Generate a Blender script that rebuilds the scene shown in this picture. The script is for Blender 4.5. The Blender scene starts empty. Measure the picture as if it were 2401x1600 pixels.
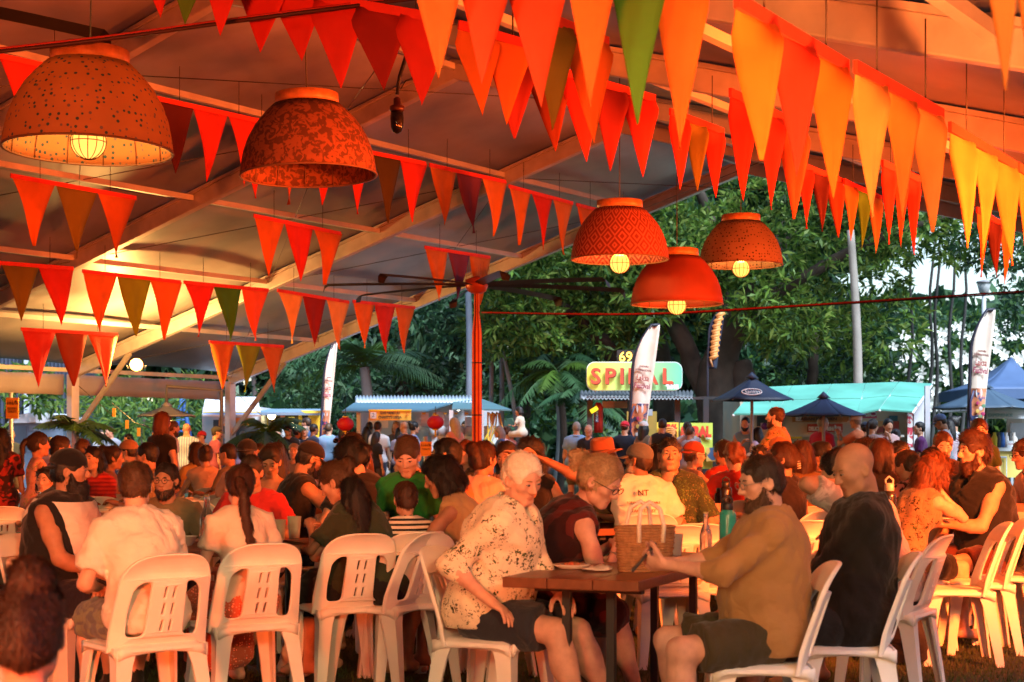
import bpy, bmesh, math, random
import numpy as np
from mathutils import Vector, Matrix
random.seed(7); rng = np.random.default_rng(7)
sc = bpy.context.scene
COL = sc.collection
R = math.radians
# ------------------------------------------------------------------ camera
FPX, YH, CAMZ = 3816.0, 1040.0, 1.30          # focal length in photo pixels, horizon row, camera height
cd = bpy.data.cameras.new('camera'); cam = bpy.data.objects.new('camera', cd); COL.objects.link(cam)
cam.location = (0, 0, CAMZ); cam.rotation_euler = (R(90), 0, 0)
cd.sensor_width = 36.0; cd.lens = FPX / 2401 * 36.0
cd.shift_y = (YH - 800) / 2401
cd.clip_start = 0.1; cd.clip_end = 2000
cd.dof.use_dof = True; cd.dof.focus_distance = 12.5; cd.dof.aperture_fstop = 5.2
sc.camera = cam
# ------------------------------------------------------------------ sky, dusk daylight, exposure
SUN_EL, SUN_AZ = R(50.0), R(145.0)
w = bpy.data.worlds.new('World'); sc.world = w; w.use_nodes = True
nt = w.node_tree; bg = nt.nodes['Background']
sky = nt.nodes.new('ShaderNodeTexSky'); sky.sky_type = 'NISHITA'; sky.sun_disc = False
sky.sun_elevation = SUN_EL; sky.sun_rotation = SUN_AZ; sky.air_density = 1.2; sky.dust_density = 0.6; sky.ozone_density = 2.2
nt.links.new(sky.outputs[0], bg.inputs[0]); bg.inputs[1].default_value = 0.10
sd = bpy.data.lights.new('sun', 'SUN'); so = bpy.data.objects.new('sun', sd); COL.objects.link(so)
sd.energy = 4.0; sd.angle = R(25); sd.color = (0.80, 0.90, 1.0)
so.rotation_euler = (R(40), 0, R(35))
sc.view_settings.view_transform = 'Standard'; sc.view_settings.look = 'None'
sc.view_settings.exposure = 1.3; sc.view_settings.gamma = 1.0; sc.view_settings.use_curve_mapping = False
sc.cycles.use_denoising = True
sc.cycles.max_bounces = 4; sc.cycles.diffuse_bounces = 3; sc.cycles.glossy_bounces = 2; sc.cycles.transparent_max_bounces = 6
sc.cycles.sample_clamp_indirect = 4.0
# ------------------------------------------------------------------ helpers
def at(u, v, d):
    """photo pixel (2401 x 1600) at distance d in front of the camera -> world point"""
    return Vector(((u - 1200.5) / FPX * d, d, CAMZ + (YH - v) / FPX * d))
def srgb(h):
    if isinstance(h, str):
        h = h.lstrip('#'); c = [int(h[i:i+2], 16) / 255 for i in (0, 2, 4)]
    else: c = h
    return tuple(x / 12.92 if x <= .04045 else ((x + .055) / 1.055) ** 2.4 for x in c)
_mc = {}
def mat(color, rough=.65, var=.18, scale=14., bump=.0, bscale=90., metal=0., emit=0., trans=0., spec=.5, pattern=None, col2=None, pscale=10., sheen=0., crease=0., key=None, alpha=1., ior=1.45, tmix=0., coat=0.):
    """cached procedural material: noise-varied base colour, optional pattern and fine bump"""
    if isinstance(color, str): color = srgb(color)
    if isinstance(col2, str): col2 = srgb(col2)
    k = (tuple(round(c, 4) for c in color), rough, var, scale, bump, bscale, metal, emit, trans, spec, pattern, col2, pscale, sheen, alpha, tmix, coat, crease)
    if k in _mc: return _mc[k]
    m = bpy.data.materials.new('mat_%03d' % len(_mc)); m.use_nodes = True
    n = m.node_tree.nodes; l = m.node_tree.links
    p = n['Principled BSDF']
    tc = n.new('ShaderNodeTexCoord')
    ns = n.new('ShaderNodeTexNoise'); ns.inputs['Scale'].default_value = scale; ns.inputs['Detail'].default_value = 5
    l.new(tc.outputs['Object'], ns.inputs['Vector'])
    rp = n.new('ShaderNodeMapRange'); rp.inputs[1].default_value = .25; rp.inputs[2].default_value = .75
    rp.inputs[3].default_value = 1 - var; rp.inputs[4].default_value = 1 + var
    l.new(ns.outputs[0], rp.inputs[0])
    base = None
    c4 = (*color, 1)
    if pattern:
        mx = n.new('ShaderNodeMix'); mx.data_type = 'RGBA'
        mx.inputs[6].default_value = c4; mx.inputs[7].default_value = (*col2, 1)
        fac = None
        def mathn(op, a, b=None, c=None):
            q = n.new('ShaderNodeMath'); q.operation = op
            for i, x in enumerate((a, b, c)):
                if x is None: continue
                if isinstance(x, (int, float)): q.inputs[i].default_value = x
                else: l.new(x, q.inputs[i])
            return q.outputs[0]
        if pattern in ('stripe_z', 'stripe_x'):
            sp = n.new('ShaderNodeSeparateXYZ'); l.new(tc.outputs['Object'], sp.inputs[0])
            s = mathn('MULTIPLY', sp.outputs[2 if pattern == 'stripe_z' else 0], pscale)
            fac = mathn('GREATER_THAN', mathn('FRACT', s), .55)
        elif pattern == 'dots':
            vo = n.new('ShaderNodeTexVoronoi'); vo.inputs['Scale'].default_value = pscale; vo.inputs['Randomness'].default_value = .55
            l.new(tc.outputs['Object'], vo.inputs['Vector'])
            fac = mathn('LESS_THAN', vo.outputs['Distance'], .27)
            sepc = n.new('ShaderNodeSeparateColor'); l.new(vo.outputs['Color'], sepc.inputs[0])
            m2 = n.new('ShaderNodeMix'); m2.data_type = 'RGBA'; m2.inputs[6].default_value = (*col2, 1); m2.inputs[7].default_value = (col2[0] * 3 + .04, col2[1] * 1.5, col2[2] * 1.2, 1)
            l.new(mathn('GREATER_THAN', sepc.outputs[1], .62), m2.inputs[0]); l.new(m2.outputs[2], mx.inputs[7])
        elif pattern == 'floral':
            vo = n.new('ShaderNodeTexVoronoi'); vo.inputs['Scale'].default_value = pscale
            n2 = n.new('ShaderNodeTexNoise'); n2.inputs['Scale'].default_value = pscale * 2.2; n2.inputs['Detail'].default_value = 3
            l.new(tc.outputs['Object'], n2.inputs['Vector'])
            va = n.new('ShaderNodeMixRGB'); va.inputs[0].default_value = .12
            l.new(tc.outputs['Object'], va.inputs[1]); l.new(n2.outputs['Color'], va.inputs[2]); l.new(va.outputs[0], vo.inputs['Vector'])
            sepc = n.new('ShaderNodeSeparateColor'); l.new(vo.outputs['Color'], sepc.inputs[0])
            thr = mathn('MULTIPLY', sepc.outputs[0], .62)
            f1 = mathn('LESS_THAN', vo.outputs['Distance'], thr)
            f2 = mathn('GREATER_THAN', n2.outputs[0], .47)
            fac = mathn('MULTIPLY', f1, f2)
            # two tints of motif
            m2 = n.new('ShaderNodeMix'); m2.data_type = 'RGBA'; m2.inputs[6].default_value = (*col2, 1)
            m2.inputs[7].default_value = (col2[1] * .6 + .02, col2[0] * 1.0 + .03, col2[2] * .6 + .01, 1)
            l.new(mathn('GREATER_THAN', sepc.outputs[1], .5), m2.inputs[0]); l.new(m2.outputs[2], mx.inputs[7])
        elif pattern == 'blotch':
            n2 = n.new('ShaderNodeTexNoise'); n2.inputs['Scale'].default_value = pscale; n2.inputs['Detail'].default_value = 4; n2.inputs['Distortion'].default_value = 1.2
            l.new(tc.outputs['Object'], n2.inputs['Vector'])
            q = n.new('ShaderNodeMapRange'); q.inputs[1].default_value = .47; q.inputs[2].default_value = .53; l.new(n2.outputs[0], q.inputs[0]); fac = q.outputs[0]
        elif pattern == 'grad_x':
            sp = n.new('ShaderNodeSeparateXYZ'); l.new(tc.outputs['Object'], sp.inputs[0])
            q = n.new('ShaderNodeMapRange'); q.inputs[1].default_value = -pscale; q.inputs[2].default_value = pscale; l.new(sp.outputs[0], q.inputs[0]); fac = q.outputs[0]
        l.new(fac, mx.inputs[0]); base = mx.outputs[2]
    hs = n.new('ShaderNodeHueSaturation')
    if base is None: hs.inputs['Color'].default_value = c4
    else: l.new(base, hs.inputs['Color'])
    l.new(rp.outputs[0], hs.inputs['Value'])
    l.new(hs.outputs[0], p.inputs['Base Color'])
    p.inputs['Roughness'].default_value = rough; p.inputs['Metallic'].default_value = metal
    p.inputs['Specular IOR Level'].default_value = spec
    if coat: p.inputs['Coat Weight'].default_value = coat
    if tmix: p.inputs['Transmission Weight'].default_value = tmix; p.inputs['IOR'].default_value = ior
    if sheen: p.inputs['Sheen Weight'].default_value = sheen
    if emit:
        l.new(hs.outputs[0], p.inputs['Emission Color']); p.inputs['Emission Strength'].default_value = emit
    if bump:
        nb = n.new('ShaderNodeTexNoise'); nb.inputs['Scale'].default_value = bscale; nb.inputs['Detail'].default_value = 4
        l.new(tc.outputs['Object'], nb.inputs['Vector'])
        b = n.new('ShaderNodeBump'); b.inputs['Strength'].default_value = bump; b.inputs['Distance'].default_value = .01
        l.new(nb.outputs[0], b.inputs['Height']); l.new(b.outputs[0], p.inputs['Normal'])
        if crease:
            n3 = n.new('ShaderNodeTexNoise'); n3.inputs['Scale'].default_value = 6.5; n3.inputs['Detail'].default_value = 2; n3.inputs['Distortion'].default_value = .7
            l.new(tc.outputs['Object'], n3.inputs['Vector'])
            rg = n.new('ShaderNodeMath'); rg.operation = 'PINGPONG'; rg.inputs[1].default_value = .11; l.new(n3.outputs[0], rg.inputs[0])
            b2 = n.new('ShaderNodeBump'); b2.inputs['Strength'].default_value = crease; b2.inputs['Distance'].default_value = .10
            l.new(rg.outputs[0], b2.inputs['Height']); l.new(b2.outputs[0], b.inputs['Normal'])
    if trans:
        tr = n.new('ShaderNodeBsdfTranslucent'); l.new(hs.outputs[0], tr.inputs['Color'])
        ms = n.new('ShaderNodeMixShader'); ms.inputs[0].default_value = trans
        l.new(p.outputs[0], ms.inputs[1]); l.new(tr.outputs[0], ms.inputs[2])
        l.new(ms.outputs[0], n['Material Output'].inputs['Surface'])
    _mc[k] = m
    return m
def tagit(o, label=None, cat=None, group=None, kind=None):
    if label: o['label'] = label
    if cat: o['category'] = cat
    if group: o['group'] = group
    if kind: o['kind'] = kind
    return o
def empty(name, loc=(0, 0, 0), rz=0., label=None, cat=None, group=None):
    o = bpy.data.objects.new(name, None); COL.objects.link(o); o.location = loc; o.rotation_euler = (0, 0, rz)
    o.empty_display_size = .1
    return tagit(o, label, cat, group)
def mkmesh(name, V, F, mats, smooth=False, mi=None):
    me = bpy.data.meshes.new(name)
    V = np.asarray(V, dtype=np.float32)
    if isinstance(F, np.ndarray):
        nf, k = F.shape
        me.vertices.add(len(V)); me.vertices.foreach_set('co', V.ravel())
        me.loops.add(nf * k); me.loops.foreach_set('vertex_index', F.astype(np.int32).ravel())
        me.polygons.add(nf); me.polygons.foreach_set('loop_start', np.arange(0, nf * k, k, dtype=np.int32))
        me.update(calc_edges=True)
    else:
        me.from_pydata(V.tolist(), [], F)
    for m in (mats if isinstance(mats, (list, tuple)) else [mats]): me.materials.append(m)
    if mi is not None: me.polygons.foreach_set('material_index', np.asarray(mi, dtype=np.int32))
    if smooth: me.polygons.foreach_set('use_smooth', np.ones(len(me.polygons), dtype=bool))
    me.update()
    return me
def link(name, me, parent=None, loc=None, rot=None, label=None, cat=None, group=None, kind=None):
    o = bpy.data.objects.new(name, me); COL.objects.link(o)
    if parent is not None: o.parent = parent
    if loc is not None: o.location = loc
    if rot is not None: o.rotation_euler = rot
    return tagit(o, label, cat, group, kind)
def dup(root, loc=None, rz=None, label=None, group=None):
    r = root.copy(); COL.objects.link(r)
    if loc is not None: r.location = loc
    if rz is not None: r.rotation_euler = (0, 0, rz)
    if label: r['label'] = label
    if group: r['group'] = group
    for ch in list(root.children):
        c = ch.copy(); COL.objects.link(c); c.parent = r
        for g in list(ch.children):
            d = g.copy(); COL.objects.link(d); d.parent = c
    return r
class MB:
    """collects simple shapes, then builds ONE mesh object"""
    def __init__(s): s.V = []; s.F = []; s.S = []
    def _add(s, vs, fs, sm=False):
        b = len(s.V); s.V += [tuple(v) for v in vs]; s.F += [tuple(i + b for i in f) for f in fs]; s.S += [sm] * len(fs)
        return s
    def box(s, c, size, rot=None, taper=1.0):
        x, y, z = [q / 2 for q in size]
        vs = [Vector((sx * x * (taper if sz > 0 else 1), sy * y * (taper if sz > 0 else 1), sz * z)) for sz in (-1, 1) for sy in (-1, 1) for sx in (-1, 1)]
        if rot is not None: vs = [rot @ v for v in vs]
        c = Vector(c); vs = [v + c for v in vs]
        return s._add(vs, [(0, 2, 3, 1), (4, 5, 7, 6), (0, 1, 5, 4), (2, 6, 7, 3), (0, 4, 6, 2), (1, 3, 7, 5)])
    def beam(s, a, b, wd, ht, up=Vector((0, 0, 1))):
        a, b = Vector(a), Vector(b); d = (b - a).normalized()
        sd = d.cross(up); 
        if sd.length < 1e-4: sd = d.cross(Vector((1, 0, 0)))
        sd.normalize(); u2 = sd.cross(d)
        vs = [p + sd * (i * wd / 2) + u2 * (j * ht / 2) for p in (a, b) for (i, j) in ((-1, -1), (1, -1), (1, 1), (-1, 1))]
        return s._add(vs, [(3, 2, 1, 0), (4, 5, 6, 7), (0, 1, 5, 4), (1, 2, 6, 5), (2, 3, 7, 6), (3, 0, 4, 7)])
    def tube(s, path, rad, seg=8, cap=True):
        path = [Vector(p) for p in path]; n = len(path)
        rs = rad if isinstance(rad, (list, tuple)) else [rad] * n
        vs = []; fs = []; prev = None
        for i, p in enumerate(path):
            t = (path[min(i + 1, n - 1)] - path[max(i - 1, 0)]).normalized()
            if prev is None:
                a = t.cross(Vector((0, 0, 1)))
                if a.length < .05: a = t.cross(Vector((1, 0, 0)))
            else: a = prev - t * prev.dot(t)
            a.normalize(); prev = a; b = t.cross(a)
            for k in range(seg):
                an = 2 * math.pi * k / seg
                vs.append(p + (a * math.cos(an) + b * math.sin(an)) * rs[i])
        for i in range(n - 1):
            for k in range(seg):
                k2 = (k + 1) % seg
                fs.append((i * seg + k, i * seg + k2, (i + 1) * seg + k2, (i + 1) * seg + k))
        if cap:
            fs.append(tuple(range(seg - 1, -1, -1))); fs.append(tuple((n - 1) * seg + k for k in range(seg)))
        return s._add(vs, fs, True)
    def lathe(s, prof, seg=24, c=(0, 0, 0), closed=False, smooth=True):
        vs = []; fs = []; n = len(prof); c = Vector(c)
        for (r, z) in prof:
            for k in range(seg):
                a = 2 * math.pi * k / seg; vs.append(c + Vector((r * math.cos(a), r * math.sin(a), z)))
        for i in range(n - 1 if not closed else n):
            j = (i + 1) % n
            for k in range(seg):
                k2 = (k + 1) % seg; fs.append((i * seg + k, i * seg + k2, j * seg + k2, j * seg + k))
        if not closed:
            if prof[0][0] > 1e-5: fs.append(tuple(range(seg - 1, -1, -1)))
            if prof[-1][0] > 1e-5: fs.append(tuple((n - 1) * seg + k for k in range(seg)))
        return s._add(vs, fs, smooth)
    def sphere(s, c, r, seg=14, rings=8, sc3=(1, 1, 1)):
        prof = [(max(1e-6, math.sin(math.pi * i / rings)), -math.cos(math.pi * i / rings)) for i in range(rings + 1)]
        b = len(s.V); s.lathe(prof, seg); c = Vector(c)
        s.V[b:] = [tuple(c + Vector((v[0] * r * sc3[0], v[1] * r * sc3[1], v[2] * r * sc3[2]))) for v in s.V[b:]]
        return s
    def quad(s, *p): return s._add(p, [tuple(range(len(p)))])
    def prism(s, poly, off):
        """polygon (list of Vectors) extruded along off"""
        n = len(poly); off = Vector(off); vs = [Vector(p) for p in poly] + [Vector(p) + off for p in poly]
        fs = [tuple(range(n - 1, -1, -1)), tuple(range(n, 2 * n))] + [(i, (i + 1) % n, n + (i + 1) % n, n + i) for i in range(n)]
        return s._add(vs, fs)
    def sheet(s, P, thick=0., nrm=None):
        """grid P[i][j] of Vectors -> a sheet (both sides when thick)"""
        n, m = len(P), len(P[0]); vs = [p for r in P for p in r]
        fs = [(i * m + j, i * m + j + 1, (i + 1) * m + j + 1, (i + 1) * m + j) for i in range(n - 1) for j in range(m - 1)]
        return s._add(vs, fs, True)
    def mesh(s, name, m):
        me = mkmesh(name, s.V, s.F, m); me.polygons.foreach_set('use_smooth', np.array(s.S, dtype=bool)); me.update(); return me
    def build(s, name, m, parent=None, loc=None, rot=None, bevel=0., solid=0., sub=0, **kw):
        o = link(name, s.mesh(name, m), parent, loc, rot, **kw)
        if solid: q = o.modifiers.new('s', 'SOLIDIFY'); q.thickness = solid; q.offset = 0
        if bevel: q = o.modifiers.new('b', 'BEVEL'); q.width = bevel; q.segments = 2; q.limit_method = 'ANGLE'
        if sub: q = o.modifiers.new('u', 'SUBSURF'); q.levels = sub; q.render_levels = sub
        return o
def text_obj(name, body, size, m, parent=None, loc=(0, 0, 0), rot=(R(90), 0, 0), ext=.004, align='CENTER', shear=0., fit=None, bold=0., **kw):
    cu = bpy.data.curves.new(name, 'FONT'); cu.body = body; cu.size = size; cu.extrude = ext; cu.align_x = align; cu.align_y = 'CENTER'; cu.shear = shear
    cu.offset = bold; cu.resolution_u = 3
    t = bpy.data.objects.new(name, cu); COL.objects.link(t)
    bpy.context.view_layer.update()
    dg = bpy.context.evaluated_depsgraph_get()
    me = bpy.data.meshes.new_from_object(t.evaluated_get(dg))
    bpy.data.objects.remove(t); bpy.data.curves.remove(cu)
    if fit:
        c = np.empty(len(me.vertices) * 3, dtype=np.float32); me.vertices.foreach_get('co', c); c = c.reshape(-1, 3)
        wd = c[:, 0].max() - c[:, 0].min(); c[:, 0] *= fit / wd; me.vertices.foreach_set('co', c.ravel())
    me.materials.clear(); me.materials.append(m)
    return link(name, me, parent, loc, rot, **kw)
# ------------------------------------------------------------------ ground
def ground():
    m = bpy.data.materials.new('ground_grass'); m.use_nodes = True; n = m.node_tree.nodes; l = m.node_tree.links; p = n['Principled BSDF']
    tc = n.new('ShaderNodeTexCoord'); a = n.new('ShaderNodeTexNoise'); a.inputs['Scale'].default_value = .9; a.inputs['Detail'].default_value = 6
    b = n.new('ShaderNodeTexNoise'); b.inputs['Scale'].default_value = 60; b.inputs['Detail'].default_value = 6
    l.new(tc.outputs['Object'], a.inputs['Vector']); l.new(tc.outputs['Object'], b.inputs['Vector'])
    cr = n.new('ShaderNodeValToRGB'); cr.color_ramp.elements[0].position = .38; cr.color_ramp.elements[0].color = (.020, .026, .008, 1)
    cr.color_ramp.elements[1].position = .66; cr.color_ramp.elements[1].color = (.040, .036, .016, 1)
    e = cr.color_ramp.elements.new(.5); e.color = (.024, .042, .010, 1)
    mx = n.new('ShaderNodeMixRGB'); mx.inputs[0].default_value = .5; l.new(a.outputs[0], mx.inputs[1]); l.new(b.outputs[0], mx.inputs[2])
    l.new(mx.outputs[0], cr.inputs[0]); l.new(cr.outputs[0], p.inputs['Base Color']); p.inputs['Roughness'].default_value = .95
    bp = n.new('ShaderNodeBump'); bp.inputs['Strength'].default_value = .8; bp.inputs['Distance'].default_value = .03
    l.new(b.outputs[0], bp.inputs['Height']); l.new(bp.outputs[0], p.inputs['Normal'])
    MB().quad((-400, -60, 0), (400, -60, 0), (400, 700, 0), (-400, 700, 0)).build('ground', m, kind='structure')
    # grass blades near the camera, one mass
    n_b = 60000
    x = rng.uniform(-3.2, 4.0, n_b); y = rng.uniform(7.2, 13.5, n_b)
    keep = np.abs(x) < y * .34 + .2; x, y = x[keep], y[keep]; nb = len(x)
    dens = np.sin(x * 3.1 + 1) * np.sin(y * 2.3) + np.sin(x * 7 + y * 5) * .5
    keep = dens > -.75; x, y = x[keep], y[keep]; nb = len(x)
    h = rng.uniform(.012, .045, nb); an = rng.uniform(0, 6.28, nb); wd = .0035; ln = rng.uniform(0, .03, nb); a2 = rng.uniform(0, 6.28, nb)
    V = np.zeros((nb, 3, 3)); V[:, 0] = np.c_[x - wd * np.cos(an), y - wd * np.sin(an), np.zeros(nb)]; V[:, 1] = np.c_[x + wd * np.cos(an), y + wd * np.sin(an), np.zeros(nb)]
    V[:, 2] = np.c_[x + ln * np.cos(a2), y + ln * np.sin(a2), h]
    link('grass', mkmesh('grass', V.reshape(-1, 3), np.arange(nb * 3).reshape(-1, 3), mat((.045, .075, .015), .8, .35, 3.)), kind='stuff', label='short trodden grass under the chairs', cat='grass')
ground()
# ------------------------------------------------------------------ tent frame
TH = R(33.1); TS = .85
TL = Vector((math.sin(TH), math.cos(TH), 0)); TW = Vector((math.cos(TH), -math.sin(TH), 0))
TX0, TY0, TZ0, TA, TB, BAY = -2.151 * TS, 36.84 * TS, 1.3 + 3.174 * TS, 2.844 * TS, .8128 * TS, 5 * TS
JR = 3.85; JE = 2 * JR + 1
def node(i, j, dz=0.):
    q = Vector((TX0, TY0, 0)) + TL * ((i - 4) * BAY) + TW * ((j - 1) * TA)
    q.z = TZ0 + ((j if j <= JR else 2 * JR - j) - 1) * TB + dz
    return q
def roof_hit(u, v, drop=0.):
    """point where the view ray of photo pixel (u, v) meets the roof underside lowered by drop"""
    dr = at(u, v, 1.0) - Vector((0, 0, CAMZ)); o = Vector((0, 0, CAMZ - 0)); best = None
    for s in (1, -1):
        p0 = node(4, JR, -drop); g = TW * (s * TB / TA)         # z = p0.z + g.(p-p0)
        den = dr.z - g.dot(Vector((dr.x, dr.y, 0)))
        num = p0.z + g.dot(Vector((o.x - p0.x, o.y - p0.y, 0))) - o.z
        t = num / den if abs(den) > 1e-6 else -1
        if t > 0 and (best is None or t < best): best = t
    return o + dr * best
FAB = mat((.32, .295, .290), .45, .24, 1.1, .10, 18., trans=.12)
ALU = mat((.55, .50, .49), .45, .16, 5., .04, 60., metal=.15)
PURL = mat((.52, .51, .50), .5, .12, 4.)
def tent():
    t = empty('marquee_tent', node(4, -1).xyz * Vector((1, 1, 0)), label='large white fabric marquee roof with pale metal rafters over the diners', cat='tent')
    bpy.context.view_layer.update(); inv = t.location.copy()
    I0 = -4  # last bays behind the camera are unseen, added to block the sun
    def lb(mb, name, m, **kw): return mb.build(name, m, t, loc=-inv, **kw)
    for i in range(I0, 4):
        for (ja, jb) in ((-1, JR), (JR, JE)):
            P = []
            for a in range(9):
                row = []
                for b in range(7):
                    j = ja + (jb - ja) * a / 8; s = b / 6
                    q = node(i, j) * (1 - s) + node(i + 1, j) * s
                    fr = (a / 8 * 5) % 1
                    q.z += .16 + .10 * math.sin(math.pi * s) * (.5 + .5 * math.sin(math.pi * fr))
                    row.append(q)
                P.append(row)
            m = MB(); m.sheet(P); lb(m, 'roof_panel', FAB, solid=.006)
    for i in range(I0, 5):
        for (ja, jb) in ((-1, JR), (JR, JE)):
            a, b = node(i, ja), node(i, jb)
            m = MB(); m.beam(a, b, .13, .20); o = lb(m, 'rafter', ALU, bevel=.012)
            # keder rail on top of the rafter
            m = MB(); m.beam(a + Vector((0, 0, .125)), b + Vector((0, 0, .125)), .20, .04); lb(m, 'keder_rail', ALU)
    for i in range(I0, 4):
        for j in (-1, 0, 1, 2, 3, JR, 2 * JR - 3, 2 * JR - 2, 2 * JR - 1, 2 * JR, JE):
            a, b = node(i, j, .05), node(i + 1, j, .05); d = (b - a).normalized() * .08
            m = MB(); m.beam(a + d, b - d, .075, .075); lb(m, 'purlin', PURL)
    for i in range(I0, 5):
        for j, sgn in ((-1, 1), (JE, -1)):
            if i < 0 and j == JE: continue
            p = node(i, j); g = Vector((p.x, p.y, 0))
            m = MB(); m.box((p.x, p.y, p.z / 2), (.15, .18, p.z - .06), Matrix.Rotation(-TH, 3, 'Z')); lb(m, 'post', ALU, bevel=.01)
            m = MB(); m.box((p.x, p.y, .02), (.36, .36, .04), Matrix.Rotation(-TH, 3, 'Z')); lb(m, 'base_plate', ALU)
            q = node(i, j + sgn * .62, -.1)
            m = MB(); m.beam((p.x, p.y, 1.45), q, .05, .09); lb(m, 'brace', mat((.36, .33, .30), .5, .15, 6.))
    # eave valances, one per bay, hung below the eave
    for i in range(I0, 4):
        for j in (-1, JE):
            if j == JE and i < 0: continue
            a, b = node(i, j), node(i + 1, j); L_ = (b - a).normalized()
            off = TW * (-.10 if j == -1 else .10)
            P = [[a + L_ * (.13 + (BAY - .26) * s / 20) + off + Vector((0, 0, -.03 - .38 * r / 3 + .006 * math.sin(s * 1.7 + r))) + TW * (.012 * math.sin(s * 2.1) * r / 3) for s in range(21)] for r in range(4)]
            m = MB(); m.sheet(P); lb(m, 'valance', FAB, solid=.005)
    # unseen canvas side wall and near gable, added to keep skylight off the diners
    SHADE_WALL = mat((.10, .075, .06), .8, .2, 2.)
    for i in range(I0, 3):
        a, b = node(i, JE + .55), node(i + 1, JE + .55); P = [[Vector((a.x, a.y, 0)).lerp(Vector((b.x, b.y, 0)), s / 12) + Vector((0, 0, 2.45 * r / 3)) + TW * (.03 * math.sin(s * 1.3)) for s in range(13)] for r in range(4)]
        m = MB(); m.sheet(P); lb(m, 'side_wall', SHADE_WALL, solid=.006)
    P = [[Vector((node(I0, -1 + (JE + 1) * s / 24).x, node(I0, -1 + (JE + 1) * s / 24).y, node(I0, -1 + (JE + 1) * s / 24).z * r / 4)) for s in range(25)] for r in range(5)]
    m = MB(); m.sheet(P); lb(m, 'shade_gable', SHADE_WALL, solid=.006)
    # bracing cables, crossed under some bays
    for i in (0, 1, 2, 3):
        for (ja, jb) in ((-1, 1), (1, 3), (3, JR + 1)):
            if i in (1, 3) or ja == 1:
                m = MB(); m.tube([node(i, ja, .02), node(i + 1, jb, .02)], .006, 5); lb(m, 'bracing_cable', mat((.08, .07, .07), .4))
                m = MB(); m.tube([node(i, jb, .02), node(i + 1, ja, .02)], .006, 5); lb(m, 'bracing_cable', mat((.08, .07, .07), .4))
    for i in (3, 4):
        p = node(i, -1)
        m = MB(); m.tube([p + Vector((0, 0, -.15)), p + TW * .45 + TL * .5 + Vector((0, 0, -.75))], .008, 6); lb(m, 'bracing_cable', mat((.08, .07, .07), .4))
tent()
# ------------------------------------------------------------------ pennant sets
C_ = dict(o=(.85, .22, .025), a=(.82, .29, .06), y=(.85, .42, .13), r=(.78, .045, .022), d=(.38, .022, .015), m=(.14, .018, .02), g=(.12, .36, .03), l=(.34, .42, .02), v=(.26, .20, .02),
          k=(.10, .07, .015), p=(.26, .06, .16), c=(.82, .16, .06), b=(.42, .07, .02), n=(.08, .26, .03))
CN = dict(o='orange', a='amber', y='yellow', r='red', d='dark red', m='maroon', g='green', l='lime', v='olive', k='dark olive', p='purple', c='coral', b='rust', n='deep green')
def pennants(ul, vl, ur, vr, cols, tip, where, band='r', drop=.42, wire=True):
    """three cloth triangles sewn to a band that hangs from the roof; tip = photo row of the middle tip"""
    A, B = roof_hit(ul, vl, drop), roof_hit(ur, vr, drop)
    D = B - A; Ln = D.length; e = D.normalized(); n = len(cols)
    seen = 'pennant set in ' + ', '.join(CN[c] for c in cols) + ' ' + where
    root = empty('pennant_bunting', A, label=seen, cat='bunting', group='pennant bunting hung under the tent roof')
    nv = Vector((e.y, -e.x, 0)).normalized()
    m = MB(); m.beam((0, 0, 0), D, .02, .055); m.build('band', mat(C_[band], .8, .1, 12., .1, 120.), root)
    right = (dm0 := (A + B) / 2) and (dm0 - node(4, JR)).dot(TW) > 0
    ep = (Vector((e.x, e.y, 0)).normalized() * .6 + Vector((1, 0, 0)) * .4).normalized() if right else e
    wdp = 1.62 * (ur - ul) / n / FPX * ((A + B) / 2).y
    dm = (A + B) / 2; vm = (vl + vr) / 2
    H = (tip - vm) / FPX * dm.y
    for k, c in enumerate(cols):
        s0 = Ln * (k / n + .004); wd = Ln / n * (random.uniform(1.0, 1.06) if right else random.uniform(.98, 1.06)); h = H * random.uniform(.95, 1.05)
        tx = wd * random.uniform(.42, .62); cz = random.uniform(-.5, .5); bow = random.uniform(.02, .09); ph = random.uniform(0, 6); bulge = random.uniform(-.10, .03)
        P = []
        for r in range(13):
            f = r / 12; row = []
            half = (1 - f) * (1 + bulge * math.sin(math.pi * f))
            for q in range(7):
                g = q / 6
                x = tx * (1 - half) + wd * g * half
                y = wd * (.10 * cz * f * math.sin(math.pi * g * .9 + ph) + bow * math.sin(f * 3 + ph) * f + .035 * math.sin(g * 9 + ph) * math.sin(f * 3.1))
                xi = (g - .5) * half + (tx / wd - .5) * (1 - half); gg = min(1., f / .22); gg = gg * gg * (3 - 2 * gg)
                row.append(e * (s0 + Ln / n * .5) + (e * (Ln / n * (1 - gg)) + Vector((1, .12, 0)) * (wdp * gg)) * xi + nv * (y * .4) + Vector((0, 0, -h * f)) if right else e * (s0 + x) + nv * y + Vector((0, 0, -h * f)))
            P.append(row)
        m = MB(); m.sheet(P)
        o = m.build('pennant', mat(C_[c], .85, .12, 5., .12, 160., trans=.35), root, solid=.004)
    if wire:
        for s in (.22, .78):
            p = e * (Ln * s); m = MB(); m.tube([p, p + Vector((0, 0, drop))], .004, 4); m.build('hanging_wire', mat((.05, .04, .04), .5), root)
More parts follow.
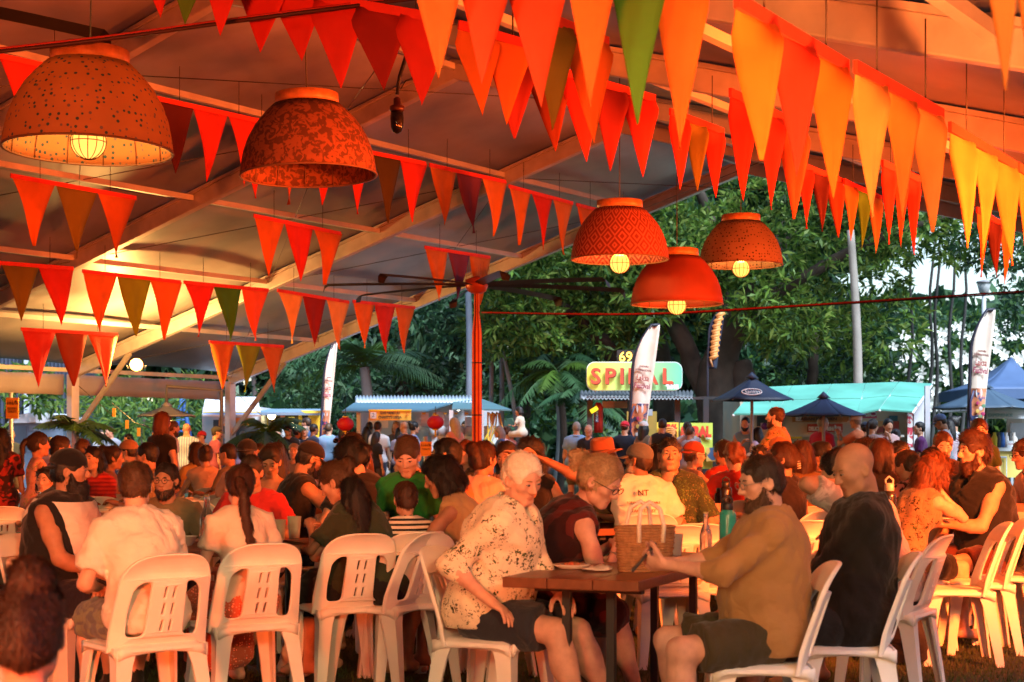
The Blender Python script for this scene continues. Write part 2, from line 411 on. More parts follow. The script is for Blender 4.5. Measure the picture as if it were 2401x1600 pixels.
for a in [
    (25, 412, 319, 465, 'ovo', 594, 'below the dotted lampshade'),
    (-110, 108, 190, 172, 'drc', 300, 'half hidden behind the dotted lampshade'),
    (363, 230, 612, 285, 'mrr', 418, 'between the two big lampshades'),
    (560, 292, 790, 340, 'rcr', 475, 'mostly hidden behind the batik lampshade'),
    (806, 345, 998, 384, 'rkr', 516, 'right of the batik lampshade'),
    (1007, 387, 1186, 427, 'apa', 545, 'on the purlin before the fan, above its hub'),
    (1193, 437, 1343, 477, 'ara', 590, 'next to the zigzag lampshade'),
    (1352, 480, 1490, 516, 'ooa', 616, 'hidden mostly behind the zigzag lampshade'),
    (-90, 610, 172, 630, 'rvr', 757, 'at the picture edge above the eave'),
    (193, 636, 423, 662, 'olo', 788, 'in front of the glare of the yellow floodlight'),
    (431, 662, 629, 681, 'rnc', 795, 'with deep green middle, behind the bracing cable'),
    (650, 681, 818, 709, 'ydy', 812, 'two yellow flanking one dark red'),
    (827, 707, 973, 722, 'oro', 825, 'at the far roof edge over the dark trees'),
    (49, 772, 276, 785, 'rbc', 905, 'low by the first white tent post'),
    (491, 802, 665, 813, 'olo', 918, 'low by the second white tent post'),
    (595, 506, 799, 548, 'oro', 662, 'alone under the middle of the roof slope'),
    (996, 580, 1149, 604, 'apa', 706, 'behind the fan hub'),
    (320, -150, 560, -75, 'rgr', 62, 'cut off by the upper picture edge'),
    (575, -50, 735, -6, 'rr', 134, 'of two, at the upper picture edge'),
    (738, -8, 1045, 46, 'rdr', 222, 'beside the hanging black lamp'),
    (1075, 58, 1238, 105, 'oo', 286, 'of two, near the ridge'),
    (1255, 30, 1425, 100, 'vo', 330, 'of two, behind the bright green one'),
    (1165, 122, 1325, 176, 'db', 338, 'of two, just right of the ridge beam'),
    (1329, 172, 1536, 232, 'rdr', 397, 'at the ridge above the zigzag lampshade'),
    (1571, 262, 1696, 309, 'rvr', 454, 'at the far gable peak'),
    (1712, 217, 1890, 303, 'rdc', 495, 'behind the large orange ones of the nearer row'),
    (1869, 383, 1975, 425, 'rmb', 547, 'above the far trees with a maroon middle'),
    (1979, 425, 2067, 465, 'agy', 580, 'small, amber green and yellow before the foliage'),
    (2069, 383, 2156, 421, 'rbr', 583, 'red with a rust middle before the foliage'),
    (2290, 492, 2370, 538, 'oma', 655, 'lowest at the far eave'),
    (960, -190, 1310, -70, 'acc', 205, 'large, nearest to the camera, at the upper edge'),
    (1330, -210, 1650, -60, 'ogo', 300, 'large with a bright green middle at the upper edge'),
    (1726, 0, 1987, 156, 'oro', 420, 'large, on the orange lit purlin'),
    (2006, 156, 2210, 269, 'yay', 525, 'large and yellow, before the tree crown'),
    (2227, 297, 2385, 392, 'aaa', 605, 'large and all amber at the picture edge'),
    (2388, 392, 2500, 470, 'aao', 690, 'cut off by the picture edge'),
    (2300, -260, 2520, -100, 'ooa', 250, 'cut off at the upper corner'),
]: pennants(*a)
# ------------------------------------------------------------------ hanging cane lampshades
def shade_mat(base, kind, c2=None):
    if kind == 'dots': m = mat(base, .8, .15, 3., .15, 200., trans=.3, pattern='dots', col2=c2, pscale=27)
    elif kind == 'batik': m = mat(base, .8, .2, 3., .15, 200., trans=.3, pattern='blotch', col2=c2, pscale=20)
    elif kind == 'plain': m = mat(base, .7, .3, 2.5, .15, 120., trans=.3)
    elif kind == 'zig':
        m = mat(base, .8, .12, 3.3, .15, 200., trans=.25).copy(); n = m.node_tree.nodes; l = m.node_tree.links
        tc = n.new('ShaderNodeTexCoord'); sp = n.new('ShaderNodeSeparateXYZ'); l.new(tc.outputs['Object'], sp.inputs[0])
        def mt(op, a, b=None):
            q = n.new('ShaderNodeMath'); q.operation = op
            for i, x in enumerate((a, b)):
                if x is None: continue
                if isinstance(x, (int, float)): q.inputs[i].default_value = x
                else: l.new(x, q.inputs[i])
            return q.outputs[0]
        an = mt('MULTIPLY', mt('ARCTAN2', sp.outputs[1], sp.outputs[0]), 20 / math.pi)
        tri = mt('PINGPONG', an, 1.0)
        d = mt('ADD', mt('MULTIPLY', sp.outputs[2], 11.0), 0.0)
        par = mt('PINGPONG', d, 1.0)
        z = mt('FRACT', mt('MULTIPLY', mt('ADD', tri, par), 1.6))
        f = mt('GREATER_THAN', z, .55)
        hs = [x for x in n if x.type == 'HUE_SAT'][0]
        mx = n.new('ShaderNodeMix'); mx.data_type = 'RGBA'; mx.inputs[6].default_value = (*base, 1); mx.inputs[7].default_value = (*c2, 1)
        l.new(f, mx.inputs[0]); l.new(mx.outputs[2], hs.inputs['Color'])
    return m
def lampshade(u, vrim, wpx, dia, label, m, globe=None, tilt=0., lit=True, inner=None, roofz=None):
    d = dia * FPX / wpx; c = at(u, vrim, d); Rr = dia / 2
    root = empty('hanging_lampshade', c, label=label, cat='lampshade', group='hanging cane lampshades'); root.rotation_euler = (0, tilt, random.uniform(0, 6))
    H = dia * .60
    prof = [(Rr * 1.0, 0), (Rr * .985, H * .12), (Rr * .94, H * .30), (Rr * .87, H * .46), (Rr * .76, H * .62), (Rr * .62, H * .76), (Rr * .50, H * .86)]
    mb = MB(); mb.lathe(prof, 28, smooth=True); mb.F = [f for f in mb.F if len(f) == 4]; mb.S = mb.S[:len(mb.F)]
    mb.build('shade', m, root, solid=.006)
    mb = MB(); mb.lathe([(Rr * .47, H * .85), (Rr * .465, H * 1.0), (Rr * .44, H * 1.0), (Rr * .445, H * .85)], 28, closed=True)
    mb.build('collar', mat((.55, .22, .07), .35, .3, 20., .3, 60., trans=.2), root)
    wire = mat((.16, .07, .03), .5)
    for k in range(14):
        a = 2 * math.pi * k / 14
        mb = MB(); mb.tube([((r - .010) * math.cos(a), (r - .010) * math.sin(a), z) for r, z in prof], .0035, 4); mb.build('rib', wire, root)
    mb = MB(); mb.lathe([(Rr + .006, -.006), (Rr + .006, .006), (Rr - .008, .006), (Rr - .008, -.006)], 36, closed=True); mb.build('rim', wire, root)
    for a in (0, math.pi / 2):
        mb = MB(); mb.tube([(Rr * .46 * math.cos(a), Rr * .46 * math.sin(a), H * .98), (-Rr * .46 * math.cos(a), -Rr * .46 * math.sin(a), H * .98)], .006, 4); mb.build('spider', wire, root)
    zt = (roofz or 6.0) - c.z
    gz = (globe if globe is not None else .1) * dia; gr = dia * .105
    mb = MB(); mb.tube([(0, 0, gz + gr), (0, 0, zt)], .005, 5); mb.build('cord', mat((.03, .03, .03), .5), root)
    if globe is not None:
        mb = MB(); mb.sphere((0, 0, gz), gr * .97, 20, 12); g = mb.build('globe', mat((1.0, .50, .09), .6, .15, 9., emit=.8), root)
        for k in range(6):
            a = math.pi * k / 6; mb = MB(); mb.tube([(gr * math.cos(a) * math.sin(t * math.pi / 12), gr * math.sin(a) * math.sin(t * math.pi / 12), gz + gr * math.cos(t * math.pi / 12)) for t in range(-12, 13)], .003, 4); mb.build('cage_wire', wire, g)
        mb = MB(); mb.tube([(gr * math.cos(t * math.pi / 12), gr * math.sin(t * math.pi / 12), gz) for t in range(25)], .003, 4); mb.build('cage_wire', wire, g)
        if lit:
            ld = bpy.data.lights.new('bulb_light', 'POINT'); ld.energy = 14; ld.color = (1, .55, .16); ld.shadow_soft_size = .06
            lo = bpy.data.objects.new('bulb_light', ld); COL.objects.link(lo); lo.parent = root; lo.location = (0, 0, gz + gr * 1.5)
lampshade(207, 353, 391, 1.0, 'large cream lampshade with coloured polka dots, glowing inside', shade_mat((.50, .21, .07), 'dots', (.05, .10, .11)), globe=.05, tilt=.02)
lampshade(724, 412, 318, 1.0, 'brown batik lampshade with a red unlit inside', shade_mat((.30, .09, .035), 'batik', (.12, .04, .02)), tilt=-.03)
lampshade(1453, 609, 229, 1.0, 'red lampshade with zigzag and diamond weave', shade_mat((.20, .025, .015), 'zig', (.42, .11, .06)), globe=-.04, roofz=5.1)
lampshade(1587, 714, 215, 1.0, 'plain patchwork orange red lampshade, lowest of the three', shade_mat((.27, .035, .012), 'plain'), globe=-.01, roofz=4.9)
lampshade(1737, 622, 195, 1.0, 'dark brown lampshade with black speckles', shade_mat((.30, .15, .085), 'dots', (.02, .01, .01)), globe=-.045, roofz=5.0)
# ------------------------------------------------------------------ striped pole fan
BLK = mat((.02, .018, .017), .45, .1)
def pole_fan(u, v, d, rad, label, spin=0., ph=None):
    h = at(u, v, d); root = empty('pole_fan', (h.x, h.y, 0), label=label, cat='fan', group='large pole fans'); root.rotation_euler = (0, 0, spin)
    z = h.z
    redm = mat((.55, .09, .03), .35, .12, 5., metal=.2)
    MB().lathe([(.07, -.17), (.15, -.13), (.19, -.04), (.19, .06), (.08, .10), (.03, .12)], 24).build('hub', redm, root, loc=(0, 0, z))
    for k in range(8):
        a = math.pi / 4 * k; rt = Matrix.Rotation(a, 3, 'Z'); mb = MB()
        n = 9; P0 = []; P1 = []
        vs = []
        sec = []
        for i in range(n):
            x = .2 + (rad - .2) * i / (n - 1); zz = -.02 - .05 * (i / (n - 1)) ** 2
            sec.append([rt @ Vector((x, yy, zz + zo)) for yy, zo in ((-.075, .028), (-.03, .012), (.075, -.028), (.03, -.004))])
        # drooping winglet at the tip
        x = rad + .05; sec.append([rt @ Vector((x, yy, -.11 + zo)) for yy, zo in ((-.075, .028), (-.03, .012), (.075, -.028), (.03, -.004))])
        x = rad + .07; sec.append([rt @ Vector((x, yy, -.19 + zo)) for yy, zo in ((-.06, .01), (-.03, 0), (.06, -.01), (.03, 0))])
        for i in range(len(sec) - 1):
            for q in range(4): mb.quad(sec[i][q], sec[i][(q + 1) % 4], sec[i + 1][(q + 1) % 4], sec[i + 1][q])
        mb.quad(*sec[-1]); mb.build('blade', BLK, root, loc=(0, 0, z))
    # pole wrapped in striped cloth: thin vertical bands, each its own strip
    cols = ['r', 'o', 'm', 'a', 'd', 'o', 'r', 'k', 'a', 'r', 'm', 'o', 'd', 'a', 'r', 'o']
    pr = [(.082, .0), (.082, z - 1.4), (.080, z - .8), (.048, z - .52), (.045, z - .17)]
    for k, c in enumerate(cols):
        a0, a1 = 2 * math.pi * k / 16, 2 * math.pi * (k + 1) / 16
        mb = MB(); mb.sheet([[Vector((r * math.cos(a0 + (a1 - a0) * q / 2), r * math.sin(a0 + (a1 - a0) * q / 2), zz)) for r, zz in pr] for q in range(3)])
        mb.build('cloth_strip', mat(C_[c], .85, .15, 6., .1, 120.), root)
    for zz in (.9, 1.75, 2.6):
        MB().lathe([(.085, zz), (.085, zz + .02), (.078, zz + .02), (.078, zz)], 20, closed=True).build('tie_cord', BLK, root)
    for k in range(14):                       # little bird spikes on the hub top
        x = -.2 + .4 * k / 13; mb = MB(); mb.tube([(x, random.uniform(-.1, .1), z + .08), (x + random.uniform(-.02, .02), 0, z + random.uniform(.2, .36))], .003, 3); mb.build('bird_spike', redm, root)
    MB().lathe([(.45, 0), (.45, .05), (.18, .09), (.17, .12)], 24).build('base', BLK, root)
pole_fan(1118, 665, 26.5, 2.42, 'long bladed black fan on a pole wrapped in red striped cloth', R(11))
pole_fan(-420, -55, 12.0, 2.22, 'second fan, only one dark blade tip in view at the upper corner', R(-5))
# ------------------------------------------------------------------ cables and the hanging black lamp
def cable(pts, r, label, c=(.03, .015, .015), name='cable', n=40):
    pts = [Vector(p) for p in pts]; P = []
    for i in range(n + 1):
        t = i / n * (len(pts) - 1); k = min(int(t), len(pts) - 2); s = t - k
        p0, p1, p2, p3 = pts[max(k - 1, 0)], pts[k], pts[k + 1], pts[min(k + 2, len(pts) - 1)]
        P.append(.5 * ((2 * p1) + (p2 - p0) * s + (2 * p0 - 5 * p1 + 4 * p2 - p3) * s * s + (3 * p1 - p0 - 3 * p2 + p3) * s ** 3))
    mb = MB(); mb.tube(P, r, 6); return mb.build(name, mat(c, .5, .1), label=label, cat='cable')
cable([at(-40, 126, 9.2), at(250, 92, 9.4), at(600, 44, 9.6), at(1060, -14, 9.9)], .013, 'thick dark cable crossing above the two large lampshades', (.05, .012, .01))
cable([at(-40, 119, 9.25), at(250, 86, 9.45), at(600, 38, 9.65), at(1060, -20, 9.95)], .009, 'red cable running beside the thick dark one', (.45, .02, .01))
cable([at(1130, 733, 26.4), at(1500, 736, 25), at(1850, 718, 24), at(2401, 683, 23)], .014, 'thin red cable strung from the fan pole to the picture edge', (.40, .02, .015))
cable([at(1130, 735, 26.4), at(1500, 739, 25), at(1850, 721, 24), at(2401, 687, 23)], .010, 'thin black cable twisted along the thin red one', (.02, .01, .01))
def hang_lamp():
    d = 13.5; t, b = at(953, 132, d), at(931, 270, d)
    root = empty('black_pendant_lamp', b, label='small black lamp hanging on an arm beneath the roof', cat='pendant lamp')
    s = d / FPX
    MB().tube([(0, 0, 48 * s), (6 * s, 0, 90 * s), (22 * s, 0, 140 * s), (24 * s, 0, 240 * s)], [.014, .016, .018, .012], 8).build('arm', BLK, root)
    MB().lathe([(.012, 42 * s), (.03, 38 * s), (.03, 24 * s), (.062, 20 * s), (.062, 10 * s), (.05, 8 * s)], 16).build('socket', mat((.07, .02, .015), .3), root)
    MB().lathe([(.052, 10 * s), (.056, -8 * s), (.052, -28 * s), (.035, -40 * s), (.004, -44 * s)], 20).build('bulb', mat((.012, .01, .012), .12, .05), root)
    MB().tube([(8 * s, 0, 60 * s), (20 * s, 0, 80 * s), (45 * s, 0, 84 * s), (50 * s, 0, 110 * s), (26 * s, 0, 140 * s)], .005, 5).build('loop_cable', BLK, root)
hang_lamp()
# ------------------------------------------------------------------ floodlights of the tent (one is in the picture, the rest hang on posts beside and behind the camera)
def flood(loc, target, label, color, watts, size=.22, spot=None, emit=60., soft=.12, off=None):
    loc, target = Vector(loc), Vector(target); d = (target - loc).normalized()
    root = empty('floodlight', loc, label=label, cat='floodlight', group='tent floodlights')
    q = d.to_track_quat('-Z', 'Y').to_matrix()
    b = Matrix.Identity(3)
    MB().box((0, 0, .07), (size * .62, size * .62, .10), taper=.75).build('housing', mat((.04, .04, .045), .5), root).matrix_local = q.to_4x4()
    MB().lathe([(size * .5, .0), (size * .49, -.012), (size * .2, -.02), (.001, -.022)], 20).build('lens', mat(color, .4, .03, emit=emit), root).matrix_local = q.to_4x4()
    MB().tube([q @ Vector((-size * .7, 0, .05)), q @ Vector((-size * .7, 0, .2)), q @ Vector((size * .7, 0, .2)), q @ Vector((size * .7, 0, .05))], .010, 6).build('bracket', mat((.05, .05, .05), .5), root)
    ld = bpy.data.lights.new('flood_light', 'SPOT' if spot else 'POINT'); ld.energy = watts; ld.color = color; ld.shadow_soft_size = soft
    if spot: ld.spot_size = R(spot); ld.spot_blend = .6
    lo = bpy.data.objects.new('flood_light', ld); COL.objects.link(lo); lo.parent = root
    lo.matrix_local = Matrix.Translation(Vector(off) if off else d * .06) @ q.to_4x4()
YEL = (1.0, .62, .18); ORA = (1.0, .30, .06); RED = (1.0, .13, .035)
for _k in range(40):                       # distance at which the lamp hangs .03 d under the roof
    _d = 24.0 + .15 * _k; fl = at(320, 856, _d); j_ = 1 + (fl - node(4, 1)).xy.dot(TW.xy) / TA
    if (TZ0 + (j_ - 1) * TB - fl.z) * .96 < .030 * _d: break
flood(fl, fl + Vector((.25, -1, .25)), 'glaring yellow floodlight under the eave at the left tent post', (1.0, .48, .12), 330, .22, emit=2.0, off=(.02, -.22, .12))
pr0, pr1, prm = node(0, JE), node(1, JE), node(-1, JE)
flood(Vector((-3.4, -2.0, 3.2)), (-.6, 8.6, .5), 'warm white floodlight behind the camera', (1.0, .66, .30), 620, spot=44, soft=.5)
flood(Vector((2.0, -1.6, 2.9)), (.6, 8.5, .6), 'amber floodlight on the post behind the camera', (1.0, .58, .22), 950, spot=46, soft=.5)
flood(pr0 + Vector((-.3, .1, -.4)), (-2.5, 19, .9), 'orange red floodlight on the nearest side post', (1.0, .14, .018), 2800, spot=75, soft=.3)
flood(pr1 + Vector((-.3, .1, -.5)), (3.0, 12.5, 5.5), 'orange floodlight on a side post aimed at the roof', (1.0, .10, .011), 2000, spot=100, soft=.3)
flood(node(2, JE) + Vector((-.3, .1, -.5)), (-4, 19, .9), 'red floodlight on the far side post', (1.0, .13, .018), 3300, spot=100, soft=.3)
flood(Vector((-1.5, -1.5, 1.0)), (-6.0, 14, 6.5), 'orange uplight on the grass behind the camera', (1.0, .11, .016), 2000, spot=80, soft=.3)
flood(Vector((1.25, 4.2, .25)), (2.5, 7.8, 5.6), 'second orange uplight low on the grass below the frame', (1.0, .20, .035), 1500, spot=56, soft=.3)
# ------------------------------------------------------------------ stalls, umbrellas, flags and signs behind the tent
class Site:
    """a thing standing at distance d below photo column u; r(..) adds box panels given by photo rectangles"""
    def __init__(s, name, u, d, label, cat, group=None):
        s.d = d; p = at(u, YH, d); s.o = Vector((p.x, p.y, 0)); s.root = empty(name, s.o, label=label, cat=cat, group=group)
    def p(s, u, v, dy=0.): return at(u, v, s.d + dy) - s.o
    def r(s, name, u0, v0, u1, v1, m, dy=0., th=.05, parent=None, bevel=0.):
        a, b = s.p(u0, v0, dy), s.p(u1, v1, dy); b.z = max(b.z, 0.0) if v1 > 1100 else b.z
        return MB().box(((a.x + b.x) / 2, a.y + th / 2, (a.z + b.z) / 2), (abs(b.x - a.x), th, abs(a.z - b.z))).build(name, m, parent or s.root, bevel=bevel)
    def post(s, name, u, v0, m, w=.07, dy=0., v1=None):
        a = s.p(u, v0, dy); z1 = 0 if v1 is None else s.p(u, v1, dy).z
        return MB().box((a.x, a.y, (a.z + z1) / 2), (w, w, a.z - z1)).build(name, m, s.root)
    def slab(s, name, pts, m, th=.03, dz=None):
        """sloping panel from (u, v, dy) corners"""
        P = [s.p(*q) for q in pts]; n = (P[1] - P[0]).cross(P[-1] - P[0]).normalized(); return MB().prism(P, n * th).build(name, m, s.root)
    def text(s, body, u, v, hpx, m, dy=0., fit=None, shear=0., bold=0., name='lettering', parent=None):
        sz = hpx * (s.d + dy) / FPX * 1.35; return text_obj(name, body, sz, m, parent or s.root, s.p(u, v, dy), fit=None if fit is None else fit * (s.d + dy) / FPX, shear=shear, bold=bold)
def corr(s, name, u0, v0, u1, v1, dy0, dy1, m, n=40):
    """corrugated roof sheet between a back edge (v0, dy0) and a front edge (v1, dy1)"""
    rows = []
    for k in range(n * 2 + 1):
        u = u0 + (u1 - u0) * k / (n * 2); a, b = s.p(u, v0, dy0), s.p(u, v1, dy1); z = .022 * (1 if k % 2 else -1); rows.append([a + Vector((0, 0, z)), b + Vector((0, 0, z))])
    o = MB(); o.sheet(rows); return o.build(name, m, s.root, solid=.006)
pm = lambda c, **k: mat(c, **{**dict(rough=.55, var=.10, scale=2.5, bump=.05, bscale=25.), **k})
WHT, GRY, DKG, BLU, YLW, TEAL, CREAM, NAVY = pm((.62, .66, .70)), pm((.25, .28, .32)), pm((.025, .06, .05)), pm((.08, .16, .24)), pm((.62, .42, .03)), pm((.09, .33, .26), var=.28, scale=1.2), pm((.50, .47, .36)), pm((.022, .035, .085))
def toilet_block():
    s = Site('portable_cabin', 85, 40, 'grey portable cabin with a domed white roof by the yellow sign', 'cabin')
    a, b = s.p(28, 992), s.p(148, 992); W = b.x - a.x; h = a.z
    MB().box(((a.x + b.x) / 2, 1.1, h / 2), (W, 2.2, h)).build('wall', pm((.10, .14, .20)), s.root)
    poly = [Vector((a.x - .1 + (W + .2) * k / 14, -.08, h + .26 * math.sin(math.pi * k / 14) ** .6)) for k in range(15)]
    MB().prism(poly, (0, 2.36, 0)).build('roof', pm((.60, .66, .74)), s.root)
    s.r('door', 34, 1000, 62, 1060, pm((.05, .07, .10)), -.03, .05); s.r('vent', 68, 998, 96, 1010, pm((.15, .19, .25)), -.02, .04); s.r('wall_panel', 66, 1014, 140, 1060, pm((.12, .17, .24)), -.015, .03); s.r('air_unit', 68, 978, 82, 990, WHT, -.2, .2)
toilet_block()
def dark_building():
    s = Site('building', 100, 52, 'dark building with pale columns far behind the portable cabin', 'building')
    s.r('wall', -260, 780, 175, 1140, pm((.035, .045, .075)), 0, 3.)
    for u in range(-240, 170, 9): s.r('batten', u, 780, u + 3, 1100, pm((.06, .07, .11)), -.08, .08)
    for u in (62, 84): s.r('column', u - 6, 780, u + 6, 1140, pm((.45, .48, .55)), -.4, .3)
dark_building()
def sign_post(u0, v0, u1, v1, d, label, lines, pole_u, full=True):
    s = Site('sign', pole_u, d, label, 'sign')
    MB().tube([s.p(pole_u, v0 - 12, .06), Vector((s.p(pole_u, v0).x, .06, 0))], .035, 8).build('pole', pm((.45, .48, .52), metal=.5), s.root)
    b = s.r('board', u0, v0, u1, v1, pm((.72, .36, .02), rough=.5), 0, .03)
    ink = pm((.05, .02, .0)); uc = (u0 + u1) / 2; h = v1 - v0; w = u1 - u0
    for k in range(4):         # bottle and cutlery pictograms
        x = u0 + w * (.16 + .17 * k); o = MB(); q = s.p(x, v0 + h * .22, -.008); sc_ = h * .11 * d / FPX
        o.lathe([(sc_ * .28, -sc_), (sc_ * .30, sc_ * .1), (sc_ * .10, sc_ * .4), (sc_ * .10, sc_)], 8, c=q) if k < 3 else o.tube([q + Vector((-sc_ * .4, 0, -sc_)), q + Vector((0, 0, 0)), q + Vector((sc_ * .5, 0, sc_ * .9))], sc_ * .15, 5)
        o.V = [(v[0], q.y + (v[1] - q.y) * .1, v[2]) for v in o.V]; o.build('pictogram', ink, s.root)
    s.text('&', u1 - w * .16, v0 + h * .24, h * .20, ink, -.012)
    for i, t in enumerate(lines): s.text(t, uc, v0 + h * (.52 + .15 * i), h * .12, ink, -.012, fit=w * .72)
    s.text('____', uc, v1 - h * .17, h * .10, ink, -.012, fit=w * .7)
sign_post(14, 933, 43, 982, 27, 'yellow toilet and goods sign on a grey pole', ['GOODIES', 'TOILETS'], 25)
sign_post(985, 1036, 1012, 1070, 26, 'small yellow pictogram sign in front of the laksa counter', ['TOILETS'], 998)
def parasol(u, vtop, vedge, u0, u1, d, label, m, sides=8, pole=True, square=False, logo=None, vent=True):
    s = Site('parasol', u, d, label, 'umbrella', 'parasols over the stalls'); t = s.p(u, vtop); R_ = (u1 - u0) / 2 * d / FPX; c = s.p((u0 + u1) / 2, vedge); z0 = c.z; cx = c.x
    n = 4 if square else sides; ph = R(45 + 12) if square else R(10); Rr = R_ * (1.06 if square else 1.0); ring = [Vector((cx + Rr * math.cos(2 * math.pi * k / n + ph), Rr * math.sin(2 * math.pi * k / n + ph), z0)) for k in range(n)]
    top = Vector((cx, 0, t.z))
    for k in range(n):
        a, b = ring[k], ring[(k + 1) % n]; P = []
        for i in range(7):
            f = i / 6; row = []
            for j in range(5):
                g = j / 4; q = top.lerp(a.lerp(b, g), f); q.z += -.05 * math.sin(math.pi * f) * (t.z - z0) + .10 * (t.z - z0) * math.sin(math.pi * g) * -f * .5; row.append(q)
            P.append(row)
        o = MB(); o.sheet(P); o.build('canopy_panel', m, s.root, solid=.008)
        o = MB(); o.tube([top + Vector((0, 0, -.06)), a + Vector((0, 0, -.02))], .010, 5); o.build('rib', pm((.15, .15, .16)), s.root)
    if vent: 
        o = MB(); o.lathe([(Rr * .16, t.z - .02 * (1 + t.z - z0)), (.001, t.z + .09)], n); o.V = [(x + cx, y, z) for x, y, z in o.V]; o.build('vent_cap', m, s.root)
    if pole: MB().tube([(cx, 0, 0), (cx, 0, t.z)], .028, 8).build('pole', pm((.35, .33, .32), metal=.3), s.root)
    else:
        MB().tube([(cx + Rr * 1.25, .6, 0), (cx + Rr * 1.25, .6, t.z + .3), (cx, 0, t.z + .35), (cx, 0, t.z)], .04, 8).build('arm', pm((.15, .16, .18)), s.root)
    MB().lathe([(.3, 0), (.3, .06), (.05, .09)], 16, c=(cx if pole else cx + Rr * 1.25, 0 if pole else .6, 0)).build('base', pm((.08, .08, .08)), s.root)
    if logo:
        (lu, lv, lw, lh, body) = logo
        # lay the logo on the front panel slope
        zf = s.p(lu, lv).z; fr = (t.z - zf) / (t.z - z0); y = -Rr * math.sin(R(45)) * fr * 1.0 - .06
        w_ = lw * d / FPX; h_ = lh * d / FPX; x = s.p(lu, lv).x; tilt = math.atan2(t.z - z0, Rr * .74); rt = (R(90) - (R(90) - tilt) * 0 - (R(90) - tilt), 0, 0)
        o = MB(); N = 28
        o.tube([(w_ / 2 * math.cos(2 * math.pi * k / N), h_ / 2 * math.sin(2 * math.pi * k / N), 0) for k in range(N + 1)], .012, 5); e = o.build('logo_ring', pm((.7, .7, .72)), s.root); e.location = (x, y, zf); e.rotation_euler = (R(62), 0, 0)
        text_obj('lettering', body, h_ * .95, pm((.7, .7, .72)), s.root, (x, y - .01, zf), (R(62), 0, 0), shear=.3, fit=w_ * .78)
parasol(395, 950, 976, 303, 478, 31, 'large grey cantilever umbrella beside the second tent post', pm((.36, .43, .50), trans=.15), 4, pole=False, square=True)
parasol(1766, 884, 938, 1664, 1862, 28.8, 'navy square umbrella with an oval white logo', pm((.016, .026, .06), trans=.08), square=True, logo=(1754, 921, 46, 16, 'Sanino'))
parasol(1925, 930, 974, 1826, 2036, 27.6, 'navy round umbrella before the teal awning', pm((.035, .055, .13), trans=.15), 8)
parasol(2320, 907, 957, 2180, 2440, 29, 'slate grey umbrella behind the right feather flag', pm((.05, .09, .14), trans=.12), 8)
def aframe():
    s = Site('swing_frame', 430, 42, 'blue steel a-frame behind the grey umbrella', 'frame'); m = pm((.03, .10, .32))
    for dy in (0, .9):
        for u in (404, 452):
            MB().tube([s.p(428, 930, dy), s.p(u, 1060, dy)], .06, 8).build('leg', m, s.root)
    for v in (958, 985, 1012): MB().tube([s.p(428 - (v - 930) * .18, v), s.p(428 + (v - 930) * .18, v)], .035, 6).build('rung', m, s.root)
    MB().tube([s.p(428, 930, 0), s.p(428, 930, .9)], .06, 8).build('cross_bar', m, s.root)
aframe()
def white_truck():
    s = Site('food_van', 540, 35, 'white food van with a raised hatch and coloured stripe', 'van')
    s.r('body', 474, 955, 612, 1110, pm((.52, .55, .58)), 1.2, 2.4); s.slab('hatch', [(474, 977, -.9), (612, 977, -.9), (604, 934, 1.2), (482, 934, 1.2)], pm((.70, .74, .78)))
    for k, c in enumerate(((.50, .25, .55), (.20, .30, .65), (.60, .45, .05))): s.slab('stripe', [(476, 974 - k * 3, -.88 + .1 * k), (611, 974 - k * 3, -.88 + .1 * k), (611, 971.4 - k * 3, -.80 + .1 * k), (476, 971.4 - k * 3, -.80 + .1 * k)], pm(c), -.01)
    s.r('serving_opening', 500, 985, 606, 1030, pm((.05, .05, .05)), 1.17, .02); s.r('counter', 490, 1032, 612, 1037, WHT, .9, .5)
    b = s.r('menu_board', 513, 980, 597, 999, pm((.72, .35, .10), pattern='blotch', col2=(.20, .45, .10), pscale=1.6), -.2, .03); s.r('number_plate', 516, 982, 526, 994, WHT, -.22, .02); s.text('1', 521, 988, 9, pm((.05, .1, .3)), -.24)
    for u in (490, 604): MB().lathe([(.35, -.1), (.35, .1)], 18).build('wheel', pm((.02, .02, .02)), s.root, loc=s.p(u, YH, 1.2) * Vector((1, 1, 0)) + Vector((0, 0, .35)), rot=(R(90), 0, 0))
white_truck()
def yellow_stall():
    s = Site('food_stall', 680, 35.5, 'yellow food stall with a blue tin roof', 'stall')
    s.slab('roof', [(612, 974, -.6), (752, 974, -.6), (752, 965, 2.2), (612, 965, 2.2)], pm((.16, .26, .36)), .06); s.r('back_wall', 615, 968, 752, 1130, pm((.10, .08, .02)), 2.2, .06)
    for a, b in ((612, 628), (700, 708), (722, 750)): s.r('yellow_panel', a, 972, b, 1110, YLW, 1.6, .05)
    s.r('counter', 615, 1040, 752, 1120, YLW, .2, .6); s.post('post', 663, 970, pm((.5, .52, .55)), .09, -.4); s.r('menu_sign', 676, 978, 690, 990, pm((.55, .50, .10)), 1.2, .03); s.r('shelf', 632, 1000, 700, 1003, GRY, 1.5, .3)
    s.slab('cloth_flag', [(704, 963, -.7), (752, 963, -.7), (752, 969, -.75), (716, 969, -.75)], YLW, .01)
    for u, v in ((637, 975), (687, 1000)):
        MB().sphere(s.p(u, v, 1.0), .09, 10, 6).build('lamp_globe', mat((1, .8, .4), .5, emit=6.), s.root)
yellow_stall()
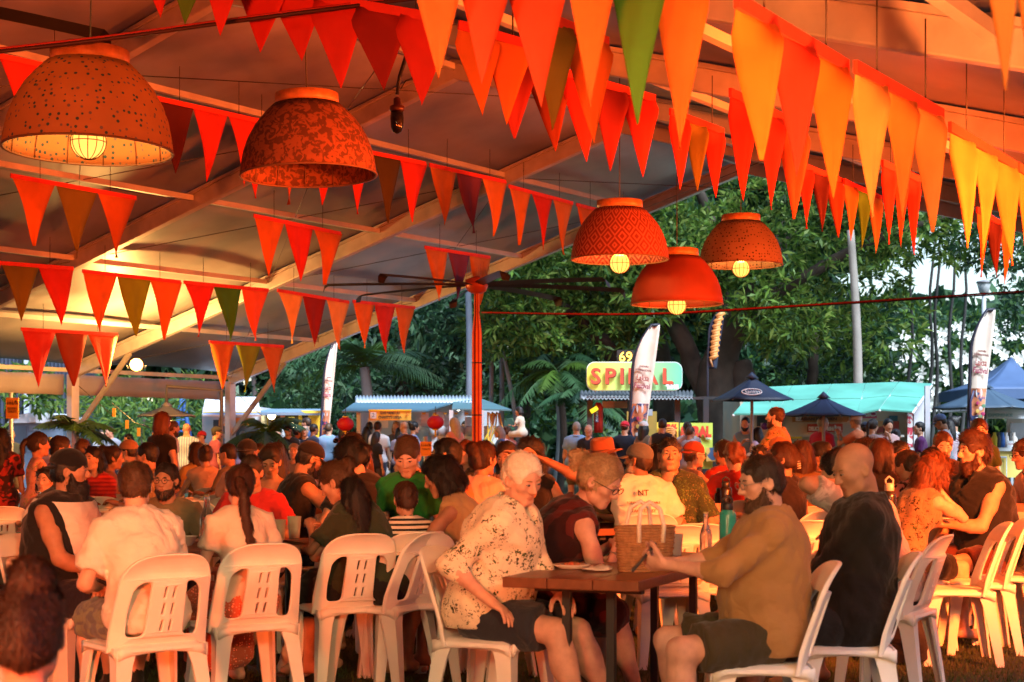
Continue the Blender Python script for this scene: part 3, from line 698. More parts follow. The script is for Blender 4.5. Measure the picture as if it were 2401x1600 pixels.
def laksa_stall():
    s = Site('food_stall', 960, 34, 'blue awning laksa stall with a yellow banner and white kitchen', 'stall')
    corr(s, 'tin_roof', 833, 929, 1107, 945, 2.6, .4, pm((.42, .50, .58), metal=.4), 34)
    s.slab('awning', [(801, 968, -1.2), (1000, 966, -1.2), (1060, 948, .4), (830, 948, .4)], pm((.07, .16, .22), trans=.12)); s.slab('awning', [(1060, 962, -.9), (1200, 964, -.9), (1128, 938, 1.6), (1062, 946, .4)], pm((.08, .17, .20), trans=.12))
    for u in (841, 1058, 1130): s.post('post', u, 962, pm((.42, .46, .50), metal=.4), .08, -.9)
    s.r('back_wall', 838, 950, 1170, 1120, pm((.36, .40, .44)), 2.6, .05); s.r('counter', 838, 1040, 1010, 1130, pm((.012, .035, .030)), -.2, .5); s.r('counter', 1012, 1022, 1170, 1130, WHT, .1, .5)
    for (a, b, c, d_) in ((862, 980, 884, 1006), (890, 985, 910, 1004), (987, 968, 1005, 1000), (1024, 966, 1042, 1004), (1088, 955, 1108, 976), (1090, 978, 1122, 1012)): s.r('menu_sheet', a, b, c, d_, pm((.62, .64, .66)), .6 + .01 * a % .3, .02)
    for k in range(5): s.r('yellow_label', 990 + 25 * k, 968, 998 + 25 * k, 972, YLW, .45, .02)
    b = s.r('banner', 865, 962, 964, 986, pm((.74, .42, .06)), -1.35, .02); s.r('number_plate', 868, 967, 882, 982, WHT, -1.38, .02); s.text('2', 875, 974, 10, pm((.03, .06, .2)), -1.42)
    ink = pm((.06, .03, .02)); s.text('GUO YANG LIU', 914, 969, 6.5, ink, -1.38, fit=46, bold=.003); s.text("CHANTY'S LAKSA", 914, 979, 6.5, ink, -1.38, fit=54, bold=.003); s.text('S', 955, 972, 9, pm((.5, .05, .02)), -1.38)
    s.r('banner_trim', 864, 960.5, 965, 963.5, pm((.75, .55, .03)), -1.38, .02)
    for k in range(9):
        a = s.p(1144 + 3.4 * k, 966 + (k % 3) * 2, -.6); o = MB(); o.tube([a, a + Vector((.05 * math.sin(k), 0, -.25)), a + Vector((.18 * math.sin(k * 1.7), -.05, -.6)), a + Vector((.26 * math.cos(k), 0, -.95))], .018, 5); o.build('hanging_hose', pm([(.62, .45, .05), (.60, .58, .50), (.65, .30, .05)][k % 3]), s.root)
    for k in range(7):
        p = s.p(1015 + 21 * k, 1022, .1); o = MB(); o.lathe([(.09, 0), (.10, .14), (.06, .2), (.001, .21)], 10); o.build('jar', pm(random.choice([(.55, .35, .05), (.5, .5, .52), (.10, .20, .45), (.45, .08, .03)])), s.root, loc=p)
    for u in (900, 940, 985, 1075, 1100):
        MB().sphere(s.p(u, 958, .9), .05, 8, 5).build('lamp_globe', mat((1, .9, .7), .5, emit=8.), s.root)
laksa_stall()
def lantern(u, v, rpx, d, label):
    c = at(u, v, d); r = rpx * d / FPX; root = empty('paper_lantern', c, label=label, cat='lantern', group='red paper lanterns')
    prof = [(r * .35, r * .80)] + [(r * max(.02, math.cos(R(-52 + 104 * k / 24))) * (1 + (.015 if k % 2 else -.015)), -r * .82 * math.sin(R(-52 + 104 * k / 24)) * 1.0) for k in range(25)] + [(r * .35, -r * .80)]
    MB().lathe(prof, 24).build('paper_shell', pm((.62, .015, .025), trans=.4), root); MB().lathe([(r * .36, r * .78), (r * .36, r * .92), (.001, r * .92)], 14).build('cap', YLW, root); MB().lathe([(.001, -r * .92), (r * .34, -r * .92), (r * .34, -r * .78)], 14).build('bottom_ring', YLW, root)
    MB().tube([(0, 0, r * .9), (0, 0, r * 1.9)], .008, 5).build('cord', pm((.03, .03, .03)), root); MB().tube([(0, 0, -r * .9), (0, 0, -r * 1.7)], .02, 5).build('tassel', YLW, root)
lantern(810, 995, 20, 31.5, 'red paper lantern by the far feather flag'); lantern(1021, 991, 20, 31.5, 'red paper lantern before the laksa kitchen')
def spiral_stand():
    s = Site('food_stall', 1500, 33, 'potato stall with a big rounded SPIRAL TIME sign on its roof', 'stall')
    m = pm((.66, .66, .06), pattern='grad_x', col2=(.06, .52, .30), pscale=1.1, emit=.12)
    a, b = s.p(1374, 853), s.p(1593, 917); poly = [Vector((x, 0, z)) for x, z in rpoly2([(a.x, a.z), (b.x, a.z), (b.x, b.z), (a.x, b.z)], .18)]
    cx = (a.x + b.x) / 2; bd = MB().prism([p - Vector((cx, 0, 0)) for p in poly], (0, .12, 0)).build('sign_board', m, s.root, loc=(cx, -.5, 0))
    MB().prism([Vector(((p.x - cx) * 1.012, .03, (p.z - (a.z + b.z) / 2) * 1.05 + (a.z + b.z) / 2)) for p in poly], (0, .07, 0)).build('sign_rim', WHT, s.root, loc=(cx, -.5, 0))
    for i, (t, u) in enumerate(zip('SPIRAL', (1398, 1432, 1460, 1488, 1525, 1566))): s.text(t, u, 886, 39, pm((.22, .03, .02)), -.56, bold=.010, name='letter_shadow'); s.text(t, u - 2, 884, 38, pm((.60, .07, .03), coat=.5), -.60, bold=.010, name='letter')
    s.text('TIME', 1576, 908, 9, pm((.75, .78, .8)), -.64, fit=30, bold=.012)
    s.r('led_board', 1447, 821, 1487, 853, pm((.012, .012, .014)), -.3, .10); s.text('69', 1467, 838, 24, mat((1, .55, .05), .5, emit=2.5), -.35)
    corr(s, 'tin_awning', 1360, 917, 1625, 936, .9, -1.2, pm((.17, .19, .21), metal=.4), 30)
    for u, dy in ((1383, -.9), (1588, -.9), (1655, -.9), (1383, 1.6), (1655, 1.6)): s.post('post', u, 930, pm((.02, .02, .025)), .11, dy)
    s.r('beam', 1375, 931, 1700, 937, pm((.02, .02, .022)), -.95, .12); s.r('beam', 1640, 930, 1760, 936, pm((.02, .02, .022)), -.3, .1); s.r('aircon_box', 1413, 941, 1471, 957, pm((.30, .24, .18)), -.6, .3)  # the box is shaped like an air conditioner
    s.r('back_wall', 1470, 965, 1540, 1040, pm((.28, .18, .03)), 2.2, .05); s.r('equipment', 1505, 960, 1530, 975, GRY, 1.5, .6)
    sn = s.r('snack_sign', 1396, 958, 1403, 990, pm((.04, .10, .2)), -.9, .03)
    for i, t in enumerate('SNACK'): s.text(t, 1399.5, 961.5 + 6.2 * i, 5.2, WHT, -.93)
    o = MB(); o.tube([s.p(1385, 966, -1), s.p(1392, 962, -1), s.p(1401, 956, -1)], .05, 6); o.build('neon_tube', mat((.8, .6, .02), .4, emit=.6), s.root)
    for u in (1388, 1394): MB().lathe([(.07, 0), (.07, .5), (.02, .6)], 10).build('gas_cylinder', pm((.45, .03, .02)), s.root, loc=s.p(u + 12, 1015, -.8))
    s.r('counter', 1330, 1048, 1450, 1060, pm((.60, .42, .02)), -.5, .9); s.r('counter_front', 1330, 1060, 1450, 1110, pm((.30, .02, .02)), -.5, .06); s.r('counter', 1480, 1050, 1545, 1110, pm((.55, .50, .06)), -.3, .8)
    s.text('6', 1432, 1035, 11, WHT, -.58); s.r('number_disc', 1425, 1026, 1440, 1044, pm((.02, .03, .02)), -.52, .03)
    g = pm((.58, .60, .06), pattern='grad_x', col2=(.20, .55, .12), pscale=1.2)
    p1 = s.r('front_panel', 1540, 991, 1591, 1100, pm((.70, .52, .05)), -1.6, .05); p2 = s.r('front_panel', 1594, 992, 1671, 1100, pm((.40, .55, .08)), -1.6, .05); rd = pm((.55, .04, .02))
    s.text('SPIRAL', 1566, 1001, 10, rd, -1.66, fit=44, shear=.25, bold=.012); s.text('SPIRAL', 1632, 1014, 24, rd, -1.66, fit=72, bold=.02); s.text('TIME', 1662, 1029, 5, WHT, -1.66)
    for k in range(5):
        o = MB(); c0 = s.p(1570 + 2 * k, 1015 + 3 * k, -1.66); o.tube([c0 + Vector((.13 * (1 - k * .12) * math.cos(t * .5), 0, .10 * (1 - k * .12) * math.sin(t * .5))) for t in range(13)], .02, 5); o.build('printed_spiral', pm((.65, .22, .04)), s.root)
    s.r('poster', 1656, 1050, 1678, 1082, pm((.03, .10, .22), pattern='blotch', col2=(.6, .4, .1), pscale=3), -1.7, .03)
def rpoly2(pts, r, n=6):
    out = []; N = len(pts)
    for i in range(N):
        p0, p1, p2 = Vector(pts[i - 1]), Vector(pts[i]), Vector(pts[(i + 1) % N]); a, b = (p0 - p1).normalized(), (p2 - p1).normalized(); s, e = p1 + a * r, p1 + b * r
        for k in range(n + 1): t = k / n; q = (1 - t) ** 2 * s + 2 * t * (1 - t) * p1 + t * t * e; out.append((q.x, q.y))
    return out
spiral_stand()
def teal_van():
    s = Site('food_van', 1930, 31, 'long cream food van under a teal panelled awning', 'van')
    s.r('body', 1735, 925, 2172, 1120, CREAM, 1.4, 2.6)
    U = [(1719, 974, 1775, 912), (1822, 973, 1858, 908), (1920, 973, 1950, 904), (2010, 973, 2030, 902), (2062, 963, 2108, 899), (2140, 968, 2185, 903)]
    for (a, b) in zip(U[:-1], U[1:]):
        mid = lambda q, t: (q[0] + (q[2] - q[0]) * t, q[1] + (q[3] - q[1]) * t, -1.2 + 2.6 * t)
        for t0, t1 in ((0, .48), (.5, 1)): s.slab('awning_panel', [mid(a, t0)[:2] + (mid(a, t0)[2],), (mid(b, t0)[0] - 1.2, mid(b, t0)[1], mid(b, t0)[2]), (mid(b, t1)[0] - 1.2, mid(b, t1)[1], mid(b, t1)[2]), mid(a, t1)], TEAL, .03)
    for a in U: MB().tube([s.p(a[0], a[1] + 1, -1.22), s.p(a[2], a[3] + 1, 1.38)], .025, 5).build('awning_rail', WHT, s.root)
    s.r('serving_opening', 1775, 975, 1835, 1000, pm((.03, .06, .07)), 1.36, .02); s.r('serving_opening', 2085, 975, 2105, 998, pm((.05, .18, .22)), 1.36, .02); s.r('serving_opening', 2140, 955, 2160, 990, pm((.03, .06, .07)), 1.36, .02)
    s.r('name_board', 1858, 976, 1990, 990, pm((.34, .18, .06)), 1.3, .04); s.text('ASIAN KITCHEN', 1920, 983, 7, pm((.08, .03, .02)), 1.26, fit=86, bold=.004); s.r('plate', 1866, 976, 1880, 988, WHT, 1.27, .02); s.text('2', 1873, 982, 7, pm((.1, .1, .3)), 1.24)
    s.r('red_board', 1894, 994, 1976, 1014, pm((.42, .05, .03)), 1.3, .04); s.text('DELICIOUS &SHAKES', 1934, 1006, 9, pm((.68, .66, .60)), 1.26, fit=76, bold=.006)
    s.r('laksa_board', 2010, 962, 2056, 981, pm((.46, .08, .16)), 1.0, .03); s.text('LAKSA', 2030, 973, 8, WHT, .96, fit=28, bold=.006); o = MB(); o.tube([s.p(2047, 971, .96) + Vector((.07 * math.cos(t * .5), 0, .04 * math.sin(t * .5))) for t in range(13)], .012, 5); o.build('logo_ring', WHT, s.root)
    s.r('menu_board', 2055, 988, 2108, 1032, pm((.36, .05, .03), pattern='blotch', col2=(.50, .28, .10), pscale=3), 1.3, .03)
    v_ = s.r('side_sign', 2128, 967, 2140, 1048, pm((.62, .58, .58), pattern='blotch', col2=(.45, .03, .06), pscale=9), 1.0, .05)
    s.r('logo_plate', 1784, 992, 1810, 1008, pm((.58, .54, .58)), 1.3, .03); MB().lathe([(.07, 0), (.07, .012)], 18).build('logo_disc', pm((.16, .03, .16)), s.root, loc=s.p(1793, 1000, 1.28), rot=(R(90), 0, 0))
    s.r('counter', 1760, 1020, 2120, 1025, pm((.50, .48, .44)), .9, .5); s.r('yellow_trim', 1840, 1024, 1880, 1029, YLW, .85, .05); s.r('end_wall', 2143, 925, 2172, 1100, pm((.52, .52, .56)), 1.0, .4)
    s.post('post', 2174, 905, pm((.45, .45, .5)), .09, -.9); s.r('side_box', 2126, 1050, 2142, 1080, pm((.45, .48, .5)), .6, .3)
    for u in (1800, 2090): MB().lathe([(.36, -.1), (.36, .1)], 18).build('wheel', pm((.02, .02, .02)), s.root, loc=s.p(u, YH, 1.3) * Vector((1, 1, 0)) + Vector((0, 0, .36)), rot=(R(90), 0, 0))
teal_van()
def gazebo(u, vtop, vedge, u0, u1, d, label, m, fascia=None):
    s = Site('gazebo', u, d, label, 'gazebo'); t = s.p(u, vtop, 1.5); hw = (u1 - u0) / 2 * d / FPX; cx = s.p((u0 + u1) / 2, vedge).x; z0 = s.p(u, vedge).z
    cs = [Vector((cx - hw, 0, z0)), Vector((cx + hw, 0, z0)), Vector((cx + hw, 3, z0)), Vector((cx - hw, 3, z0))]
    for k in range(4):
        a, b = cs[k], cs[(k + 1) % 4]; P = [[t.lerp(a.lerp(b, j / 6), (i / 6)) + Vector((0, 0, -.12 * math.sin(math.pi * i / 6))) for j in range(7)] for i in range(7)]; o = MB(); o.sheet(P); o.build('canopy_panel', m, s.root, solid=.01)
        o = MB(); o.prism([a, b, b - Vector((0, 0, .22)), a - Vector((0, 0, .22))], (b - a).cross(Vector((0, 0, 1))).normalized() * .012); o.build('valance', m, s.root)
        MB().box((a.x, a.y, z0 / 2), (.06, .06, z0)).build('leg', pm((.4, .42, .45), metal=.4), s.root)
gazebo(2372, 838, 912, 2285, 2470, 36, 'bright blue gazebo roof at the picture edge', pm((.08, .14, .28), trans=.2))
def experience_stall():
    s = Site('food_stall', 2380, 30, 'white stall with lettered fascia and a yellow counter', 'stall')
    s.r('fascia', 2303, 960, 2520, 982, WHT, -.5, .05); s.text('EXPERIENCE', 2345, 974, 7, pm((.25, .42, .48)), -.56, fit=58, bold=.004); s.r('roof', 2298, 956, 2520, 961, WHT, -.6, 2.6)
    s.post('post', 2306, 980, pm((.4, .42, .46)), .07, -.5); s.r('side_wall', 2362, 980, 2500, 1040, pm((.52, .46, .38)), .4, .05); s.r('screen', 2370, 992, 2420, 1030, pm((.30, .32, .34)), .2, .06); s.r('counter_top', 2320, 1050, 2520, 1058, WHT, -.6, .9); s.r('counter_front', 2325, 1058, 2520, 1120, pm((.62, .48, .12)), -.55, .05)
    for k, c in enumerate(((.6, .45, .02), (.05, .05, .06), (.04, .15, .5), (.6, .6, .62), (.05, .05, .05), (.55, .5, .45))): MB().lathe([(.06, 0), (.07, .16), (.03, .22), (.03, .27)], 10).build('jar', pm(c), s.root, loc=s.p(2332 + 9 * k, 1049, -.3))
    s.r('price_card', 2362, 1034, 2376, 1050, WHT, -.45, .02); s.text('OVER', 2369, 1042, 3.5, pm((.4, .05, .05)), -.48)
experience_stall()
# crowd barriers
def barrier(u0, u1, d, label):
    s = Site('crowd_barrier', (u0 + u1) / 2, d, label, 'barrier', 'steel crowd barriers'); m = pm((.42, .45, .48), metal=.6); x0, x1 = s.p(u0, YH).x, s.p(u1, YH).x
    for z in (.15, 1.05): MB().tube([(x0, 0, z), (x1, 0, z)], .02, 6).build('rail', m, s.root)
    for k in range(12): x = x0 + (x1 - x0) * k / 11; MB().tube([(x, 0, .15), (x, 0, 1.05)], .010, 5).build('bar', m, s.root)
    for x in (x0 + .15, x1 - .15): MB().tube([(x, -.25, .02), (x, 0, .15), (x, .25, .02)], .018, 5).build('foot', m, s.root)
barrier(1130, 1250, 33.3, 'steel barrier beside the pink t-shirt'); barrier(1412, 1520, 32, 'steel barrier behind the red cap'); barrier(2184, 2360, 29.4, 'steel barrier behind the blue cap')
# ------------------------------------------------------------------ feather flags
def feather(u, vtop, vbot, wpx, d, lean, label, kind):
    h = (vbot - vtop) * d / FPX; w_ = wpx * d / FPX; base = at(u, vbot, d); z0 = base.z; root = empty('feather_flag', (base.x, base.y, 0), label=label, cat='flag', group='feather flags')
    dark = pm((.012, .014, .03)); pale = pm((.84, .72, .60), pattern='blotch', col2=(.86, .78, .68), pscale=2.2, trans=.15) if kind == 'fest' else pm((.012, .018, .045))
    def edge(f):    # left (pole) edge and right edge offsets at height fraction f
        l = lean * f * h + (w_ * .75 * max(0, (f - .62) / .38) ** 2.0); r = lean * f * h * 1.0 + w_ * (.72 + .42 * f)
        return l, min(max(r, l + .01), lean * h + w_ * 1.18) if f < .97 else max(l + .02, lean * h + w_ * 1.12)
    N = 26; P = []
    for i in range(N + 1):
        f = i / N; l, r = edge(f); P.append([Vector((l + (r - l) * j / 6, .03 * math.sin(j * 1.1 + f * 5), z0 + h * f)) for j in range(7)])
    o = MB(); o.sheet(P); fl = o.build('flag_cloth', pale, root, solid=.006)
    o = MB(); o.tube([(lean * -z0 * .0, 0, 0), (0, 0, z0)] + [(edge(i / N)[0], 0, z0 + h * i / N) for i in range(1, N + 1)] + [(edge(1)[1], 0, z0 + h * 1.003)], .032 if kind == 'fest' else .024, 6); o.build('pole', dark, root)
    MB().lathe([(.3, 0), (.3, .04), (.05, .07)], 14).build('base', dark, root)
    if kind == 'fest':
        q = lambda f: edge(f)[0] + (edge(f)[1] - edge(f)[0]) * .5
        for t, f, sz, c, fit in (('DARWIN', .655, .05, (.20, .05, .04), .40), ('INTERNATIONAL', .625, .05, (.20, .05, .04), .72), ('Laksa', .560, .16, (.30, .02, .02), .55), ('Festival', .495, .14, (.30, .02, .08), .70)):
            text_obj('lettering', t, sz, pm(c), fl, (q(f), -.055, z0 + h * f), (R(90), R(6), 0), fit=w_ * fit, bold=.002)
        # printed picture on the lower third: figure outline with bowl and flowers
        P = []
        for i in range(13):
            f = .02 + .33 * i / 12; l, r = edge(f); P.append([Vector((l + (r - l) * (.08 + .86 * j / 6), -.045 + .03 * math.sin(j * 1.1 + f * 5), z0 + h * f)) for j in range(7)])
        o = MB(); o.sheet(P); o.build('printed_picture', pm((.55, .20, .10), pattern='blotch', col2=(.03, .05, .14), pscale=3.4, var=.6, scale=6.), fl)
        o = MB(); o.sphere((q(.30), -.06, z0 + h * .31), w_ * .17, 12, 8, (1, .08, 1.6)); o.build('printed_hat', pm((.60, .62, .66)), fl)
        for k in range(9):
            f = .05 + .022 * k; o = MB(); o.sphere((q(f) + w_ * (.12 + .16 * math.sin(k * 2.1)), -.07, z0 + h * f), w_ * .10, 10, 6, (1, .06, 1)); o.build('printed_flower', pm([(.35, .02, .10), (.55, .35, .08), (.55, .50, .50), (.12, .25, .14)][k % 4]), fl)
        o = MB(); o.tube([(q(.31) - w_ * .25, -.06, z0 + h * .33), (q(.24) - w_ * .38, -.06, z0 + h * .24), (q(.14) - w_ * .34, -.06, z0 + h * .12), (q(.05) - w_ * .1, -.06, z0 + h * .02)], .02, 5); o.V = [(x, -.06 + (y + .06) * .2, z) for x, y, z in o.V]; o.build('printed_outline', pm((.02, .02, .08)), fl)
    else:
        q = lambda f: edge(f)[0] + (edge(f)[1] - edge(f)[0]) * .5
        pts = [(q(f) + (w_ * .33 if k % 2 else -w_ * .26) * (1 - .3 * abs(f - .5)), -.05, z0 + h * f + (.05 if k % 2 else 0)) for k, f in enumerate([.16 + .77 * k / 17 for k in range(18)])]
        for a, b in zip(pts[:-1], pts[1:]): o = MB(); o.tube([a, b], .055 if kind == 'spiral' else .03, 6); o.V = [(x, -.05 + (y + .05) * .3, z) for x, y, z in o.V]; o.build('printed_spiral', pm((.62, .25, .06)), fl)
        o = MB(); o.tube([(q(.05), -.05, z0 + h * .03), pts[0]], .02, 5); o.build('printed_stick', pm((.4, .18, .06)), fl)
feather(1473, 763, 1046, 52, 30.5, .055, 'pale festival feather flag in front of the SPIRAL sign', 'fest')
feather(2270, 727, 1010, 48, 27.5, .032, 'pale festival feather flag by the blue gazebo', 'fest')
feather(750, 800, 1050, 24, 34.5, .060, 'pale festival feather flag under the roof edge at the dark trees', 'fest')
feather(1659, 729, 865, 30, 32.2, .045, 'dark feather flag printed with an orange spiral potato', 'spiral')
# string lights with small orange lamps at the left
def festoon():
    A, B = at(262, 945, 27), at(372, 1010, 26.5); root = empty('festoon', A, label='cord of small orange tags between the palm and the grey umbrella', cat='string lights')
    MB().tube([(0, 0, 0), (B - A) * .5 + Vector((0, 0, -.1)), B - A], .006, 4).build('cord', pm((.03, .03, .03)), root)
    for f in (.05, .33, .58, .9): MB().box((B - A) * f + Vector((0, 0, -.12 - .1 * math.sin(math.pi * f))), (.05, .03, .14)).build('orange_tag', mat((.8, .30, .02), .5, emit=.3), root)
festoon()
def street_lamp():
    s = Site('street_lamp', 2307, 48, 'old glass street lamp against the sky', 'street lamp'); t = s.p(2307, 690)
    MB().tube([(0, 0, 0), (0, 0, t.z)], [.10, .06], 10).build('pole', pm((.35, .37, .40)), s.root); MB().lathe([(.08, t.z), (.14, t.z + .05), (.20, t.z + .30), (.19, t.z + .32), (.001, t.z + .34)], 12).build('lamp_glass', mat((.55, .58, .60), .2, .05, tmix=.3), s.root); MB().lathe([(.24, t.z + .33), (.20, t.z + .38), (.001, t.z + .42)], 12).build('lamp_hood', pm((.2, .2, .22)), s.root)
street_lamp()
# ------------------------------------------------------------------ trees
GR = [mat((.075, .150, .022), .5, .35, 1.2, trans=.35, spec=.25), mat((.11, .20, .03), .45, .3, 1.2, trans=.35, spec=.25), mat((.03, .075, .018), .55, .3, 1.2, trans=.3, spec=.25), mat((.18, .25, .05), .45, .3, 1.2, trans=.4, spec=.25)]
GB = [mat((.030, .085, .038), .5, .35, 1.2, trans=.3, spec=.25), mat((.045, .115, .042), .5, .3, 1.2, trans=.3), mat((.014, .045, .026), .55, .3, 1.2, trans=.25), mat((.07, .14, .06), .5, .3, 1.2, trans=.3)]
BARK = mat((.055, .040, .030), .95, .6, 2.2, 1.0, 7.); BARKG = mat((.22, .21, .20), .85, .2, 2., .4, 14.)
def leaves(blobs, per_m3, nleaf, L, W, r, droop=.1, shell=.55):
    Vs = []
    for (c, rad) in blobs:
        vol = 4.19 * rad[0] * rad[1] * rad[2]; n = max(8, int(vol * per_m3)); d = r.normal(size=(n, 3)); d /= np.linalg.norm(d, axis=1)[:, None]
        f = r.uniform(0, 1, n) ** (1 / 3) * (1 - shell) + shell * r.uniform(.75, 1.05, n); C = np.asarray(c) + d * f[:, None] * np.asarray(rad)
        out = d * .7 + np.array([0, -.25, .35])
        for k in range(nleaf):
            D = out + r.normal(size=(n, 3)) * .75; D[:, 2] -= droop; D /= np.linalg.norm(D, axis=1)[:, None]; l = L * r.uniform(.45, 1.45, n)[:, None]
            S = np.cross(D, r.normal(size=(n, 3))); S /= np.linalg.norm(S, axis=1)[:, None] + 1e-9
            B_0 = C + D * l * .08; M_0 = C + D * l * .5; T_0 = C + D * l + np.array([0, 0, -.12]) * l
            Vs.append(np.stack([B_0, M_0 + S * W, T_0, M_0 - S * W], 1))
    V = np.concatenate(Vs).reshape(-1, 3); return V, np.arange(len(V)).reshape(-1, 4)
def crown(name, root, V, F, mats_, r, loc):
    mi = r.integers(0, len(mats_), len(F)); return link(name, mkmesh(name, V, F, mats_, False, mi), root, -Vector(loc))
def tree(label, base, blobs, limbs_, bark, mats_, per, nleaf, L, W, seed, cat='tree', name='tree', shell=.55, droop=.1):
    r = np.random.default_rng(seed); root = empty(name, base, label=label, cat=cat)
    for i, (path, rad) in enumerate(limbs_):
        n = 14; pts = [Vector(p) for p in path]; P = []; Rr = []
        for k in range(n + 1):
            t = k / n * (len(pts) - 1); q = min(int(t), len(pts) - 2); s = t - q; p0, p1, p2, p3 = pts[max(q - 1, 0)], pts[q], pts[q + 1], pts[min(q + 2, len(pts) - 1)]
            P.append(.5 * ((2 * p1) + (p2 - p0) * s + (2 * p0 - 5 * p1 + 4 * p2 - p3) * s * s + (3 * p1 - p0 - 3 * p2 + p3) * s ** 3) - Vector(base) + Vector(r.normal(size=3)) * rad[0] * .06); Rr.append((rad[0] + (rad[1] - rad[0]) * (k / n) ** .7) * r.uniform(.92, 1.08))
        o = MB(); o.tube(P, Rr, 12); o.build('trunk' if i == 0 else 'limb', bark, root)
    V, F = leaves(blobs, per, nleaf, L, W, r, droop, shell); crown('crown', root, V, F, mats_, r, base); return root
def pb(u, v, d, ru, rv, rd): # blob from photo pixels
    c = at(u, v, d); return ((c.x, c.y, c.z), (ru * d / FPX, rd, rv * d / FPX))
rb = random.Random(3)
def scatter(n, u0, u1, v0, v1, d0, d1, r0, r1, keep=lambda u, v: True):
    out = []
    while len(out) < n:
        u, v = rb.uniform(u0, u1), rb.uniform(v0, v1)
        if not keep(u, v): continue
        d = rb.uniform(d0, d1); q = rb.uniform(r0, r1); out.append(pb(u, v, d, q, q * rb.uniform(.55, .8), q * d / FPX))
    return out
gap = lambda u, v: not (2050 < u < 2350 and 590 < v < 760)
gnd = lambda u, d: tuple(Vector((at(u, YH, d).x, d, 0)))
# great fig behind the SPIRAL stand
b0 = gnd(1700, 41)
tree('huge fig tree with a furrowed trunk spreading behind the food stalls', b0, scatter(95, 1180, 2120, 330, 800, 37, 44, 60, 120, lambda u, v: gap(u, v) and v < 860 - abs(u - 1650) * .12) + scatter(60, 1950, 2480, 330, 600, 36, 44, 55, 100),
     [([b0, at(1690, 985, 41), at(1680, 920, 41), at(1705, 820, 41), at(1745, 733, 40.5), at(1800, 640, 40), at(1850, 520, 40)], (.75, .22)), ([at(1672, 960, 41), at(1640, 880, 41.3), at(1600, 800, 41.5), at(1560, 700, 41.5), at(1540, 560, 41.5)], (.40, .15)), ([at(1700, 840, 41), at(1690, 730, 41.2), at(1690, 600, 41.5), at(1640, 450, 41.5)], (.30, .12)), ([at(1740, 740, 40.5), at(1900, 640, 40), at(2060, 560, 39.5), at(2250, 500, 39)], (.22, .08)), ([(b0[0] + .4, 40.6, 0), at(1735, 1000, 40.7), at(1745, 930, 40.8), at(1735, 850, 41)], (.55, .3))], BARK, GR, 17, 8, .25, .040, 11)
b1 = gnd(1490, 43)
tree('leaning dark limbed tree left of the SPIRAL sign', b1, scatter(34, 1160, 1560, 420, 800, 40, 45, 60, 110), [([b1, at(1475, 920, 43), at(1448, 850, 43), at(1414, 805, 42.8), at(1352, 743, 42.5), at(1290, 712, 42), at(1220, 680, 41.5)], (.34, .12)), ([at(1560, 990, 42.5), at(1555, 860, 42.5), at(1538, 785, 42.5), at(1500, 690, 42.5), at(1480, 560, 42.5)], (.30, .12))], BARK, GR, 17, 8, .25, .040, 12)
b2 = gnd(1230, 47)
tree('bright green bushy tree between the fan pole and the SPIRAL sign', b2, scatter(30, 1120, 1390, 690, 1000, 44, 50, 45, 85), [([b2, at(1235, 900, 47), at(1250, 780, 47)], (.16, .08))], BARK, [GR[0], GR[1], GR[2], GB[1]], 17, 8, .25, .042, 13)
b3 = gnd(940, 48)
tree('dense dark evergreen behind the laksa stall', b3, scatter(46, 700, 1130, 620, 960, 46, 52, 50, 95), [([b3, at(945, 880, 48), at(950, 750, 48)], (.3, .15))], BARK, GB, 12, 7, .36, .055, 14, droop=.4)
b4 = gnd(700, 44)
tree('rounded dark green tree behind the far feather flag', b4, scatter(26, 560, 830, 800, 990, 41, 46, 40, 75), [([b4, at(700, 960, 44)], (.2, .1))], BARK, [GB[0], GB[1], GR[2], GB[3]], 16, 7, .20, .03, 15)
b5 = gnd(330, 44)
tree('bamboo like greenery behind the tent eave', b5, scatter(36, 130, 500, 900, 1020, 40, 47, 35, 65), [([b5, at(335, 960, 44)], (.12, .06))], BARK, [GR[0], GR[1], GB[1], GR[3]], 18, 7, .34, .03, 16, droop=.5)
b6 = gnd(30, 42)
tree('leafy tree hanging over the portable cabin', b6, scatter(12, -60, 130, 880, 960, 38, 41, 25, 50) + scatter(10, -160, 10, 940, 1030, 39, 42, 30, 50), [([b6, at(20, 960, 41), at(40, 900, 40)], (.14, .06))], BARK, GR, 14, 7, .26, .045, 17)
b7 = gnd(2290, 54)
tr = tree('flowering frangipani tree behind the blue gazebo', b7, scatter(56, 2060, 2480, 755, 980, 50, 57, 45, 85), [([b7, at(2285, 930, 54), at(2260, 830, 54)], (.25, .12))], BARK, [GB[0], GB[1], GB[3], GR[1]], 10, 7, .36, .06, 18)
r_ = np.random.default_rng(5); Vf = []
for k in range(150):
    c = at(rb.uniform(2090, 2440), rb.uniform(760, 960), rb.uniform(49.3, 50.5)); 
    for q in range(5): a = q * 1.256; Vf.append([c, c + Vector((.13 * math.cos(a), -.05, .13 * math.sin(a))), c + Vector((.17 * math.cos(a + .5), -.06, .17 * math.sin(a + .5))), c + Vector((.10 * math.cos(a + 1), -.05, .10 * math.sin(a + 1)))])
x = link('blossoms', mkmesh('blossoms', np.array([[list(p) for p in q] for q in Vf]).reshape(-1, 3), np.arange(len(Vf) * 4).reshape(-1, 4), mat((.75, .75, .70), .6, .05)), tr, -Vector(b7)); x['kind'] = 'stuff'
b8 = gnd(1900, 46)
tree('dark leafy tree behind the teal awning', b8, scatter(40, 1760, 2120, 700, 960, 45, 50, 50, 90, lambda u, v: u < 2040 or v > 860), [([b8, at(1905, 900, 46), at(1910, 780, 46)], (.25, .12))], BARK, [GB[0], GR[2], GR[0], GB[2]], 11, 7, .32, .05, 19)
b9 = gnd(2420, 40)
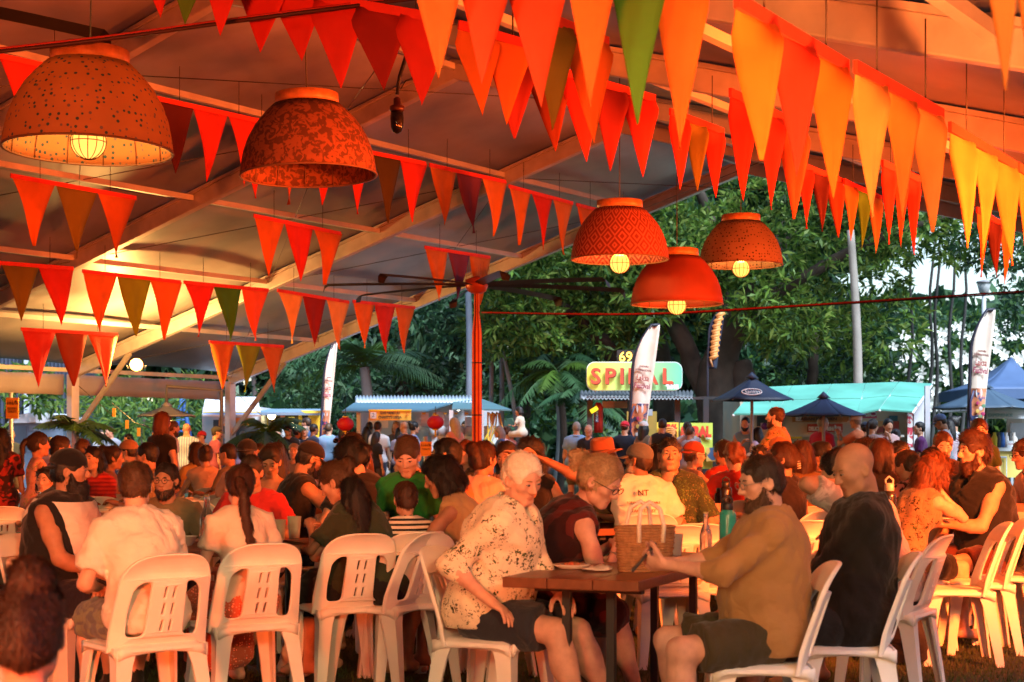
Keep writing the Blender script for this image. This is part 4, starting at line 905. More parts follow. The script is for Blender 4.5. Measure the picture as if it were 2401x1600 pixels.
tree('overhanging branch of dark small leaves at the picture edge', b9, scatter(22, 2330, 2480, 520, 830, 37, 40, 22, 50) + scatter(10, 2180, 2400, 540, 640, 37, 39, 18, 36), [([b9, at(2440, 800, 40), at(2430, 560, 39)], (.2, .1))], BARK, [GB[0], GB[2], GR[2]], 26, 6, .20, .035, 20)
# far wood seen as one mass
r_ = np.random.default_rng(9)
V, F = leaves(scatter(230, -300, 2030, 330, 1010, 62, 78, 60, 130) + scatter(70, 2020, 2600, 710, 1010, 64, 74, 50, 90) + scatter(90, -200, 2500, 960, 1035, 55, 60, 30, 50), 3.6, 6, .90, .24, r_, .2, .5)
link('treeline', mkmesh('treeline', V, F, GB, False, r_.integers(0, 4, len(F))), kind='stuff', label='dense dark wood closing the background', cat='trees')
# ------------------------------------------------------------------ palms and bare trunks
def palm(label, u, vtop, d, r0, n, L, lean=0., crown_=True, bark=BARKG, seed=1, vbase=None, mats_=GB, droop=1.0):
    r = np.random.default_rng(seed); b = gnd(u, d); t = at(u + lean, vtop, d); root = empty('palm_tree', b, label=label, cat='palm'); bv = Vector(b)
    o = MB(); N = 16; o.tube([Vector((0, 0, 0)).lerp(t - bv, k / N) + Vector((.12 * math.sin(k * .2), 0, 0)) for k in range(N + 1)], [r0 * (1.15 - .35 * k / N) * (1.0 + .03 * (k % 2)) for k in range(N + 1)], 12); o.build('trunk', bark, root)
    if crown_:
        for k in range(n):
            a = 2 * math.pi * k / n + r.uniform(-.2, .2); el = r.uniform(.1, 1.2); vs = []; fs = []; M = 16; pts = []
            for i in range(M + 1):
                f = i / M; x = L * f * math.cos(el * (1 - f * .3)); z = L * (math.sin(el) * f - droop * .75 * f * f); pts.append(Vector((x * math.cos(a), x * math.sin(a), z)) + (t - bv))
            o = MB(); o.tube(pts, [.03 * (1 - .8 * i / M) for i in range(M + 1)], 4)
            side = Vector((-math.sin(a), math.cos(a), 0))
            for i in range(2, M + 1):
                p = pts[i]; tg = (pts[i] - pts[i - 1]).normalized(); ll = L * .28 * math.sin(math.pi * (.12 + .84 * i / M)) + .05
                for s in (-1, 1):
                    for q in (0, .5):
                        pp = p - tg * (q * L / M); e = pp + side * s * ll * .85 + tg * ll * .5 + Vector((0, 0, -ll * r.uniform(.25, .7))); o.quad(pp, pp + tg * .045, e, pp - tg * .02)
            o.build('frond', mats_[k % len(mats_)], root)
    return root
palm('tall grey palm trunk behind the fan pole', 1090, 520, 40, .085, 9, 2.4, bark=mat((.16, .19, .24), .85, .15, 3., .3, 14.), seed=2)
palm('bushy low palm behind the laksa stall', 855, 862, 42, .16, 17, 2.2, seed=3, mats_=[GB[3], GB[1], GR[0]], droop=.7)
palm('thin palm trunk beside the fan pole', 1142, 560, 44, .06, 7, 1.6, seed=4)
palm('second thin palm trunk beside the fan pole', 1167, 640, 45, .07, 8, 1.8, seed=5)
palm('thin leaning palm right of the laksa stall', 1222, 790, 43, .06, 8, 1.7, lean=-50, seed=6, mats_=[GR[0], GR[1], GB[1]])
palm('small fan palm left of the SPIRAL stall', 1310, 880, 40, .09, 12, 1.3, seed=7, mats_=[GR[2], GB[1], GR[0]], bark=BARK)
palm('palm with drooping dark fronds beside the SPIRAL stall', 1365, 945, 38.5, .10, 14, 1.25, seed=8, bark=BARK)
palm('pale smooth palm trunk in front of the fig', 2003, 540, 37, .105, 8, 1.6, lean=-8, crown_=False, bark=mat((.26, .23, .20), .85, .15, 3., .4, 16.), seed=9)
palm('grey trunk between the laksa stall and the light blue polo', 1306, 870, 41, .13, 9, 1.7, seed=10)
palm('feathery potted palm by the first tent post', 178, 1010, 29.8, .05, 10, .85, seed=11, mats_=[GB[1], GB[3], GR[0]], droop=.8)
palm('feathery potted palm by the second tent post', 625, 1020, 33.5, .05, 12, 1.0, seed=12, mats_=[GB[3], GB[1], GR[0]], droop=.8)
palm('slim palm at the left of the yellow stall', 590, 840, 43, .07, 10, 1.9, seed=14)
for k, (u, lab) in enumerate(((2133, 'first'), (2180, 'second'), (2192, 'third'), (2222, 'fourth'), (2250, 'last'))):
    b = gnd(u - 8 + 2 * k, 46); t = at(u + (6 if k > 2 else 0) + 8, 560, 46); root = empty('bare_tree', b, label='%s of five slim bare dark trunks against the sky, counted from the fig' % lab, cat='tree', group='slim bare trunks'); o = MB(); N = 10
    o.tube([Vector((.06 * math.sin(q * 1.3 + k), 0, 0)) + (t - Vector(b)) * (q / N) for q in range(N + 1)], [.065 - .003 * q for q in range(N + 1)], 8); o.build('trunk', mat((.05, .05, .05), .9, .3, 5.), root)
# ------------------------------------------------------------------ white plastic chairs
PLAS = mat((.80, .77, .70), .42, .10, 4., .05, 80., spec=.45)
def rpoly(pts, r=.02, n=4):
    """round the corners of a 2D polygon"""
    out = []; N = len(pts)
    for i in range(N):
        p0, p1, p2 = Vector(pts[i - 1]), Vector(pts[i]), Vector(pts[(i + 1) % N]); a, b = (p0 - p1), (p2 - p1); rr = min(r, a.length * .45, b.length * .45); a.normalize(); b.normalize()
        s, e = p1 + a * rr, p1 + b * rr
        for k in range(n + 1): t = k / n; out.append((1 - t) ** 2 * s + 2 * t * (1 - t) * p1 + t * t * e)
    return out
def cut_plate(outer, holes, thick, bev):
    cu = bpy.data.curves.new('plate', 'CURVE'); cu.dimensions = '2D'; cu.fill_mode = 'BOTH'; cu.extrude = thick / 2 - bev; cu.bevel_depth = bev; cu.bevel_resolution = 1
    for poly in [outer] + holes:
        sp = cu.splines.new('POLY'); sp.points.add(len(poly) - 1); sp.use_cyclic_u = True
        for q, p in zip(sp.points, poly): q.co = (p[0], p[1], 0, 1)
    t = bpy.data.objects.new('plate', cu); COL.objects.link(t); bpy.context.view_layer.update()
    me = bpy.data.meshes.new_from_object(t.evaluated_get(bpy.context.evaluated_depsgraph_get())); bpy.data.objects.remove(t); bpy.data.curves.remove(cu)
    bm = bmesh.new(); bm.from_mesh(me); bmesh.ops.remove_doubles(bm, verts=bm.verts, dist=.0004); bm.to_mesh(me); bm.free()
    c = np.empty(len(me.vertices) * 3, dtype=np.float32); me.vertices.foreach_get('co', c); return me, c.reshape(-1, 3)
def make_chair():
    root = empty('plastic_chair', label='white plastic chair', cat='chair')
    # back: one moulded plate with two big openings and slots, then bent
    arch = [(.205 * (1 if math.cos(a) >= 0 else -1) * abs(math.cos(a)) ** .62, .215 + .155 * math.sin(a) ** .75) for a in [math.pi * k / 22 for k in range(23)]]
    outer = [(-.222, -.02), (.222, -.02), (.219, .06), (.213, .13)] + arch + [(-.213, .13), (-.219, .06)]
    holes = []
    for s in (-1, 1):
        holes.append([(s * x, z) for x, z in rpoly([(.082, .035), (.168, .030), (.172, .12), (.158, .235), (.120, .268), (.073, .268)], .03, 4)])
        for r in range(3):
            z0 = .055 + .068 * r; x = .020 * s; dx = .006
            holes.append(rpoly([(x - .011, z0), (x + .011, z0), (x + .011 + dx, z0 + .056), (x - .011 + dx, z0 + .056)], .004, 1))
    me, c = cut_plate(outer, holes, .022, .006)
    x, z, y = c[:, 0].copy(), c[:, 1].copy(), c[:, 2].copy()
    z = z * 1.06; Y = -.178 - .120 * np.clip(z / .37, 0, 1.2) ** 1.15 + .055 * (np.abs(x) / .21) ** 2 - y
    me.vertices.foreach_set('co', np.stack([x, Y, z + .435], 1).astype(np.float32).ravel()); me.materials.clear(); me.materials.append(PLAS); me.update()
    me.polygons.foreach_set('use_smooth', np.zeros(len(me.polygons), dtype=bool)); link('backrest', me, root)
    # seat with dished top and rolled rim
    rows = []
    for i in range(13):
        row = []
        for j in range(13):
            a, b = -1 + 2 * i / 12, -1 + 2 * j / 12; wx = .215 - .012 * b * -1; k = (1 - .10 * max(0, abs(a) - .7) / .3 * max(0, abs(b) - .7) / .3)
            px, py = a * wx * k, b * .205 * k + .015; e = max(abs(a), abs(b))
            pz = .443 - .012 * (1 - a * a) * (1 - b * b) - (.03 if e > .99 else (.006 if e > .8 else 0)) - (.012 if b > .8 else 0)
            row.append(Vector((px, py, pz)))
        rows.append(row)
    m = MB(); m.sheet(rows); m.build('seat', PLAS, root, solid=.012)
    for sx in (-1, 1):
        for sy in (-1, 1):
            t, b = Vector((sx * .195, sy * .178 + .012, .425)), Vector((sx * .232, sy * (.235 if sy < 0 else .215) + .01, 0)); m = MB()
            for (ox, oy, w0x, w0y, w1x, w1y) in ((0, -sy * .034, .016, .085, .012, .045), (-sx * .034, 0, .085, .016, .045, .012)):
                n = 7; sec = []
                for i in range(n):
                    f = i / (n - 1); q = f ** .65; cx = t.x + (b.x - t.x) * f + ox * (1 - .45 * q); cy = t.y + (b.y - t.y) * f + oy * (1 - .45 * q); cz = t.z + (b.z - t.z) * f
                    hx, hy = (w0x + (w1x - w0x) * q) / 2, (w0y + (w1y - w0y) * q) / 2
                    if w0x > w0y and i == 0: hx *= 1.15; 
                    if w0y > w0x and i == 0: hy *= 1.15
                    sec.append([Vector((cx + i1 * hx, cy + i2 * hy, cz)) for i1, i2 in ((-1, -1), (1, -1), (1, 1), (-1, 1))])
                for i in range(n - 1):
                    for q in range(4): m.quad(sec[i][q], sec[i + 1][q], sec[i + 1][(q + 1) % 4], sec[i][(q + 1) % 4])
                m.quad(*sec[-1])
            m.build('leg', PLAS, root, bevel=.004)
    # apron under the seat between the legs
    for sy, nm in ((1, 'apron'), (-1, 'apron')):
        rows = [[Vector((x, (.212 if sy > 0 else -.182), .432 - d * (.055 - .030 * max(0., math.cos(x / .2 * math.pi / 2)) ** .5))) for x in [-.2 + .4 * q / 12 for q in range(13)]] for d in (0, .5, 1)]
        m = MB(); m.sheet(rows); m.build(nm, PLAS, root, solid=.010)
    for sx in (-1, 1):
        rows = [[Vector((sx * .208, y, .432 - d * (.055 - .030 * max(0., math.cos((y - .01) / .19 * math.pi / 2)) ** .5))) for y in [-.18 + .38 * q / 12 for q in range(13)]] for d in (0, .5, 1)]
        m = MB(); m.sheet(rows); m.build('apron', PLAS, root, solid=.010)
    return root
CHAIR0 = make_chair(); _cu = [False]
def chair(x, y, heading, label, z=0.):
    """heading as for people: the way a sitter would look"""
    global CHAIR0
    if not _cu[0]: o = CHAIR0; _cu[0] = True; o.location = (x, y, z); o.rotation_euler = (0, 0, R(heading)); o['label'] = label; o['group'] = 'white plastic chairs'
    else: o = dup(CHAIR0, (x, y, z), R(heading), label, 'white plastic chairs')
    return o
# ------------------------------------------------------------------ tables
def woodmat(c):
    m = mat(c, .38, .22, 3., .12, 40., coat=.08).copy(); n = m.node_tree.nodes; l = m.node_tree.links
    ns = [x for x in n if x.type == 'TEX_NOISE'][0]; mp = n.new('ShaderNodeMapping'); mp.inputs['Scale'].default_value = (9, .8, 6)
    tc = [x for x in n if x.type == 'TEX_COORD'][0]; l.new(tc.outputs['Object'], mp.inputs[0]); l.new(mp.outputs[0], ns.inputs['Vector']); return m
WOOD = woodmat((.17, .055, .02)); WOOD2 = woodmat((.20, .085, .045)); STEEL = mat((.02, .02, .022), .45, .1)
def table(a, dirdeg, length, width, label, wood=None, z=.74):
    """a = centre (x, y); long axis points dirdeg to the right of the view direction"""
    root = empty('trestle_table', (a[0], a[1], 0), R(-dirdeg), label=label, cat='table', group='wooden trestle tables')
    for k in range(3):
        w_ = width / 3; MB().box(((k - 1) * w_, 0, z - .022), (w_ - .003, length, .044)).build('plank', wood or WOOD, root, bevel=.004)
    for s in (-1, 1):
        MB().beam((0, s * length * .36, z - .06), (0, s * length * .36 + .001, z - .06), .04, .03)
        for sx in (-1, 1):
            MB().box((sx * .10, s * length * .36, (z - .05) / 2), (.035, .035, z - .05)).build('leg', STEEL, root)
        MB().box((0, s * length * .36, .015), (width * .85, .045, .03)).build('foot_bar', STEEL, root)
        MB().box((0, s * length * .36, z - .06), (width * .8, .045, .03)).build('cross_bar', STEEL, root)
    return root
# ------------------------------------------------------------------ things on tables
def bottle(p, h, r, c, label, capc=(.02, .02, .02), neck=.45, clear=False, name='drink_bottle', loop=False):
    root = empty(name, p, label=label, cat='bottle'); m = mat(c, .25 if not clear else .05, .05, tmix=.85 if clear else 0.) 
    if clear: prof = [(r * .9, 0), (r, .01), (r, h * .52), (r * .85, h * .62), (r * .42, h * .78), (r * .36, h * .98), (r * .40, h)]
    else: prof = [(r * .92, 0), (r, .012), (r, h * .76), (r * .92, h * .82), (r * .62, h * .86), (r * .60, h * .88)]
    MB().lathe(prof, 20).build('body', m, root)
    if not clear:
        MB().lathe([(r * .66, h * .865), (r * .68, h * .875), (r * .68, h * .97), (r * .55, h), (.001, h)], 18).build('cap', mat(capc, .4, .05), root)
        if loop:
            MB().tube([(-r * .5, 0, h * .97), (-r * .55, 0, h * 1.06), (0, 0, h * 1.12), (r * .55, 0, h * 1.06), (r * .5, 0, h * .97)], .006, 6).build('carry_loop', mat(capc, .4, .05), root)
    else: MB().lathe([(r * .34, h), (r * .42, h * 1.0), (r * .42, h * 1.03), (.001, h * 1.03)], 12).build('cap', mat((.5, .4, .2), .3, .05), root)
    return root
def cup(p, h, r, c, label, name='paper_cup', drink=None):
    root = empty(name, p, label=label, cat='cup'); m = mat(c, .5, .05, trans=.2)
    MB().lathe([(r * .72, 0), (r * .74, .003), (r, h), (r * .96, h), (r * .70, .006), (.001, .006)], 20).build('wall', m, root)
    if drink: MB().lathe([(r * .86, h * .6), (.001, h * .6)], 20).build('drink', mat(drink, .2, .05), root)
    return root
def bowl(p, r, c, label, food=(.35, .14, .03), name='food_bowl'):
    root = empty(name, p, label=label, cat='bowl')
    MB().lathe([(r * .55, 0), (r * .60, .004), (r * .92, r * .62), (r, r * .66), (r * .96, r * .66), (r * .55, .010), (.001, .008)], 22).build('shell', mat(c, .5, .06), root)
    o = MB(); o.lathe([(r * .84, r * .50), (r * .5, r * .56), (.001, r * .58)], 18); o.build('food', mat(food, .6, .5, 60., .6, 80.), root)
    return root
# ------------------------------------------------------------------ people: smooth distance-field bodies, clothes and hair
class Fld:
    def __init__(s, lo, hi, h):
        s.h = h; s.lo = np.asarray(lo, float) - 2 * h; n = np.ceil((np.asarray(hi, float) + 2 * h - s.lo) / h).astype(int) + 1
        s.ax = [s.lo[i] + h * np.arange(n[i]) for i in range(3)]
        s.F = np.full(n, .15, dtype=np.float32)
    def _sl(s, lo, hi):
        out = []; xs = []
        for i in range(3):
            a = max(0, int((lo[i] - s.lo[i]) / s.h)); b = min(len(s.ax[i]), int((hi[i] - s.lo[i]) / s.h) + 2)
            if b - a < 1: return None, None
            out.append(slice(a, b)); sh = [1, 1, 1]; sh[i] = -1; xs.append(s.ax[i][a:b].reshape(sh).astype(np.float32))
        return tuple(out), xs
    def put(s, prim, k=.02, sub=False, pad=0.):
        lo, hi, fn = prim; m = k + 2.5 * s.h + pad
        sl, xs = s._sl(np.asarray(lo) - m, np.asarray(hi) + m)
        if sl is None: return
        d = fn(*xs); A = s.F[sl]
        if sub: d = -d; hh = np.maximum(k - np.abs(A - d), 0) / k; s.F[sl] = np.maximum(A, d) + hh * hh * k * .25
        else: hh = np.maximum(k - np.abs(A - d), 0) / k; s.F[sl] = np.minimum(A, d) - hh * hh * k * .25
    def cut(s, p, n):
        """keep the side of the plane through p that n points away from"""
        x, y, z = [a.reshape([-1 if i == j else 1 for j in range(3)]) for i, a in enumerate(s.ax)]
        s.F = np.maximum(s.F, ((x - p[0]) * n[0] + (y - p[1]) * n[1] + (z - p[2]) * n[2]).astype(np.float32))
    def noise(s, amp, freq, seed, st=(1, 1, 1), ridge=False):
        r = np.random.default_rng(seed); x, y, z = [a.reshape([-1 if i == j else 1 for j in range(3)]) for i, a in enumerate(s.ax)]
        N = 0
        for q in range(4):
            a = r.normal(size=3) * freq * np.asarray(st); b = r.normal(size=3) * freq * .5; p = r.uniform(0, 6.28, 2)
            S_ = np.sin(a[0] * x + a[1] * y + a[2] * z + p[0] + 1.5 * np.sin(b[0] * x + b[1] * y + b[2] * z + p[1])); N = N + ((1.3 - 2.6 * np.abs(S_) ** .8) if ridge else S_)
        s.F = s.F + (amp * .5 * N).astype(np.float32)
    def mesh(s):
        F = s.F; S = F < 0
        n = np.array(F.shape) - 1
        c = np.zeros(n, dtype=np.int8)
        for dx in (0, 1):
            for dy in (0, 1):
                for dz in (0, 1): c += S[dx:n[0] + dx, dy:n[1] + dy, dz:n[2] + dz]
        act = (c > 0) & (c < 8); idx = np.full(n, -1, dtype=np.int64); I = np.argwhere(act); idx[act] = np.arange(len(I))
        if len(I) == 0: return np.zeros((0, 3)), np.zeros((0, 4), dtype=int)
        acc = np.zeros((len(I), 3)); cnt = np.zeros(len(I))
        for ax in range(3):
            o1, o2 = [q for q in range(3) if q != ax]
            for a in (0, 1):
                for b in (0, 1):
                    off = np.zeros(3, int); off[o1] = a; off[o2] = b; J = I + off; K = J.copy(); K[:, ax] += 1
                    f0 = F[J[:, 0], J[:, 1], J[:, 2]]; f1 = F[K[:, 0], K[:, 1], K[:, 2]]
                    m = (f0 < 0) != (f1 < 0); t = np.where(m, f0 / np.where(m, f0 - f1, 1), 0)
                    P = off.astype(float)[None] + np.zeros((len(I), 3)); P[:, ax] += t
                    acc[m] += P[m]; cnt[m] += 1
        V = s.lo + s.h * (I + acc / cnt[:, None])
        Q = []
        for ax in range(3):
            o1, o2 = (ax + 1) % 3, (ax + 2) % 3
            sl0 = [slice(None)] * 3; sl1 = [slice(None)] * 3; sl0[ax] = slice(0, -1); sl1[ax] = slice(1, None)
            A, B = S[tuple(sl0)], S[tuple(sl1)]
            for flip in (0, 1):
                E_ = np.argwhere((A & ~B) if not flip else (~A & B))
                E_ = E_[(E_[:, o1] > 0) & (E_[:, o2] > 0) & (E_[:, o1] < n[o1]) & (E_[:, o2] < n[o2])]
                if len(E_) == 0: continue
                q = []
                for (d1, d2) in ((-1, -1), (0, -1), (0, 0), (-1, 0)):
                    C = E_.copy(); C[:, o1] += d1; C[:, o2] += d2; q.append(idx[C[:, 0], C[:, 1], C[:, 2]])
                q = np.stack(q, 1)
                Q.append(q[:, ::-1] if flip else q)
        Fq = np.concatenate(Q); Fq = Fq[(Fq >= 0).all(1)]
        return V, Fq
def cone(a, b, r1, r2=None, flat=False, sq=None):
    a, b = np.asarray(a, float), np.asarray(b, float); r2 = r1 if r2 is None else r2; ba = b - a; L2 = float(ba @ ba) + 1e-9; L = math.sqrt(L2); rm = max(r1, r2)
    lo = np.minimum(a, b) - rm; hi = np.maximum(a, b) + rm
    def fn(x, y, z):
        t = ((x - a[0]) * ba[0] + (y - a[1]) * ba[1] + (z - a[2]) * ba[2]) / L2
        tc = t if flat else np.clip(t, 0, 1)
        d = np.sqrt((x - a[0] - tc * ba[0]) ** 2 + (y - a[1] - tc * ba[1]) ** 2 + (z - a[2] - tc * ba[2]) ** 2)
        d = d - (r1 + (r2 - r1) * np.clip(t, 0, 1))
        if flat: d = np.maximum(d, np.maximum((t - 1) * L, -t * L - .03))
        return d
    return lo, hi, fn
def ell(c, r, Rm=None):
    c = np.asarray(c, float); r = np.asarray(r, float); M = np.eye(3) if Rm is None else np.asarray(Rm, float)
    ex = np.sqrt(((M * r[None]) ** 2).sum(1))
    def fn(x, y, z):
        X, Y, Z = x - c[0], y - c[1], z - c[2]; k0 = 0; k1 = 0
        for j in range(3):
            q = X * M[0, j] + Y * M[1, j] + Z * M[2, j]; k0 = k0 + (q / r[j]) ** 2; k1 = k1 + (q / r[j] ** 2) ** 2
        k0 = np.sqrt(k0); return k0 * (k0 - 1) / (np.sqrt(k1) + 1e-6)
    return c - ex, c + ex, fn
def rot(ax, deg):
    return np.array(Matrix.Rotation(R(deg), 3, ax))
def unit(v): v = np.asarray(v, float); return v / (np.linalg.norm(v) + 1e-9)
def ik(S, T, l1, l2, pole):
    S, T = np.asarray(S, float), np.asarray(T, float); d = T - S; D = np.linalg.norm(d); m = (l1 + l2) * .995
    if D > m: T = S + d / D * m; D = m
    D = max(D, abs(l1 - l2) + .02); u = unit(T - S); a = (l1 * l1 - l2 * l2 + D * D) / (2 * D); h = math.sqrt(max(l1 * l1 - a * a, 1e-6))
    p = np.asarray(pole, float); p = unit(p - u * (p @ u)); return S + u * a + p * h, S + u * D
LOD = {0: dict(b=.0200, h=.0076, n=.0072, c=.0148, r=.0105), 1: dict(b=.034, h=.0124, n=.0110, c=.026, r=.0165), 2: dict(b=.048, h=.0165, n=.0140, c=.036, r=.022)}
SKIN = dict(fair=(.60, .34, .24), light=(.52, .28, .18), tan=(.42, .21, .12), brown=(.26, .12, .065), olive=(.40, .22, .13), dark=(.13, .06, .035))
HAIRC = dict(black=(.012, .010, .010), dark=(.030, .018, .012), brown=(.075, .038, .018), red=(.14, .045, .018), auburn=(.055, .022, .012), blonde=(.36, .25, .13), white=(.72, .66, .56), grey=(.26, .24, .22), sand=(.26, .15, .065))
def skinmat(t): return mat(SKIN[t], .50, .22, 16., .35, 190., spec=.45)
def hairmat(c): return mat(HAIRC[c], .42, .35 if c != 'white' else .15, 90., .35, 260., spec=.4)
def cloth(c, **kw):
    d = dict(rough=.85, var=.10, scale=7., bump=.22, bscale=170., sheen=.15, spec=.2, crease=.22); d.update(kw); return mat(c, **d)
def limbs(P):
    """joint positions, person facing +Y, right hand +X, ground z = 0"""
    J = {}; fem = P.get('f', False); sit = P.get('sit', True); hz = .53 if sit else .93
    lean, side, tw = P.get('lean', 8 if sit else 2), P.get('side', 0), P.get('twist', 0)
    J['p0'] = p0 = np.array([0, 0, hz])
    def dr(k): return rot('Y', side * k) @ rot('X', -lean * k) @ np.array([0, 0, 1.])
    J['p1'] = p1 = p0 + .19 * dr(.7); J['p2'] = p2 = p1 + .19 * dr(1.0); J['p3'] = p3 = p2 + .148 * dr(1.15 + P.get('hunch', .15))
    up = unit(p3 - p1); Rc = rot('Z', tw) ; fw = Rc @ np.array([0, 1., 0]); fw = unit(fw - up * (fw @ up)); rt = np.cross(fw, up)
    J['Rc'] = np.stack([rt, fw, up], 1); J['Rp'] = np.stack([np.array([1, 0, 0.]), np.array([0, 1., 0]), np.array([0, 0, 1.])], 1)
    sw = (.152 if fem else .178) * P.get('sw', 1)
    for s, k in ((1, 'r'), (-1, 'l')):
        sh = p3 - up * .055 + rt * s * sw + fw * P.get('shf', .01) + up * P.get('shr_' + k, 0)
        J['sh' + k] = sh
        hd = P.get('hand_' + k)
        if hd is None: hd = (s * .20, .34, .80) if sit else (s * .25, .06, .84)
        hd = np.array(hd, float)
        pole = P.get('pole_' + k, (s * .7, -.55, -.75)); J['el' + k], J['wr' + k] = ik(sh, hd, .285, .25, pole)
        hip = p0 + np.array([s * .092, 0, -.0]); J['hp' + k] = hip
        ft = P.get('foot_' + k)
        if ft is None: ft = (s * .13, .47, .08) if sit else (s * .11, s * .03 if P.get('stride') else 0, .08)
        J['kn' + k], J['an' + k] = ik(hip, ft, .435, .425, P.get('kpole_' + k, (s * .12, 1, .55) if sit else (s * .1, 1, 0)))
    hp, hy, hr = P.get('head', (0, 0, 0))
    Rh = rot('Z', hy) @ rot('X', -hp) @ rot('Y', hr); J['Rh'] = Rh
    nk = unit(up * .8 + Rh[:, 2] * .6 + fw * .12); hs = P.get('hs', .955) * (1.22 if P.get('kid') else 1.0); J['hs'] = hs
    J['nk'] = p3 + nk * .100; J['hc'] = J['nk'] + Rh @ np.array([0, .018, .080 * hs])
    J['top'] = J['hc'] + Rh @ np.array([0, -.01, .118 * hs])
    return J
def torso_prims(J, P, g=0.):
    """list of (prim, k) for the trunk; g = extra thickness of clothing"""
    w = P.get('w', 1.0); be = P.get('belly', 0.); fem = P.get('f', False); Rc, Rp = J['Rc'], J['Rp']
    p0, p1, p2, p3 = J['p0'], J['p1'], J['p2'], J['p3']; Rm = Rp * .5 + Rc * .5; Rm = np.stack([unit(Rm[:, 0]), unit(Rm[:, 1]), unit(Rm[:, 2])], 1)
    out = [(ell(p0 + [0, -.005, .03], ((.165 if not fem else .172) * w + g, .118 * w + g, .125 + g), Rp), .05),
           (ell(p1 + Rm @ [0, .012 + be * .55, -.02], ((.145 if not fem else .122) * w + g + be * .4, .102 * w + g + be, .16 + g), Rm), .05),
           (ell(p2 + Rc @ [0, .004, .0], ((.160 if not fem else .136) * w + g, .106 * w + g, .170 + g), Rc), .045),
           (cone(J['shr'] * .84 + J['shl'] * .16, J['shl'] * .84 + J['shr'] * .16, .058 * w ** .5 + g), .04)]
    for s in 'rl':
        out.append((cone(J['p3'] + Rc @ [0, -.005, .03], J['sh' + s], .034 + g, .044 * w ** .5 + g), .035))
        if fem: out.append((ell(p2 + Rc @ [(.072 if s == 'r' else -.072), .085 * w, .005], (.062 + g, .058 + g, .060 + g), Rc), .04))
    return out
def body_mesh(J, P, lod):
    L = LOD[lod]; w = P.get('w', 1.0); a = w ** .6 * (.88 if P.get('f') else 1.0) * (.86 if P.get('kid') else 1); fem = P.get('f', False)
    pts = np.array([J[k] for k in ('p0', 'p3', 'shr', 'shl', 'elr', 'ell', 'wrr', 'wrl', 'knr', 'knl', 'anr', 'anl', 'nk')])
    lo = pts.min(0) - .24; hi = pts.max(0) + .24; lo[2] = max(lo[2], -.02); hi[2] = J['nk'][2] + .12
    f = Fld(lo, hi, L['b'])
    for pr, k in torso_prims(J, P, P.get('_tight', 0.)): f.put(pr, k)
    f.put(cone(J['p3'] - J['Rc'][:, 2] * .03, J['nk'] + J['Rh'] @ np.array([0, .005, .02]), .056 * a + .002, .050 * a + .002), .025)
    for s in 'rl':
        sh, el, wr, hp, kn, an = (J[q + s] for q in ('sh', 'el', 'wr', 'hp', 'kn', 'an'))
        cv = 1.0 if P.get('_tight', 0) > -.008 else .90; f.put(cone(sh, el, .049 * a * cv, .038 * a), .03); mid = sh * .55 + el * .45; f.put(ell(mid, (.045 * a * cv, .045 * a * cv, .06 * a)), .03)
        f.put(cone(el, wr, .038 * a, .026 * a), .02); q = el * .74 + wr * .26; f.put(ell(q, (.041 * a,) * 3), .03)
        f.put(cone(hp, kn, .085 * w ** .7, .054 * a + .004), .03)
        f.put(cone(kn, an, .056 * a, .036 * a + .002), .03); q = kn * .68 + an * .32 + unit(np.cross(kn - an, np.array([1, 0, 0]))) * -.012; f.put(ell(q, (.055 * a, .055 * a, .085)), .05)
        ff = P.get('fdir_' + s, (0.12 if s == 'r' else -.12, 1, 0)); ff = unit(ff); heel = an + np.array([0, 0, -.035]) - ff * .045; toe = an + ff * .165 + np.array([0, 0, -.055]); ball = an + ff * .11 + np.array([0, 0, -.045])
        f.put(cone(heel, ball, .034, .036), .025); f.put(cone(ball, toe, .036, .022), .02)
    return f.mesh()
def hand_mesh(J, P, s, lod):
    L = LOD[lod]; wr, el = J['wr' + s], J['el' + s]; fa = unit(wr - el); sg = 1 if s == 'r' else -1
    fd = P.get('hdir_' + s); f = unit(fa if fd is None else np.asarray(fd, float)); n = P.get('palm_' + s)
    if n is None: n = (0, 0, -1) if abs(f[2]) < .75 else (-sg, 0, 0)
    n = np.asarray(n, float); n = unit(n - f * (n @ f)); t = np.cross(f, n) * sg      # t: towards the thumb
    k = (.9 if P.get('f') else 1.0) * (.78 if P.get('kid') else 1.0); cu = P.get('curl_' + s, 26)
    g = Fld(wr - .2 * k, wr + .2 * k, L['n']); M = np.stack([t, f, n], 1)
    g.put(cone(wr - fa * .035, wr + f * .02 * k, .027 * k, .026 * k), .01)
    g.put(ell(wr + f * .055 * k, (.041 * k, .052 * k, .017 * k), M), .02)
    for i, (o, ln) in enumerate(((.030, .068), (.010, .078), (-.011, .072), (-.030, .056))):
        b = wr + (f * .088 + t * o) * k - f * abs(o) * .18 * k; d = f.copy() + t * o * 1.6; d = unit(d); r = (.0098 if lod == 0 else .0105 if lod == 1 else .0125) * k
        for j, fr in enumerate((.45, .31, .24)):
            an = R(cu * (.8 + .22 * i if j == 0 else 1.0)); d = unit(d * math.cos(an) + n * math.sin(an)); e = b + d * ln * fr * 1.12 * k; g.put(cone(b, e, r, r * .9), .005); b = e; r *= .9
    b = wr + (f * .03 + t * .030) * k; d = unit(f * .62 + t * .72 + n * .35)
    for ln, r in ((.040, .0135), (.032, .0115), (.025, .010)):
        e = b + d * ln * k; g.put(cone(b, e, r * k, r * .9 * k), .008); b = e; d = unit(d + n * .22 * (cu / 30) + f * .22 - t * .18)
    return g.mesh()
